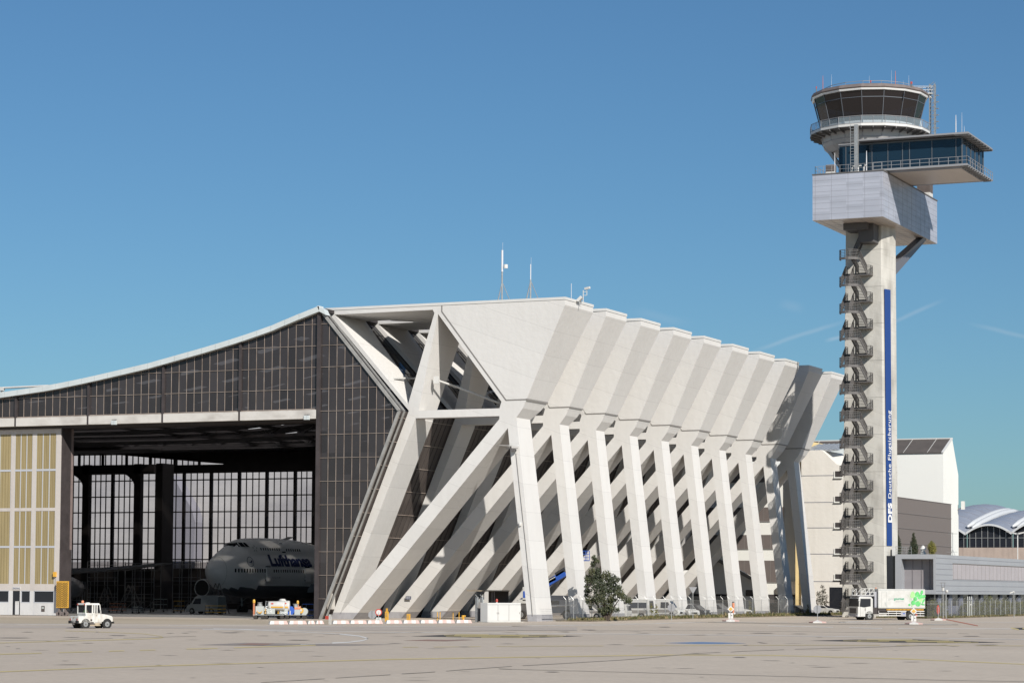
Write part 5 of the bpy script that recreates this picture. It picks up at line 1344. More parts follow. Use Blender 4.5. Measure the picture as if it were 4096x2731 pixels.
# ------------------------------------------------------------------ sliding door with ochre panels
VD = 253.1
q2 = lambda x, y: (.5527*x, 1700+.5527*y)
door = empty('sliding_door', (-183, VD, GZ), 0, 'tall sliding hangar door with ochre corrugated panels and a strip of windows at the foot', 'door')
DX = [-200.3, -194.6, -188.9]; x_r = -176.6
XC = atV(*q2(92, 400), VD).x; XD = atV(*q2(246, 400), VD).x; XE = x_r-.55
zrow = [(17.95, 22.35), (13.15, 17.7), (8.45, 12.75), (3.75, 8.2)]
bays = [(XD+.28, XE-.1), (XC+.28, XD-.28), (XC-5.4, XC-.28), (XC-10.9, XC-6.0)]
b = B(); b.box(XC-12, x_r, VD+.1, VD+1.4, GZ+.05, 23.0)
place(b.build('leaf_core', M['doorframe']), door)
b = B()
edges = [XC-12]+sorted([e for w in bays for e in w])+[x_r]
for k in range(0, len(edges), 2): b.box(edges[k], edges[k+1], VD, VD+.1, 2.9, 22.9)
for a, c in bays:
    for z0, z1 in ((22.35, 22.9), (12.75, 13.15), (2.9, 3.75)): b.box(a, c, VD, VD+.1, z0, z1)
place(b.build('leaf_frame', M['doorframe']), door)
pw = {}
for a, c in bays:
    for z0, z1 in zrow:
        w = (c-a)/3; b = B().mat(M['ochre']).box(a, c, VD+.04, VD+.1, z0, z1).mat(M['ochre_dark'])
        for k in range(1, 12):
            if k % 4: x = a+(c-a)*k/12; b.box(x-.025, x+.025, VD+.03, VD+.04, z0, z1)
        pn = place(b.build('ochre_panel'), door)
        b = B()
        for k in (1, 2): b.box(a+w*k-.055, a+w*k+.055, VD+.01, VD+.045, z0, z1)
        b.box(a-.02, a+.05, VD+.005, VD+.045, z0, z1); b.box(c-.05, c+.02, VD+.005, VD+.045, z0, z1)
        o_ = b.build('blue_bar', M['bluebar']); o_.parent = pn
    b = B(); b.box(a, c, VD+.0, VD+.05, 17.70, 17.95) if True else 0; b.box(a, c, VD, VD+.05, 8.2, 8.45); place(b.build('cross_rail', M['bluebar']), door)
b = B()
edges = [XC-12]+sorted([e for w in bays for e in w])+[x_r]
for k in range(0, len(edges), 2): b.box(edges[k], edges[k+1], VD, VD+.1, GZ+.05, 2.9)
for i, (a, c) in enumerate(bays):
    if i == 1: b.box(a+1.15, c, VD, VD+.1, GZ+.05, 1.5); b.box(a+1.1, a+1.3, VD, VD+.1, 1.5, 2.9)
    else: b.box(a, c, VD, VD+.1, GZ+.05, 1.5)
place(b.build('door_base', M['doorbase']), door)
for i, (a, c) in enumerate(bays):
    x0 = a+1.3 if i == 1 else a
    w = place(B().box(x0, c, VD+.06, VD+.09, 1.5, 2.9).build('window', M['winglass']), door)
    f = B().box(x0, c, VD-.02, VD+.08, 1.42, 1.52).box(x0, c, VD-.01, VD+.08, 2.84, 2.92).box(x0-.02, x0+.06, VD-.01, VD+.07, 1.5, 2.9).box(c-.06, c+.02, VD-.01, VD+.07, 1.5, 2.9).build('window_frame', M['bluebar']); f.parent = w
    if i != 1: place(B().box(a+.05, a+.09, VD-.01, VD, GZ+.1, 1.35).box(c-.09, c-.05, VD-.01, VD, GZ+.1, 1.35).build('base_joint', M['bluebar']), door)
a = bays[1][0]
place(B().mat(M['winglass']).box(a+.02, a+1.1, VD+.05, VD+.09, GZ+.1, 2.85).mat(M['doorbase']).box(a+.4, a+.98, VD+.02, VD+.05, GZ+.1, 1.5).mat(M['whitep']).box(a+.42, a+1.0, VD+.0, VD+.04, 1.5, 1.6).box(a+.7, a+.92, VD, VD+.02, 1.2, 1.45).build('entrance_door'), door)
sg = place(B().box(a-.02, a+1.2, VD-.05, VD-.01, 3.05, 3.38).build('entrance_sign', M['chalk']), door)
b = B(); put_text(b, 'EINGANG', (a+.07, VD-.06, 3.11), (1, 0, 0), (0, 0, 1), .26, .004, width=1.05, height=.2); o_ = b.build('lettering', M['navy']); o_.parent = sg
place(B().box(x_r-1.98, x_r-1.6, VD-.02, VD, .3, 1.0).build('notice_board', M['brown']), door) if False else None
a = bays[0][0]; place(B().mat(M['brown']).box(a+1.15, a+1.65, VD-.03, VD, .35, 1.05).mat(M['txtgrey']).box(a+1.22, a+1.55, VD-.04, VD-.03, .7, .92).build('notice_board'), door)
place(B().box(x_r-.5, x_r-.05, VD-.02, VD, 1.3, 1.8).build('white_notice', M['whitep']), door)
p = atV(*q2(398, 1078), VD-.1); b = B().mat(M['yellow']).box(p.x-.18, p.x+.18, VD-.3, VD, p.z-.3, p.z+.3).mat(M['seam']).box(p.x-.02, p.x+.02, VD-.05, VD, 2.9, p.z-.3); place(b.build('yellow_call_box'), door)
b = B().mat(M['post']).box(x_r, x_r+.1, VD+.15, VD+2.1, 8, 23.0).box(x_r, x_r+.2, VD+.12, VD+2.4, GZ+1, 8).mat(mat('brown_grey_edge', (.21, .16, .15), .7, var=.2)).box(x_r-.2, x_r+.1, VD+2.1, VD+2.6, 8, 23)
place(b.build('door_edge'), door)
# hazard striped buffer board
hx0 = atV(*q2(407, 1200), 252.4).x; hx1 = atV(*q2(492, 1200), 252.4).x
hb = empty('hazard_board', (hx0, 252.4, GZ), 0, 'yellow and black striped board on wheeled legs at the door edge', 'board')
z0, z1 = atV(*q2(450, 1320), 252.4).z, atV(*q2(450, 1127), 252.4).z
place(B().box(hx0, hx1, 252.4, 252.6, z0, z1).build('board', M['yellow']), hb)
b = B(); w_ = hx1-hx0; n = 24
for k in range(-8, n):
    t = z0+k*.24+.1; y0 = t+.9*(w_*.48); 
    for (xa, xb, za, zb) in ((hx0+.03, hx0+w_/2-.02, t+w_*.5, t), (hx0+w_/2+.02, hx1-.03, t+w_*.5, t)):
        zc = [za, zb, zb+.11, za+.11]
        if min(zc) > z0+.03 and max(zc) < z1-.18: b.add([(xa, 252.385, za), (xb, 252.385, zb), (xb, 252.385, zb+.11), (xa, 252.385, za+.11)], [(0, 1, 2, 3)])
        elif max(zc) > z0+.03 and min(zc) < z1-.2:
            s0 = 1-max(0, min(1, (z1-.2-zb)/(za-zb))); s1__ = 1-max(0, min(1, (z0+.03-zb)/(za-zb)))
            if s1__ > s0+.05:
                f_ = lambda s_: (xa+(xb-xa)*s_, za+(zb-za)*s_)
                (xs0, zs0), (xs1, zs1) = f_(s0), f_(s1__); b.add([(xs0, 252.385, zs0), (xs1, 252.385, zs1), (xs1, 252.385, min(zs1+.11, z1-.1)), (xs0, 252.385, min(zs0+.11, z1-.1))], [(0, 1, 2, 3)])
place(b.build('black_stripe', M['black']), hb)
for u in (hx0+.35, hx1-.5): place(B().box(u-.12, u+.12, 252.5, 252.8, GZ+.2, z0).disc((u-.1, 252.5, GZ+.28), .28, (0, 1, 0), .2).disc((u+.25, 252.5, GZ+.28), .28, (0, 1, 0), .2).build('wheeled_leg', M['roofbrown']), hb)

# ------------------------------------------------------------------ vehicles
def wheel(root, x, y, r_, w, side, rim=None, rr=.58):
    b = B(); b.smooth = True; b.disc((x, y, r_), r_, (0, 1, 0), w, 22); t = b.build('wheel', M['rubber'], root)
    for p in t.data.polygons: p.use_smooth = len(p.vertices) == 4
    b = B().mat(rim or M['steel']).disc((x, y+side*(w/2+.005), r_), r_*rr, (0, side, 0), .04, 18).mat(M['dsteel']).disc((x, y+side*(w/2+.03), r_), r_*.2, (0, side, 0), .06, 12)
    for k in range(6):
        a = k*math.pi/3; b.disc((x+r_*rr*.68*math.cos(a), y+side*(w/2+.026), r_+r_*rr*.68*math.sin(a)), r_*.07, (0, side, 0), .02, 8)
    b.build('rim', None, t); return t
def car(name, loc, rz, label, cat, group, prof, W, glassp, paint, L, wx, wr=.33, stripes=None, extra=None):
    """prof: side outline (x,z) nose at +x; glassp: list of side window polygons"""
    root = empty(name, loc, rz, label, cat, group)
    xs_ = [p[0] for p in prof]; tum = .12
    f = lambda x, z, s_: s_*(W/2-(max(0, z-.95)*tum))
    ring_a = [(x, f(x, z, -1), z) for x, z in prof]; ring_b = [(x, f(x, z, 1), z) for x, z in prof]
    body = B().hexa(ring_a, ring_b).build('body', paint, root, bevel=.05)
    b = B()
    for poly in glassp:
        for s_ in (-1, 1):
            vs = [(x, f(x, z, s_)+s_*.012, z) for x, z in poly]; b.add(vs, [tuple(range(len(vs)))])
    b.build('side_window', M['winglass'], root)
    # windscreen and rear window follow the outline
    for (i, j, nm) in extra or []:
        (x0, z0), (x1, z1) = prof[i], prof[j]; d = Vector((x1-x0, z1-z0)); nrm = Vector((d.y, -d.x)).normalized()*.015
        if (x0+x1)/2*nrm.x < 0: nrm = -nrm
        p0 = Vector((x0, z0))+d*.08+nrm; p1 = Vector((x0, z0))+d*.92+nrm; w0 = abs(f(0, p0.y, 1))-.08; w1 = abs(f(0, p1.y, 1))-.1
        B().add([(p0.x, -w0, p0.y), (p0.x, w0, p0.y), (p1.x, w1, p1.y), (p1.x, -w1, p1.y)], [(0, 1, 2, 3)]).build(nm, M['winglass'], root)
    for x in wx:
        for s_ in (-1, 1):
            B().disc((x, s_*(W/2-.09), wr+.02), wr+.07, (0, 1, 0), .2, 20).build('wheel_arch', M['black'], root)
            wheel(root, x, s_*(W/2-.1), wr, .22, s_)
    xn = max(xs_); zn = next(z for x, z in prof if x == xn)
    for s_ in (-1, 1): B().box(xn-.12, xn+.015, s_*(W/2-.28)-.14, s_*(W/2-.28)+.14, zn+.02, zn+.2).build('headlight', M['silver'], root)
    B().box(xn-.05, xn+.02, -W/2+.45, W/2-.45, zn-.1, zn+.12).box(xn-.05, xn+.025, -W/2+.1, W/2-.1, .28, .42).build('grille', M['black'], root)
    if stripes:
        b = B()
        for z0, z1, x0, x1 in stripes:
            for s_ in (-1, 1): b.add([(x0, f(0, z0, s_)+s_*.014, z0), (x1, f(0, z0, s_)+s_*.014, z0), (x1, f(0, z1, s_)+s_*.014, z1), (x0, f(0, z1, s_)+s_*.014, z1)], [(0, 1, 2, 3)])
        b.build('stripe', M['seam'], root)
    return root
VAN = [(-2.6, .3), (-2.65, 1.2), (-2.55, 2.35), (-2.3, 2.5), (1.0, 2.5), (1.45, 2.3), (2.1, 1.35), (2.75, 1.1), (2.85, .75), (2.8, .3)]
VANG = [[(.35, 1.35), (1.75, 1.35), (1.35, 2.1), (.35, 2.1)]]
VANR = [[(-2.3, 1.35), (.2, 1.35), (.2, 2.05), (-2.3, 2.05)], [(.35, 1.35), (1.8, 1.35), (1.35, 2.1), (.35, 2.1)]]
MPV = [(-2.15, .3), (-2.2, 1.0), (-2.0, 1.75), (-1.6, 1.85), (.5, 1.85), (1.45, 1.12), (2.15, .98), (2.3, .65), (2.25, .3)]
MPVG = [[(-1.9, 1.12), (-.75, 1.12), (-.75, 1.66), (-1.75, 1.66)], [(-.65, 1.12), (1.15, 1.12), (.5, 1.66), (-.65, 1.66)]]
CAR = [(-2.1, .3), (-2.15, .85), (-1.75, 1.1), (-1.2, 1.45), (.1, 1.45), (.95, .98), (1.95, .85), (2.15, .6), (2.1, .3)]
CARG = [[(-1.5, 1.05), (-.45, 1.05), (-.45, 1.37), (-1.15, 1.37)], [(-.35, 1.05), (.75, 1.05), (.1, 1.37), (-.35, 1.37)]]
M['darkcar'] = mat('dark_grey_car_paint', (.045, .045, .05), .25)
M['midcar'] = mat('grey_car_paint', (.14, .14, .145), .3)
G = 'vehicles parked under the struts'
def park(px, V, rz, kind, paint, label, stripes=None):
    p = atV(px, 2450, V); loc = (p.x, V, GZ)
    if kind == 'van': return car('parked_van', loc, rz, label, 'van', G, VAN, 2.0, VANG, paint, 5.4, (-1.6, 1.85), .36, stripes, [(5, 6, 'windscreen'), (1, 2, 'rear_window')])
    if kind == 'bus': return car('parked_van', loc, rz, label, 'van', G, VAN, 2.0, VANR, paint, 5.4, (-1.6, 1.85), .36, stripes, [(5, 6, 'windscreen'), (1, 2, 'rear_window')])
    if kind == 'mpv': return car('parked_car', loc, rz, label, 'car', G, MPV, 1.8, MPVG, paint, 4.4, (-1.35, 1.45), .33, stripes, [(4, 5, 'windscreen'), (1, 2, 'rear_window')])
    return car('parked_car', loc, rz, label, 'car', G, CAR, 1.78, CARG, paint, 4.3, (-1.3, 1.35), .32, stripes, [(4, 5, 'windscreen'), (2, 3, 'rear_window')])
st = [(.75, 1.0, -2.4, 2.2)]
park(2352, 281, R(2), 'mpv', M['whitep'], 'white car with black band just right of the second pillar, half behind the tree', st)
park(2452, 286, R(182), 'mpv', M['whitep'], 'white car almost hidden behind the tree trunk')
park(2528, 290, R(182), 'bus', M['whitep'], 'white passenger van with black window and side bands, between tree and fourth pillar', [(.72, 1.1, -2.4, 2.3)])
park(2640, 296, R(4), 'van', M['whitep'], 'tall white panel van with dark rear side windows behind the grey octagonal sign', [(.8, 1.15, -2.5, 2.2), (.45, .6, -2.5, 2.2)])
park(2738, 305, R(-35), 'mpv', M['whitep'], 'white car showing its front and grille between the fourth and fifth gaps')
park(2772, 312, R(-10), 'mpv', M['darkcar'], 'dark grey car close behind the white car with the grille')
park(2868, 322, R(-4), 'mpv', M['midcar'], 'grey estate car behind the priority sign near the hydrant')
park(2955, 336, R(-30), 'car', M['whitep'], 'white car whose front peeks out right of the seventh pillar')
park(3085, 350, R(170), 'mpv', M['darkcar'], 'black car with large side windows between the last two lit pillars')
park(3190, 362, R(-15), 'car', M['midcar'], 'grey car beside the pale yellow wall')
park(3300, 366, R(-8), 'car', M['whitep'], 'white car behind the thin young tree')

# boom lift parked behind the first pillars
def rot(root): return root
p = atV(2238, 2450, 273)
bl = empty('boom_lift', (p.x, 272, GZ), 0, 'large grey and white mobile boom lift with blue boom between the first two pillars', 'lift truck')
M['liftgrey'] = mat('lift_grey_paint', (.34, .34, .37), .5, var=.1)
def lb(name, m, *boxes):
    b = B()
    for q in boxes: b.box(*q)
    return b.build(name, m, bl, bevel=.03)
lb('chassis', M['liftgrey'], (-1.9, 2.2, 0, 2.4, 1.6, 2.9), (-1.9, 2.2, .2, 2.3, .8, 1.55)); lb('engine_cover', M['darkwall'], (-1.3, .4, -.03, 0, 1.75, 2.3))
for x in (-1.2, 1.6): wheel(bl, x, -.15, .62, .5, -1, M['whitep'], .6)
lb('turret', M['whitep'], (-4.6, -3.0, .3, 2.0, 2.2, 3.9), (-5.2, -2.6, .3, 2.0, 1.9, 2.4)); lb('blue_panel', M['blue'], (-4.5, -3.9, .26, .3, 2.6, 3.4)); lb('turret_base', M['dsteel'], (-5.2, -2.4, .4, 2.0, .7, 1.9))
wheel(bl, -4.6, .1, .55, .45, -1, M['steel'], .6)
pl = lambda px, py, V=277: Vector((atV(px, py, V).x-p.x, V-272, atV(px, py, V).z-GZ))
B().bar(pl(2075, 2405), pl(2200, 2336), .35, .4).bar(pl(2140, 2352), pl(2225, 2310), .5, .5).build('lower_boom', M['blue'], bl)
B().bar(pl(2195, 2330), pl(2262, 2290), .5, .75).build('blue_boom', M['blue'], bl)
B().bar(pl(2225, 2298), pl(2262, 2275), .5, .5).bar(pl(2255, 2285), pl(2322, 2238), .32, .32).build('dark_boom', M['darkcar'], bl)
B().bar(pl(2196, 2322), pl(2224, 2306), .54, .1).build('boom_marking', M['whitep'], bl)
b = B(); c = pl(2336, 2240)
for z in (-.0, .35, .75, 1.15): 
    for a, d in (((-.55, -.4), (.55, -.4)), ((.55, -.4), (.55, .4)), ((.55, .4), (-.55, .4)), ((-.55, .4), (-.55, -.4))): b.bar(c+Vector((*a, z)), c+Vector((*d, z)), .06)
for a in ((-.55, -.4), (0, -.4), (.55, -.4), (.55, .4), (0, .4), (-.55, .4)): b.bar(c+Vector((*a, 0)), c+Vector((*a, 1.15)), .06)
b.box(c.x-.55, c.x+.55, c.y-.4, c.y+.4, c.z-.08, c.z); b.build('work_basket', M['blue'], bl)

# tow tractor
tc = atZ(366, 2511); hd = YAW+R(40)
tug = empty('tow_tractor', (tc.x, tc.y, GZ), hd, 'small white airport tow tractor with cab, driving right on the apron', 'tractor')
def tb(name, m, prof, w0, w1, bev=.03, wt=None):
    b = B(); b.hexa([(x, -w0, z) for x, z in prof], [(x, w1, z) for x, z in prof]); return b.build(name, m, tug, bevel=bev)
# local +x forward, side facing the camera is -y
tb('hood', M['tugpaint'], [(.55, .55), (.55, 1.22), (.7, 1.24), (1.55, 1.08), (1.68, .98), (1.72, .75), (1.7, .55)], .72, .72, .05)
rearb = tb('rear_body', M['tugpaint'], [(-1.72, .45), (-1.74, 1.05), (-.55, 1.05), (-.55, .45)], .76, .76, .04)
tb('cab_lower', M['tugpaint'], [(-1.0, .45), (-1.0, 1.35), (.6, 1.25), (.6, .42)], .70, .70, .03)
for (x, y) in ((-1.0, -.68), (-1.0, .64), (-.12, -.70), (-.12, .66), (.5, -.68), (.5, .64), (.12-.02, -.70)):
    top = (x if x < .3 else x-.13, y, 2.05); B().bar((x, y+.02, 1.25), (top[0], y+.02, 2.05), .09).build('cab_pillar', M['tugpaint'], tug)
B().bar((-.35, -.69, 1.25), (-.35, -.69, 2.05), .12).build('cab_pillar', M['tugpaint'], tug)
b = B(); b.box(-1.02, -.96, -.7, .7, 1.2, 1.36)
b.box(-.98, .52, -.71, -.66, 1.2, 1.32)
b.build('window_sill', M['tugpaint'], tug)
B().hexa([(-1.08, -.72, 2.02), (.42, -.72, 2.02), (.42, .72, 2.02), (-1.08, .72, 2.02)], [(-1.02, -.66, 2.17), (.34, -.66, 2.17), (.34, .66, 2.17), (-1.02, .66, 2.17)]).build('cab_roof', M['tugpaint'], tug, bevel=.02)
M['tugglass'] = glass('tractor_glass', (.03, .03, .035), .55, .05)
b = B()
for vs in ([(-.95, -.68, 1.3), (-.4, -.68, 1.3), (-.4, -.68, 2.02), (-.95, -.68, 2.02)], [(-.08, -.70, 1.28), (.48, -.70, 1.28), (.38, -.70, 2.02), (-.08, -.70, 2.02)], [(-1.0, -.64, 1.36), (-1.0, .62, 1.36), (-1.0, .62, 2.02), (-1.0, -.64, 2.02)],
           [(.52, -.62, 1.28), (.52, .62, 1.28), (.4, .62, 2.02), (.4, -.62, 2.02)], [(-.95, .66, 1.3), (.48, .66, 1.28), (.38, .66, 2.02), (-.95, .66, 2.02)]): b.add(vs, [(0, 1, 2, 3)])
b.build('cab_window', M['tugglass'], tug)
b = B()
for vs in ([(-.08, -.71), (.5, -.71)],): 
    b.box(-.12, .54, -.715, -.70, 1.26, 1.30)
    b.box(-.1, -.06, -.715, -.70, 1.28, 2.0); b.box(.42, .46, -.715, -.70, 1.28, 1.6)
b.box(-.1, .54, -.712, -.704, .5, .52).box(-.1, -.08, -.712, -.704, .5, 1.26).box(.5, .52, -.712, -.704, .5, 1.26).box(.0, .12, -.73, -.704, 1.08, 1.13)
b.build('door_gap', M['seam'], tug)
for x, y in ((-1.02, -.62), (-1.02, .62)):
    for s_ in (-1, 1): wheel(tug, x, s_*.62, .36, .24, s_, M['steel'], .6) if y < 0 else None
for s_ in (-1, 1): wheel(tug, 1.12, s_*.62, .36, .24, s_, M['steel'], .62)
for x in (-1.02, 1.12):
    for s_ in (-1, 1): B().disc((x, s_*.66, .40), .45, (0, 1, 0), .2, 20).build('wheel_arch', M['black'], tug)
B().box(-1.85, -1.7, -.78, -.4, .42, .66).box(-1.85, -1.7, .4, .78, .42, .66).box(1.7, 1.85, -.7, .7, .42, .58).build('bumper', M['black'], tug)
B().box(-.75, .45, -.74, -.66, .22, .32).box(-.1, .4, -.73, -.6, .32, .46).build('step', mat('rusty_cream', (.42, .34, .24), .8, var=.4, scale=4), tug)
B().box(-.72, -.2, -.72, -.62, .32, .56).disc((-.45, -.71, .72), .09, (0, 1, 0), .06, 12).build('side_tank', M['brown'], tug)
B().box(-1.78, -1.74, -.68, -.5, .68, .86).box(-1.78, -1.74, .5, .68, .68, .86).build('tail_light', M['red'], tug)
B().box(-1.77, -1.74, -.7, -.46, .64, .9).box(-1.77, -1.74, .46, .7, .64, .9).build('light_housing', M['whitep'], tug)
b = B().add([(-1.765, -.08, .9), (-1.765, .08, .9), (-1.765, 0, 1.03)], [(0, 1, 2)]); b.build('warning_triangle', M['yellow'], tug)
B().disc((-1.8, 0, .5), .11, (1, 0, 0), .2, 12).box(-1.85, -1.72, -.1, .1, .3, .4).build('tow_coupling', M['dsteel'], tug)
B().mat(M['orange']).lathe([(.1, 2.17), (.13, 2.25), (.11, 2.38), (0, 2.42)], (-.75, .3, 0), 12).build('beacon', None, tug)
B().mat(M['whitep']).lathe([(.2, 2.17), (.2, 2.23), (0, 2.25)], (-.35, .1, 0), 14).build('roof_vent', None, tug)
B().box(-1.1, -1.0, -.66, -.5, 2.0, 2.12).box(-1.1, -1.0, .5, .66, 2.0, 2.12).build('marker_lamp', M['red'], tug)
b = B(); put_text(b, '1086', (-.6, -.705, 1.12), (1, 0, 0), (0, 0, 1), .12, width=.32); put_text(b, '1086', (-1.006, .1, 1.14), (0, -1, 0), (0, 0, 1), .14, .003, width=.45); b.build('fleet_number', M['txtgrey'], tug)
# driver
drv = empty('driver', (0, 0, 0)); b = B(); b.smooth = True
b.tube([(-.62, 0, 1.05), (-.62, 0, 1.2), (-.6, 0, 1.45), (-.6, 0, 1.58), (-.6, 0, 1.63)], [.16, .17, .19, .14, .06], 12)
b.tube([(-.6, -.17, 1.52), (-.5, -.25, 1.3), (-.2, -.18, 1.22)], [.07, .06, .04], 8); b.tube([(-.6, .17, 1.52), (-.5, .25, 1.3), (-.2, .18, 1.22)], [.07, .06, .04], 8)
b.lathe([(0, 1.6), (.06, 1.63), (.085, 1.72), (.095, 1.8), (.08, 1.87), (0, 1.91)], (-.6, 0, 0), 12)
pers = b.build('person', mat('driver_skin', (.45, .28, .2), .6))
vest = B(); vest.smooth = True; vest.tube([(-.62, 0, 1.1), (-.6, 0, 1.45), (-.6, 0, 1.57)], [.185, .2, .15], 12); v_ = vest.build('safety_vest', mat('hi_vis_green', (.28, .6, .1), .7), pers)
h_ = B(); h_.smooth = True; h_.lathe([(.1, 1.79), (.1, 1.86), (.06, 1.92), (0, 1.93)], (-.62, 0, 0), 12); h_.build('hair', M['black'], pers)
bpy.data.objects.remove(drv)
pers.location = (tc.x, tc.y, GZ); pers.rotation_euler = (0, 0, hd); tag(pers, 'driver in a green safety vest seated in the white tow tractor', 'person')

# catering truck, nose to the left
tc = atZ(3470, 2478); th = YAW+math.pi-R(-22)
trk = empty('catering_truck', (tc.x, tc.y, GZ), th, 'white catering truck with high lift box, green herb picture and open front platform', 'truck')
# local +x is forward (left in the photo); local +y is the side towards the camera
W2 = 1.22
cabp = [(-.1, .75), (-.1, 2.65), (.15, 2.95), (1.75, 2.98), (1.95, 2.75), (2.08, 1.75), (2.1, .42), (1.0, .42), (.95, .75)]
B().hexa([(x, -W2, z) for x, z in cabp], [(x, W2, z) for x, z in cabp]).build('cab', M['whitep'], trk, bevel=.06)
B().add([(.25, W2+.012, 1.75), (1.2, W2+.012, 1.6), (1.85, W2+.012, 1.7), (1.72, W2+.012, 2.7), (.25, W2+.012, 2.7)], [(0, 1, 2, 3, 4)]).build('side_window', M['winglass'], trk)
B().add([(2.1, -1.1, 1.72), (2.1, 1.14, 1.72), (1.99, 1.1, 2.72), (1.99, -1.1, 2.72)], [(0, 1, 2, 3)]).build('windscreen', M['winglass'], trk)
b = B().mat(M['darkwall']).box(2.09, 2.13, -.85, .75, .85, 1.5).mat(M['seam'])
for k in range(4): b.box(2.13, 2.14, -.8, .7, .92+k*.15, .96+k*.15)
b.build('grille', None, trk); B().box(1.98, 2.16, -1.2, 1.2, .42, .72).build('bumper', M['liftgrey'], trk)
for s_ in (-1, 1): B().box(2.1, 2.17, s_*.95-.16, s_*.95+.16, .5, .68).build('headlight', M['silver'], trk)
B().box(1.02, 1.05, W2+.01, W2+.02, .5, 1.65).box(1.72, 1.75, W2+.01, W2+.02, .5, 1.65).box(1.0, 1.1, W2+.01, W2+.06, 1.2, 1.5).build('door_gap', M['seam'], trk)
WX = (.42, -5.6)
for x in WX:
    for s_ in (-1, 1): wheel(trk, x, s_*(W2-.16), .5, .3, s_, M['steel'], .55)
for x, y in ((.42, W2-.15), (-5.6, W2-.15), (.42, -W2+.15), (-5.6, -W2+.15)): B().disc((x, y, .52), .62, (0, 1, 0), .3, 20).build('wheel_arch', M['black'], trk)
X1, X0 = -.85, -7.75
bxo = B().box(X0, X1, -1.25, 1.25, 1.5, 3.95).build('box_body', M['whitep'], trk, bevel=.04)
b = B()
for (x0, x1, z0, z1) in ((X0, X1, 3.78, 3.84), (X0, X1, 1.62, 1.66)): b.box(x0, x1, 1.25, 1.262, z0, z1)
b.box(X1-.12, X1-.09, 1.25, 1.262, 1.5, 3.95)
for (a, c) in ((-1.35, -1.32), (-2.1, -2.07)): b.box(a, c, 1.25, 1.27, 1.62, 3.6)
b.box(-2.1, -1.32, 1.25, 1.27, 3.57, 3.6); b.box(-2.02, -1.9, 1.25, 1.275, 1.8, 2.05); b.box(-1.98, -1.8, 1.25, 1.272, 2.05, 2.25); b.build('box_trim', M['txtgrey'], bxo)
b = B(); put_text(b, 'gate', (-2.3, 1.27, 2.58), (-1, 0, 0), (0, 0, 1), .44, -.004, width=.82); b.build('lettering', M['txtgrey'], bxo)
b = B(); put_text(b, 'gourmet', (-3.14, 1.27, 2.58), (-1, 0, 0), (0, 0, 1), .44, .012, width=1.5); b.build('lettering', M['txtgreen'], bxo)
b = B(); put_text(b, 'a gategroup member', (-3.4, 1.27, 2.33), (-1, 0, 0), (0, 0, 1), .15, 0, width=1.2); b.build('lettering', M['txtgrey'], bxo)
def leaf(b, cx, cz, rx, rz_, ang, y):
    n = 16; vs = []
    for k in range(n):
        a = 2*math.pi*k/n; x = rx*math.cos(a)*(1-.18*math.cos(a)); z = rz_*math.sin(a); vs.append((cx+x*math.cos(ang)-z*math.sin(ang), y, cz+x*math.sin(ang)+z*math.cos(ang)))
    b.add(vs, [tuple(range(n))])
tx = lambda z: X1-.1-(z-860)/195.          # px of the zoomed photograph to metres along the box
tz = lambda y: 3.95-(y-115)/205.
gb, lg = B(), B()
for i, (x, y, rx, rz_, an) in enumerate(((1815, 260, .33, .42, .2), (1950, 250, .36, .36, .5), (2040, 310, .28, .40, .9), (1890, 370, .30, .28, .3), (1830, 470, .34, .30, .1), (1725, 525, .17, .15, 0), (1975, 480, .36, .42, 1.2), (2080, 195, .2, .28, .4), (2130, 300, .22, .34, 1.4), (2050, 400, .2, .34, 1.0), (2130, 420, .14, .34, .6), (2110, 510, .3, .1, .2), (1800, 550, .1, .12, 0))):
    leaf((gb if i % 3 else lg) if i not in (1, 3, 4, 6) else gb, tx(x), tz(y), rx, rz_, an, 1.268+.0015*i)
for (x0, y0, x1, y1) in ((1600, 210, 1740, 340), (1640, 200, 1760, 380), (1720, 180, 1790, 400), (1670, 370, 1760, 450), (1600, 250, 1760, 420)): lg.add([(tx(x0), 1.266, tz(y0)), (tx(x1)+.05, 1.266, tz(y1)+.05), (tx(x1)-.05, 1.266, tz(y1)-.07)], [(0, 1, 2)])
gb.build('leaf_print', M['green'], bxo); lg.build('light_leaf_print', M['lgreen'], bxo)
b = B().mat(M['yellow']).box(X0+.2, -2.1, 1.16, 1.2, 1.25, 1.42).mat(M['black'])
k = X0+.25
while k < -2.2: b.add([(k, 1.205, 1.26), (k+.07, 1.205, 1.26), (k+.14, 1.205, 1.41), (k+.07, 1.205, 1.41)], [(0, 1, 2, 3)]); k += .2
b.build('striped_sill', None, trk)
B().box(X0+.1, -.2, -.5, .5, .75, 1.1).box(X0+.2, -.9, -1.0, 1.1, 1.1, 1.5).build('chassis', M['darkwall'], trk)
b = B()
for z in (1.08, .82, .52): b.box(-4.2 if z < 1 else -5.0, -.95 if z < 1 else -2.2, 1.14, 1.2, z, z+.1)
for z in (1.08, .82, .5): b.box(X0+.1, -6.35, 1.14, 1.2, z, z+.1)
for x in (-1.0, -2.4, -3.6, -7.1, -6.4): b.box(x, x+.05, 1.12, 1.14, .5, 1.2)
b.build('side_rail', M['chalk'], trk)
B().box(-4.95, -4.2, .7, 1.18, .48, 1.05).build('tank', M['liftgrey'], trk); B().box(-4.8, -4.5, 1.18, 1.19, .78, .9).build('blue_label', M['blue'], trk); B().box(-6.6, -6.35, 1.0, 1.18, .45, .75).build('orange_box', M['red'], trk)
b = B()
for z in (3.05, 3.1): pass
b.box(-.4, 2.0, -1.1, 1.1, 3.02, 3.1); bars_ = B()
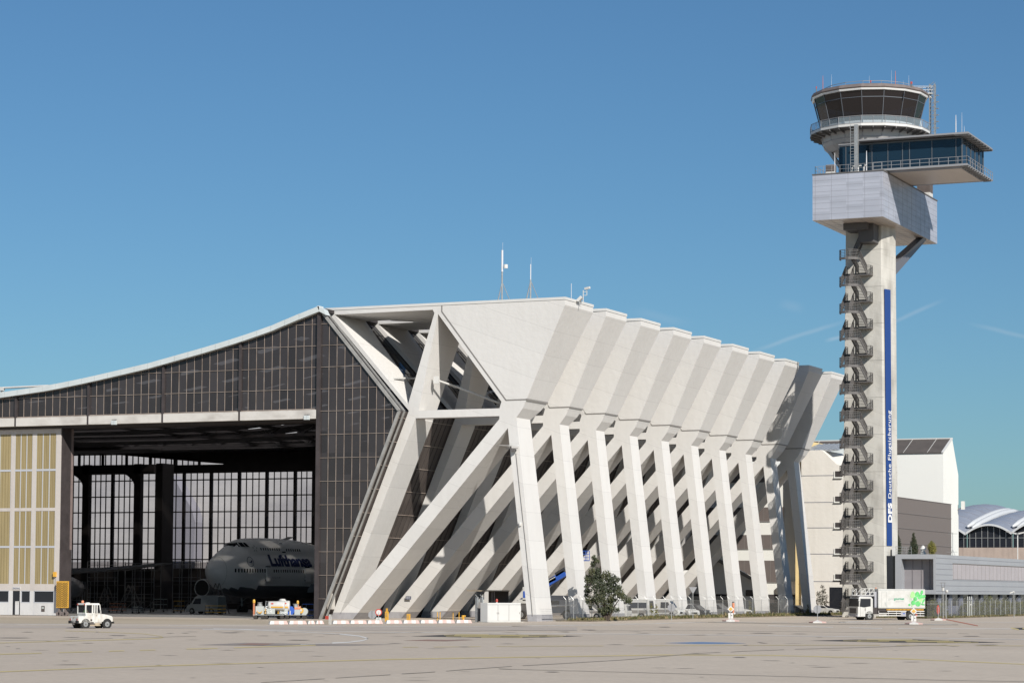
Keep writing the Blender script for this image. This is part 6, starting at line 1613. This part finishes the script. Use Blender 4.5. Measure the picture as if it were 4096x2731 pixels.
for s_ in (-1.1, 1.1):
    for z in (3.15, 3.55, 3.98): bars_.bar((-.3, s_, z), (1.6, s_, z), .07)
    for x in (-.3, .35, 1.0, 1.6): bars_.bar((x, s_, 3.1), (x, s_, 3.98), .08)
    bars_.bar((-.3, s_, 3.98), (.35, s_, 3.15), .06); bars_.bar((.35, s_, 3.98), (1.0, s_, 3.15), .06); bars_.bar((1.0, s_, 3.98), (1.55, s_, 3.55), .06)
for z in (3.55, 3.98): bars_.bar((1.6, -1.1, z), (1.6, 1.1, z), .07)
b.build('platform', M['liftgrey'], trk); bars_.build('platform_rail', M['whitep'], trk)
B().box(-.75, -.45, -1.0, 1.0, 1.0, 3.6).build('lift_mast', M['liftgrey'], trk); B().box(-.8, -.15, -1.15, 1.15, .8, 1.6).build('air_intake', M['darkwall'], trk)
B().mat(M['orange']).lathe([(.1, 4.0), (.1, 4.12), (0, 4.16)], (-.7, .9, 0), 10).build('beacon', None, trk)
B().bar((1.9, 1.25, 2.4), (2.15, 1.45, 2.35), .05).box(2.1, 2.25, 1.38, 1.5, 1.7, 2.35).build('mirror', M['black'], trk)

# ground carts in front of the hangar opening
ex = Vector((RT.x, RT.y, 0)).normalized(); ny = Vector((-ex.y, ex.x, 0))
def cx(px): p = atZ(px, 2475.5); return Vector((p.x, p.y, GZ))
K = lambda x: 980+x*.13605
def base_cart(root, o, L, D=1.4, h=.55):
    place(obox(o, ex, ny, 0, L, 0, D, h-.08, h).build('deck', M['steel']), root)
    for x in (.25, L-.25):
        for d in (.1, D-.1): place(B().disc(o+ex*x+ny*d+Vector((0, 0, .24)), .24, ny, .16, 14).build('wheel', M['rubber']), root); 
        place(B().bar(o+ex*x+ny*.1+Vector((0, 0, .24)), o+ex*x+ny*.1+Vector((0, 0, h)), .07).build('wheel_fork', M['chalk']), root)
o = cx(K(235)); r0 = empty('ground_cart', o, 0, 'small ground cart with grey drum and coiled yellow hose, leftmost of the carts', 'cart'); base_cart(r0, o, 1.35)
place(obox(o, ex, ny, .25, 1.2, .2, 1.1, .55, 1.5).build('grey_cabinet', M['txtgrey']), r0); place(B().mat(M['steel']).lathe([(.3, 1.5), (.3, 1.7), (.22, 1.72), (.22, 1.85), (.3, 1.87), (.3, 1.93), (0, 1.93)], o+ex*.7+ny*.6, 14).build('drum', None), r0)
b = B()
for k in range(4): b.tube([o+ex*(.75+.27*math.cos(a))-ny*(.02*k)+Vector((0, 0, .98+(.3-.03*k)*math.sin(a))) for a in [math.pi*(1+t/8) for t in range(9)]], .04, 6)
place(b.build('yellow_hose', M['yellow']), r0); place(B().bar(o+ex*.08+ny*.1+Vector((0, 0, .4)), o+ex*.08+ny*.1+Vector((0, 0, 2.0)), .14).build('beacon_post', M['orange']), r0); place(B().lathe([(.14, 1.85), (.16, 2.1), (.1, 2.25), (0, 2.3)], o+ex*.08+ny*.1, 10).build('beacon', M['yellow']), r0)
def tank(px0, L, r_, zc, label, lid):
    o = cx(K(px0)); rt = empty('tank_trailer', o, 0, label, 'trailer'); base_cart(rt, o, L)
    c0 = o+ny*.7+Vector((0, 0, zc)); b = B(); b.smooth = True
    b.tube([c0+ex*.32, c0+ex*.45, c0+ex*.62, c0+ex*(L-.15), c0+ex*(L-.02), c0+ex*(L+.02)], [r_*.3, r_*.8, r_, r_, r_*.97, r_*.6], 24)
    t = place(b.build('tank', M['whitep']), rt)
    b = B().tube([c0+ex*.75, c0+ex*(L-.1)], r_+.012, 24); b.v = [v for v in b.v]; 
    b = B()
    for k in range(6):
        a0 = -.36+.05*k; a1 = a0+.05; f_ = lambda a: -ny*(r_+.02)*math.cos(a)+Vector((0, 0, (r_+.02)*math.sin(a)))
        b.add([c0+ex*.66+f_(a0), c0+ex*(L-.15)+f_(a0), c0+ex*(L-.15)+f_(a1), c0+ex*.66+f_(a1)], [(0, 1, 2, 3)])
    o_ = b.build('orange_stripe', M['yellow']); o_.parent = t
    f_ = lambda a: -ny*(r_+.03)*math.cos(a)+Vector((0, 0, (r_+.03)*math.sin(a)))
    xm = .95; b = B().add([c0+ex*xm+f_(.3), c0+ex*(xm+.2)+f_(.5), c0+ex*xm+f_(.72), c0+ex*(xm-.2)+f_(.5)], [(0, 1, 2, 3)]); o_ = b.build('hazard_diamond', M['red']); o_.parent = t
    b = B(); pts = [c0+ex*.2+(-ny*math.cos(a)+Vector((0, 0, math.sin(a))))*(r_*1.02) for a in [2*math.pi*k/24 for k in range(25)]]; b.tube(pts, .03, 5); pts = [p+ex*.3 for p in pts]; b.tube(pts, .03, 5)
    for k in range(0, 24, 4): b.bar(pts[k]-ex*.3, pts[k], .03)
    place(b.build('guard_ring', M['steel']), rt)
    place(obox(o, ex, ny, .35, 1.3, -.1, .1, .6, 1.25).build('valve_box', M['txtgrey']), rt); b = B()
    random.seed(int(px0))
    for k in range(14):
        a = o+ex*random.uniform(.05, .95)-ny*.12+Vector((0, 0, random.uniform(.65, 1.5))); b.bar(a, a+ex*random.uniform(-.2, .25)+Vector((0, 0, random.uniform(-.2, .25))), random.uniform(.04, .1))
    place(b.build('valve', M['silver']), rt)
    b = B()
    for k in range(4): b.tube([o+ex*(.12+.02*k)-ny*.14+Vector((0, 0, .7+.16*k)), o+ex*(.3)-ny*.14+Vector((0, 0, .68+.16*k))], .05, 6)
    place(b.build('yellow_fitting', M['yellow']), rt)
    if lid: place(B().lathe([(.42, zc+r_-.05), (.42, zc+r_+.1), (.3, zc+r_+.14), (.3, zc+r_+.2), (0, zc+r_+.22)], o+ex*(L*.42)+ny*.7, 16).build('lid', M['whitep']), rt)
    return rt
tank(545, 2.35, .56, 1.52, 'white tank trailer with open guard ring and red diamond, left of the pair', False)
tank(925, 1.45, .62, 1.52, 'white tank trailer with a round lid on top, right of the pair', True)
o = cx(K(1165)); r0 = empty('hose_reel_cart', o, 0, 'cart with large blue hose reel right of the white tanks', 'cart'); base_cart(r0, o, 1.8)
for d in (.1, .7): place(B().disc(o+ex*.62+ny*d+Vector((0, 0, 1.0)), .5, ny, .06, 22).build('reel_flange', M['blue']), r0)
place(B().disc(o+ex*.62+ny*.4+Vector((0, 0, 1.0)), .3, ny, .6, 18).build('hose', M['black']), r0); place(B().bar(o+ex*.62-ny*.0+Vector((0, 0, .5)), o+ex*.62-ny*0+Vector((0, 0, 1.0)), .1).build('reel_stand', M['chalk']), r0)
place(obox(o, ex, ny, 1.1, 1.75, .2, 1.0, .5, 1.45).build('cabinet', M['txtgrey']), r0); place(obox(o, ex, ny, 1.1, 1.78, .17, .2, 1.15, 1.4).build('orange_panel', M['orange']), r0)
place(B().mat(M['steel']).lathe([(.25, 1.45), (.25, 1.7), (.33, 1.72), (.33, 1.78), (0, 1.78)], o+ex*1.2+ny*.6, 14).build('drum', None), r0)
o = cx(K(1490)); r0 = empty('bottle_cart', o, 0, 'small cart with yellow beacon and round dial at the right end of the carts', 'cart'); base_cart(r0, o, 1.2)
place(B().tube([o+ex*.2+ny*.2+Vector((0, 0, .4)), o+ex*.2+ny*.2+Vector((0, 0, 1.7))], .12, 10).tube([o+ex*.45+ny*.3+Vector((0, 0, .5)), o+ex*.45+ny*.3+Vector((0, 0, 1.5))], .12, 10).build('gas_bottle', M['orange']), r0)
place(B().lathe([(.12, 1.75), (.15, 2.0), (.09, 2.15), (0, 2.18)], o+ex*.2+ny*.2, 10).build('beacon', M['yellow']), r0)
place(B().disc(o+ex*.6+ny*.05+Vector((0, 0, 1.0)), .3, ny, .2, 18).build('hose_coil', M['yellow']), r0); place(B().disc(o+ex*.6-ny*.07+Vector((0, 0, 1.05)), .14, ny, .06, 16).build('dial', M['whitep']), r0)
place(B().disc(o+ex*.95+ny*.5+Vector((0, 0, .9)), .42, ny, .7, 18).build('tank', M['txtgrey']), r0)

# ------------------------------------------------------------------ jumbo jet inside the hall
NV = 305.; nose = Vector((atV(832.5, 2280, NV).x, NV, GZ)); ta = R(10.8)
tdir = Vector((math.sin(ta), math.cos(ta), 0)); sdir = Vector((math.cos(ta), -math.sin(ta), 0))   # tailwards, towards the camera side
jet = empty('jumbo_jet', nose, 0, 'white and grey four-engined jumbo jet with its nose pointing left inside the dark hall', 'airplane')
TOP = [(0, 5.75), (.25, 6.35), (1, 7.05), (2, 7.75), (3, 8.35), (4, 8.9), (4.6, 9.3), (5.3, 9.75), (6.2, 10.0), (7.5, 10.15), (10, 10.25), (15, 10.25), (18, 10.15), (21, 9.85), (24, 9.4), (27, 9.05), (30, 8.9), (60, 8.9)]
BOT = [(0, 5.75), (.25, 5.1), (1, 4.25), (2, 3.55), (3, 3.1), (4, 2.8), (6, 2.4), (8, 2.25), (11, 2.2), (60, 2.2)]
HWD = [(0, .0), (.25, .75), (1, 1.5), (2, 2.1), (3, 2.5), (4, 2.78), (6, 3.08), (8, 3.2), (11, 3.25), (60, 3.25)]
def hw(s, z):
    zt, zb, w = table(s, TOP), table(s, BOT), table(s, HWD)
    mt = min(zt, 8.75) if s > 4 else zt
    if s > 4: mt = lerp(zt, 8.75, (s-4)/3)
    zc = zb+(mt-zb)*.5; a = (mt-zb)/2
    q = 1-((z-zc)/a)**2; m1 = w*math.sqrt(q) if q > 0 else 0
    if s <= 4: return m1
    r_ = lerp(1.2, 2.35, (s-4)/3); zu = zt-r_
    q = 1-((z-zu)/r_)**2; m2 = (r_*lerp(1.1, .98, (s-4)/3))*math.sqrt(q) if q > 0 else 0
    # fair the two lobes with a straight flank
    if zc < z < zu: t = (z-zc)/(zu-zc); m3 = lerp(w, r_, t*t*(3-2*t))*.985; return max(m1, m3)
    return max(m1, m2)
def zmap(z): return z if z < 3.3 else z+.5*(z-3.3)/2.5 if z < 5.8 else z+.5+.34*(z-5.8)/4.45
def jp(s, y, z): return nose+tdir*s+sdir*y*1.04+Vector((0, 0, zmap(z)))
SS = [0, .06, .2, .45, .8, 1.2, 1.7, 2.3, 3, 3.7, 4.4, 5.1, 5.8, 6.6, 7.6, 9, 11, 13, 15, 17, 19, 21, 23, 25, 27, 30, 34, 38, 44, 50]
NZ = 26
def ringpts(s):
    zt, zb = table(s, TOP), table(s, BOT); out = []
    if s == 0: return None
    for k in range(NZ+1):
        z = (zt+zb)/2-(zt-zb)/2*math.cos(math.pi*k/NZ)
        out.append((hw(s, z) if 0 < k < NZ else 0, z))
    if zb < 3.3:                                   # one vertex row exactly on the paint line
        j = min(range(1, NZ), key=lambda k: abs(out[k][1]-3.45)); out[j] = (hw(s, 3.45), 3.45)
    return out
b = B().mat(M['planewhite']); b.smooth = True
rings = []
for s in SS[1:]:
    rg = ringpts(s); pts = [jp(s, y, z+GZ) for y, z in rg]+[jp(s, -y, z+GZ) for y, z in rg[-2:0:-1]]; rings.append(pts)
n = len(rings[0]); b.v = [tuple(p) for rg in rings for p in rg]; b.v.append(tuple(jp(0, 0, 5.75+GZ))); ip = len(b.v)-1
zof = [p.z for p in rings[10]]
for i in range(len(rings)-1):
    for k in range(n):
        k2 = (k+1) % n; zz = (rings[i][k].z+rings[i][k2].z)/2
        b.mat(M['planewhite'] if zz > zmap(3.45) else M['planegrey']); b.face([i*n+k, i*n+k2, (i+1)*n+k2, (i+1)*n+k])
b.mat(M['planewhite'])
for k in range(n): b.face([ip, (k+1) % n, k])
b.face([(len(rings)-1)*n+k for k in range(n)])
fus = place(b.build('fuselage'), jet)
def jsub(o): o.parent = fus; return o
def skin(s, z, e=.02, side=1): return jp(s, side*(hw(s, z)+e), z+GZ)
b = B()
for k in range(12): 
    s = 3.0+k*.508
    b.add([skin(s-.12, 5.55), skin(s+.12, 5.55), skin(s+.12, 6.0), skin(s-.12, 6.0)], [(0, 1, 2, 3)])
for k in range(15):
    s = 10.6+k*.508; b.add([skin(s-.11, 5.6), skin(s+.11, 5.6), skin(s+.11, 5.95), skin(s-.11, 5.95)], [(0, 1, 2, 3)])
for k in range(9): s = 8.9+k*.508; b.add([skin(s-.11, 8.55), skin(s+.11, 8.55), skin(s+.11, 8.88), skin(s-.11, 8.88)], [(0, 1, 2, 3)])
for k in range(7): s = 14.6+k*.508; b.add([skin(s-.11, 8.5), skin(s+.11, 8.5), skin(s+.11, 8.83), skin(s-.11, 8.83)], [(0, 1, 2, 3)])
jsub(b.build('cabin_window', M['winglass']))
b = B()
for (s0, s1_, s2_, s3_) in ((4.35, 5.1, 5.15, 4.75), (5.2, 5.85, 5.75, 5.25), (5.95, 6.6, 6.15, 5.85)):
    for sd in (1, -1):
        z0, z1 = 9.0, 9.55
        b.add([skin(s0, min(z0, table(s0, TOP)-.1), .14, sd), skin(s1_, z0-.05, .14, sd), skin(s2_, z1, .14, sd), skin(s3_, min(z1, table(s3_, TOP)-.05), .14, sd)], [(0, 1, 2, 3)])
b.add([jp(4.28, 1.0, 8.98+GZ+.1), jp(4.28, -1.0, 8.98+GZ+.1), jp(4.75, -.9, 9.42+GZ+.05), jp(4.75, .9, 9.42+GZ+.05)], [(0, 1, 2, 3)])
jsub(b.build('cockpit_window', M['winglass']))
def wrap_text(txt, s0, z0, width, height, bold, m, name):
    v, f = text_pts(txt, 1, bold, .97); x0 = min(a for a, c in v); x1 = max(a for a, c in v); y0 = min(c for a, c in v); y1 = max(c for a, c in v)
    b = B(); b.add([skin(s0+(a-x0)/(x1-x0)*width, z0+(c-y0)/(y1-y0)*height, .1) for a, c in v], f); return jsub(b.build(name, m))
wrap_text('Lufthansa', 10.0, 6.35, 9.3, 1.65, .045, M['navy'], 'lettering')
wrap_text('Boeing 747-400', 10.2, 4.85, 1.7, .16, 0, M['navy'], 'type_lettering')
b = B()
for k in range(28):
    a, c = 2*math.pi*k/28, 2*math.pi*(k+1)/28; f_ = lambda a, r_: skin(5.75+r_*math.cos(a), 6.95+r_*math.sin(a), .035)
    b.add([f_(a, .68), f_(c, .68), f_(c, .61), f_(a, .61)], [(0, 1, 2, 3)])
bird = [(-.5, .02), (-.1, -.06), (.12, .08), (.3, .3), (.26, .12), (.5, .2), (.34, .04), (.5, .02), (.2, -.06), (.32, -.3), (.1, -.14), (-.1, -.14)]
b.add([skin(5.75+x, 6.95+z, .035) for x, z in bird], [tuple(range(len(bird)))])
jsub(b.build('crane_emblem', M['navy']))
b = B()
for k in range(5):
    a = math.pi/2+2*math.pi*k/5; f_ = lambda r_, d: skin(7.6+r_*math.cos(a+d), 8.75+r_*.9*math.sin(a+d), .035)
    b.add([f_(.6, -.12), f_(.36, .45), f_(.26, -.45)], [(0, 1, 2)])
jsub(b.build('alliance_emblem', M['txtgrey']))
for s in (9.35, 18.2):
    b = B().mat(M['winglass']); b.add([skin(s-.55, 4.55, .04), skin(s+.55, 4.55, .04), skin(s+.55, 6.4, .04), skin(s-.55, 6.4, .04)], [(0, 1, 2, 3)]); jsub(b.build('door_opening'))
    o0 = jp(s-.2, 3.45, 4.5+GZ); b = B().hexa([o0+tdir*-.55, o0+tdir*.55, o0+tdir*.55+sdir*.16, o0+tdir*-.55+sdir*.16], [o0+tdir*-.5-sdir*.2+Vector((0, 0, 2)), o0+tdir*.5-sdir*.2+Vector((0, 0, 2)), o0+tdir*.5+Vector((0, 0, 2)), o0+tdir*-.5+Vector((0, 0, 2))]); jsub(b.build('cabin_door', M['planewhite']))
b = B().mat(M['winglass']); b.add([skin(13.5, 8.3, .04), skin(14.3, 8.3, .04), skin(14.2, 9.6, .04), skin(13.6, 9.6, .04)], [(0, 1, 2, 3)]); jsub(b.build('upper_door_opening'))
o0 = jp(13.9, 2.3, 10.0+GZ); jsub(B().hexa([o0+tdir*-.6, o0+tdir*.6, o0+tdir*.6+sdir*1.2+Vector((0, 0, .35)), o0-tdir*.6+sdir*1.2+Vector((0, 0, .35))], [o0+tdir*-.6+Vector((0, 0, .12)), o0+tdir*.6+Vector((0, 0, .12)), o0+tdir*.6+sdir*1.2+Vector((0, 0, .47)), o0-tdir*.6+sdir*1.2+Vector((0, 0, .47))]).build('upper_door', M['planewhite']))
b = B(); pr = [jp(1.75, y, z+GZ) for y, z in ringpts(1.75)]+[jp(1.75, -y, z+GZ) for y, z in ringpts(1.75)[-2:0:-1]]
for p, q in zip(pr, pr[1:]+pr[:1]): b.bar(p, q, .035)
jsub(b.build('radome_joint', M['txtgrey']))
# wings with winglets, engines, nose gear
for sd, nm in ((1, 'wing'), (-1, 'wing')):
    L_ = 30.5 if sd < 0 else 18
    k = L_/30.5
    a = [jp(19, sd*2.6, 4.0), jp(33, sd*2.6, 3.6), jp(33, sd*2.6, 3.0), jp(19, sd*2.6, 2.9)]
    c = [jp(19+(43.5-19)*k, sd*(2.6+28*k), 4.0+2.6*k), jp(33+(47.5-33)*k, sd*(2.6+28*k), 3.8+2.7*k), jp(33+(47.5-33)*k, sd*(2.6+28*k), 3.6+2.7*k), jp(19+(43.5-19)*k, sd*(2.6+28*k), 3.5+2.7*k)]
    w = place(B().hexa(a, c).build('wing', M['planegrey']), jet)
    if sd < 0:
        o_ = B().hexa([jp(44, -30.6, 6.5), jp(47.5, -30.6, 6.5), jp(47.5, -30.5, 6.5), jp(44, -30.5, 6.5)], [jp(46.6, -31.6, 8.6), jp(48.1, -31.6, 8.6), jp(48.1, -31.5, 8.6), jp(46.6, -31.5, 8.6)]).build('winglet', M['planewhite']); o_.parent = w
    for (s, y) in ((19.5, 11.7),)+(((28, 20.8),) if sd < 0 else ()):
        b = B(); b.smooth = True; zc = 2.5; pts = [jp(s+t, sd*y, zc) for t in (0, .3, 1.5, 3.0, 4.5)]; b.tube(pts, [1.2, 1.35, 1.42, 1.3, .8], 20); place(b.build('engine', M['planegrey']), jet)
b = B().tube([jp(7.2, 0, 2.5), jp(7.5, 0, .6)], .14, 8).bar(jp(7.3, 0, 1.6), jp(9, 0, 2.4), .12).bar(jp(7.5, -.45, .45), jp(7.5, .45, .45), .14); place(b.build('nose_gear', M['steel']), jet)
for s_ in (-1, 1): place(B().disc(jp(7.5, s_*.45, .43), .58, sdir, .35, 18).build('nose_wheel', M['rubber']), jet)

# second airliner, mostly hidden behind the door: engine rim and long wing
V2 = 300
a2_ = empty('airliner_wing', (atV(300, 2300, V2).x, V2, GZ), 0, 'dark wing and engine of a second airliner reaching in from behind the sliding door', 'airplane')
wl0, wl1 = atV(60, 2290, V2), atV(650, 2252, V2)
a = [wl0+Vector((0, 0, .55)), wl0+Vector((0, 12, .55)), wl0+Vector((0, 12, -.2)), wl0+Vector((0, 0, -.5))]
m_ = wl0.lerp(wl1, .6)+Vector((0, 0, -.35)); m_r = [m_+Vector((0, 0, .3)), m_+Vector((0, 7, .3)), m_+Vector((0, 7, 0)), m_+Vector((0, 0, -.2))]
c = [wl1+Vector((0, 0, .08)), wl1+Vector((0, 2.5, .08)), wl1+Vector((0, 2.5, -.05)), wl1+Vector((0, 0, -.08))]
M['wingdark'] = mat('wing_grey', (.2, .19, .2), .4)
place(B().hexa(a, m_r).build('wing', M['wingdark']), a2_); place(B().hexa(m_r, c).build('wing_tip', M['wingdark']), a2_)
e0 = atV(268, 2352, V2-6); b = B(); b.smooth = True; b.tube([e0+Vector((-1.0, k_, 0)) for k_ in (0, .3, 2, 4)], [1.45, 1.62, 1.7, 1.2], 22); place(b.build('engine', M['wingdark']), a2_)
place(B().tube([wl0+Vector((-26, -4, .6)), wl0+Vector((-22, 30, .6))], 2.9, 20).build('fuselage', M['planewhite']), a2_)
# loose engine cowl on the floor by the nose
e0 = atV(799, 2350, 312); je = empty('engine_nacelle', (e0.x, 312, GZ), 0, 'round engine intake with pale lip just left of the jumbo nose', 'engine')
b = B(); b.smooth = True; b.tube([(e0.x+.4, 312+k_, e0.z) for k_ in (0, .25, 1.5, 4)], [1.15, 1.32, 1.4, 1.1], 24); place(b.build('nacelle', M['wingdark']), je)
b = B(); pts = [(e0.x+.4+1.24*math.cos(a), 311.95, e0.z+1.24*math.sin(a)) for a in [2*math.pi*k/28 for k in range(29)]]; b.tube(pts, .07, 6); place(b.build('intake_lip', M['cap']), je)
place(B().disc((e0.x+.4, 311.97, e0.z), 1.12, (0, 1, 0), .02, 24).build('intake', M['black']), je); place(B().bar((e0.x+.4, 313, GZ), (e0.x+.4, 313, e0.z), .4).build('stand', M['dsteel']), je)

# stands, ladders and a van standing in the hall
def dock(px0, px1, V, ztop, label, levels=3):
    x0, x1 = atV(px0, 2400, V).x, atV(px1, 2400, V).x; root = empty('maintenance_dock', ((x0+x1)/2, V, GZ), 0, label, 'scaffold')
    for k in range(levels):
        z = GZ+(ztop-GZ)*(k+1)/levels-1.1; place(B().box(x0, x1, V, V+2, z-.1, z).build('platform', M['dsteel']), root)
    b = B()
    for k in range(levels):
        z = GZ+(ztop-GZ)*(k+1)/levels-1.1
        for h_ in (.55, 1.1): b.bar((x0, V, z+h_), (x1, V, z+h_), .06)
    n = max(2, int((x1-x0)/1.6))
    for k in range(n+1): x = x0+(x1-x0)*k/n; b.bar((x, V, GZ), (x, V, ztop), .08); b.bar((x, V+2, GZ), (x, V+2, ztop), .08)
    for k in range(n): x = x0+(x1-x0)*k/n; b.bar((x, V, GZ), (x+(x1-x0)/n, V, GZ+(ztop-GZ)/levels-1.1), .06)
    place(b.build('scaffold_frame', M['railgrey']), root)
dock(348, 470, 325, 7.4, 'long scaffold dock in the dark left part of the hall', 3)
dock(500, 615, 332, 7.2, 'scaffold dock in front of the big dark pier', 3)
dock(690, 800, 335, 7.6, 'scaffold dock left of the jumbo nose below the right-hand windows', 3)
dock(285, 330, 300, 4.2, 'small scaffold just right of the sliding door edge', 2)
def aladder(px, V, h, w, label):
    x = atV(px, 2440, V).x; root = empty('step_ladder', (x, V, GZ), 0, label, 'ladder'); b = B()
    for s_ in (-.5, .5):
        b.bar((x-w, V+s_, GZ), (x, V+s_, GZ+h), .1); b.bar((x+w, V+s_, GZ), (x, V+s_, GZ+h), .1)
    place(b.build('ladder_frame', M['dsteel']), root); b = B()
    for k in range(1, 10): t = k/10; b.bar((x-w*(1-t), V-.5, GZ+h*t), (x-w*(1-t), V+.5, GZ+h*t), .06); b.bar((x-w*(1-t), V-.5, GZ+h*t), (x+w*(1-t), V-.5, GZ+h*t), .035)
    place(b.build('rung', M['dsteel']), root)
aladder(520, 290, 3.9, 1.9, 'tall grey A-frame ladder in the middle of the dark hall floor')
aladder(425, 300, 3.6, 1.5, 'grey A-frame ladder left of the tallest ladder')
aladder(868, 296, 4.2, 1.7, 'A-frame ladder under the jumbo nose')
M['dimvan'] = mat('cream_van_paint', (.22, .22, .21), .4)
p = atV(828, 2440, 290); car('service_van', (p.x, 290, GZ), R(172), 'cream panel van with rounded nose standing under the jumbo nose', 'van', None, VAN, 2.0, VANG, M['dimvan'], 5.4, (-1.6, 1.85), .36, None, [(5, 6, 'windscreen')])
def lowcart(px, V, w, h, m, label, name='tool_cart'):
    x = atV(px, 2440, V).x; root = empty(name, (x, V, GZ), 0, label, 'cart'); b = B()
    for z in (.35, .35+(h-.35)*.5, h): b.box(x-w/2, x+w/2, V-.5, V+.5, GZ+z-.08, GZ+z)
    place(b.build('shelf', m), root); b = B()
    for sx_ in (-w/2, w/2):
        for sy in (-.5, .5): b.bar((x+sx_, V+sy, GZ+.1), (x+sx_, V+sy, GZ+h), .07)
    place(b.build('frame', M['dsteel']), root)
    for sx_ in (-w/2, w/2): place(B().disc((x+sx_, V-.45, GZ+.14), .14, (0, 1, 0), .08, 12).build('wheel', M['rubber']), root)
lowcart(862, 284, 2.6, 1.2, M['yellow'], 'low cart with two yellow shelves below the jumbo nose')
lowcart(716, 298, 1.2, 1.7, M['yellow'], 'dim yellow trolley between ladder and van')
lowcart(550, 287, 1.0, .9, M['whitep'], 'small trolley with pale shelves at the foot of the tallest ladder')
lowcart(640, 306, 1.8, 1.9, M['txtgrey'], 'grey shelf trolley in front of the big dark pier')
lowcart(590, 300, 1.6, 1.6, M['brown'], 'brown shelf trolley right of the tallest ladder')
lowcart(1240, 262, 1.6, 1.7, M['blue'], 'blue shelf trolley in the shade behind the right-hand ground carts')
lowcart(470, 294, 2.2, 1.3, M['orange'], 'orange low trolley between the two left ladders')

# ------------------------------------------------------------------ daylight
w = bpy.data.worlds.new('World'); sc.world = w; w.use_nodes = True; nt = w.node_tree
bg = nt.nodes['Background']; sky = nt.nodes.new('ShaderNodeTexSky'); sky.sky_type = 'NISHITA'
EL = R(32.3); sx, sy = 1.155, -1.0
sky.sun_disc = False; sky.sun_elevation = EL; sky.sun_rotation = math.atan2(sx, sy)
sky.altitude = 100; sky.air_density = SKY_AIR; sky.dust_density = SKY_DUST; sky.ozone_density = SKY_OZ
# faint contrails high in the sky
tc_ = nt.nodes.new('ShaderNodeTexCoord')
def trail(p0, p1, width, strength, fade):
    d0, d1 = ray(*p0).normalized(), ray(*p1).normalized(); nrm = d0.cross(d1).normalized(); mid = (d0+d1).normalized(); half = (d1-d0).length/2; ax = (d1-d0).normalized()
    def dot(v):
        n = nt.nodes.new('ShaderNodeVectorMath'); n.operation = 'DOT_PRODUCT'; n.inputs[1].default_value = v; nt.links.new(tc_.outputs['Generated'], n.inputs[0]); return n.outputs['Value']
    def mth(op, a, b_=None, c_=None):
        n = nt.nodes.new('ShaderNodeMath'); n.operation = op
        for i, q in enumerate((a, b_, c_)):
            if q is None: continue
            if isinstance(q, (int, float)): n.inputs[i].default_value = q
            else: nt.links.new(q, n.inputs[i])
        return n.outputs[0]
    nz = nt.nodes.new('ShaderNodeTexNoise'); nz.inputs['Scale'].default_value = 60; nz.inputs['Detail'].default_value = 5; nt.links.new(tc_.outputs['Generated'], nz.inputs['Vector'])
    a = mth('ADD', dot(nrm), mth('MULTIPLY', mth('SUBTRACT', nz.outputs[0], .5), width*1.2)); a = mth('ABSOLUTE', a)
    a = nt_map(a, 0, width, 1, 0)
    l = mth('ABSOLUTE', mth('SUBTRACT', dot(ax), mid.dot(ax))); l = nt_map(l, half*fade, half, 1, 0)
    f = mth('GREATER_THAN', dot(mid), .5)
    return mth('MULTIPLY', mth('MULTIPLY', mth('MULTIPLY', a, l), f), strength)
def nt_map(v, a, b_, c_, d_):
    n = nt.nodes.new('ShaderNodeMapRange'); n.interpolation_type = 'SMOOTHSTEP'
    for i, q in enumerate((a, b_, c_, d_)): n.inputs[i+1].default_value = q
    nt.links.new(v, n.inputs[0]); return n.outputs[0]
T_ = [trail((2960, 1420), (3420, 1270), .0014, .15, .3), trail((3500, 1320), (3800, 1190), .0013, .14, .2), trail((3290, 1365), (3400, 1340), .0012, .2, .2),
      trail((3850, 1290), (4200, 1370), .0014, .12, .2), trail((3100, 1215), (3230, 1240), .003, .07, .1), trail((2480, 1240), (2800, 1300), .003, .06, .1)]
def chain(ts):
    a = ts[0]
    for t in ts[1:]:
        n = nt.nodes.new('ShaderNodeMath'); n.operation = 'ADD'; nt.links.new(a, n.inputs[0]); nt.links.new(t, n.inputs[1]); a = n.outputs[0]
    return a
gain = nt.nodes.new('ShaderNodeMix'); gain.data_type = 'RGBA'; gain.blend_type = 'MULTIPLY'; gain.inputs[0].default_value = 1; gain.inputs[7].default_value = (*SKY_TINT, 1)
nt.links.new(sky.outputs[0], gain.inputs[6])
mx = nt.nodes.new('ShaderNodeMix'); mx.data_type = 'RGBA'; nt.links.new(chain(T_), mx.inputs[0]); nt.links.new(gain.outputs[2], mx.inputs[6]); mx.inputs[7].default_value = (*[q/SKY_STR for q in (.62, .66, .7)], 1)
nt.links.new(mx.outputs[2], bg.inputs[0]); bg.inputs[1].default_value = SKY_STR
sd_ = bpy.data.lights.new('sun', 'SUN'); sd_.energy = SUN_STR; sd_.angle = R(.53); sd_.color = (1, .955, .885)
so = bpy.data.objects.new('sun', sd_); col.objects.link(so); so.location = (0, 0, 120)
sv = Vector((sx, sy, math.hypot(sx, sy)*math.tan(EL))).normalized(); so.rotation_euler = (-sv).to_track_quat('-Z', 'Y').to_euler()
sc.view_settings.view_transform = 'Standard'; sc.view_settings.look = 'None'; sc.view_settings.gamma = 1; sc.view_settings.exposure = EXPO
sc.view_settings.use_curve_mapping = False
sc.cycles.max_bounces = 8; sc.cycles.diffuse_bounces = 2; sc.cycles.transparent_max_bounces = 16; sc.cycles.sample_clamp_indirect = 4
sc.cycles.caustics_reflective = False; sc.cycles.caustics_refractive = False
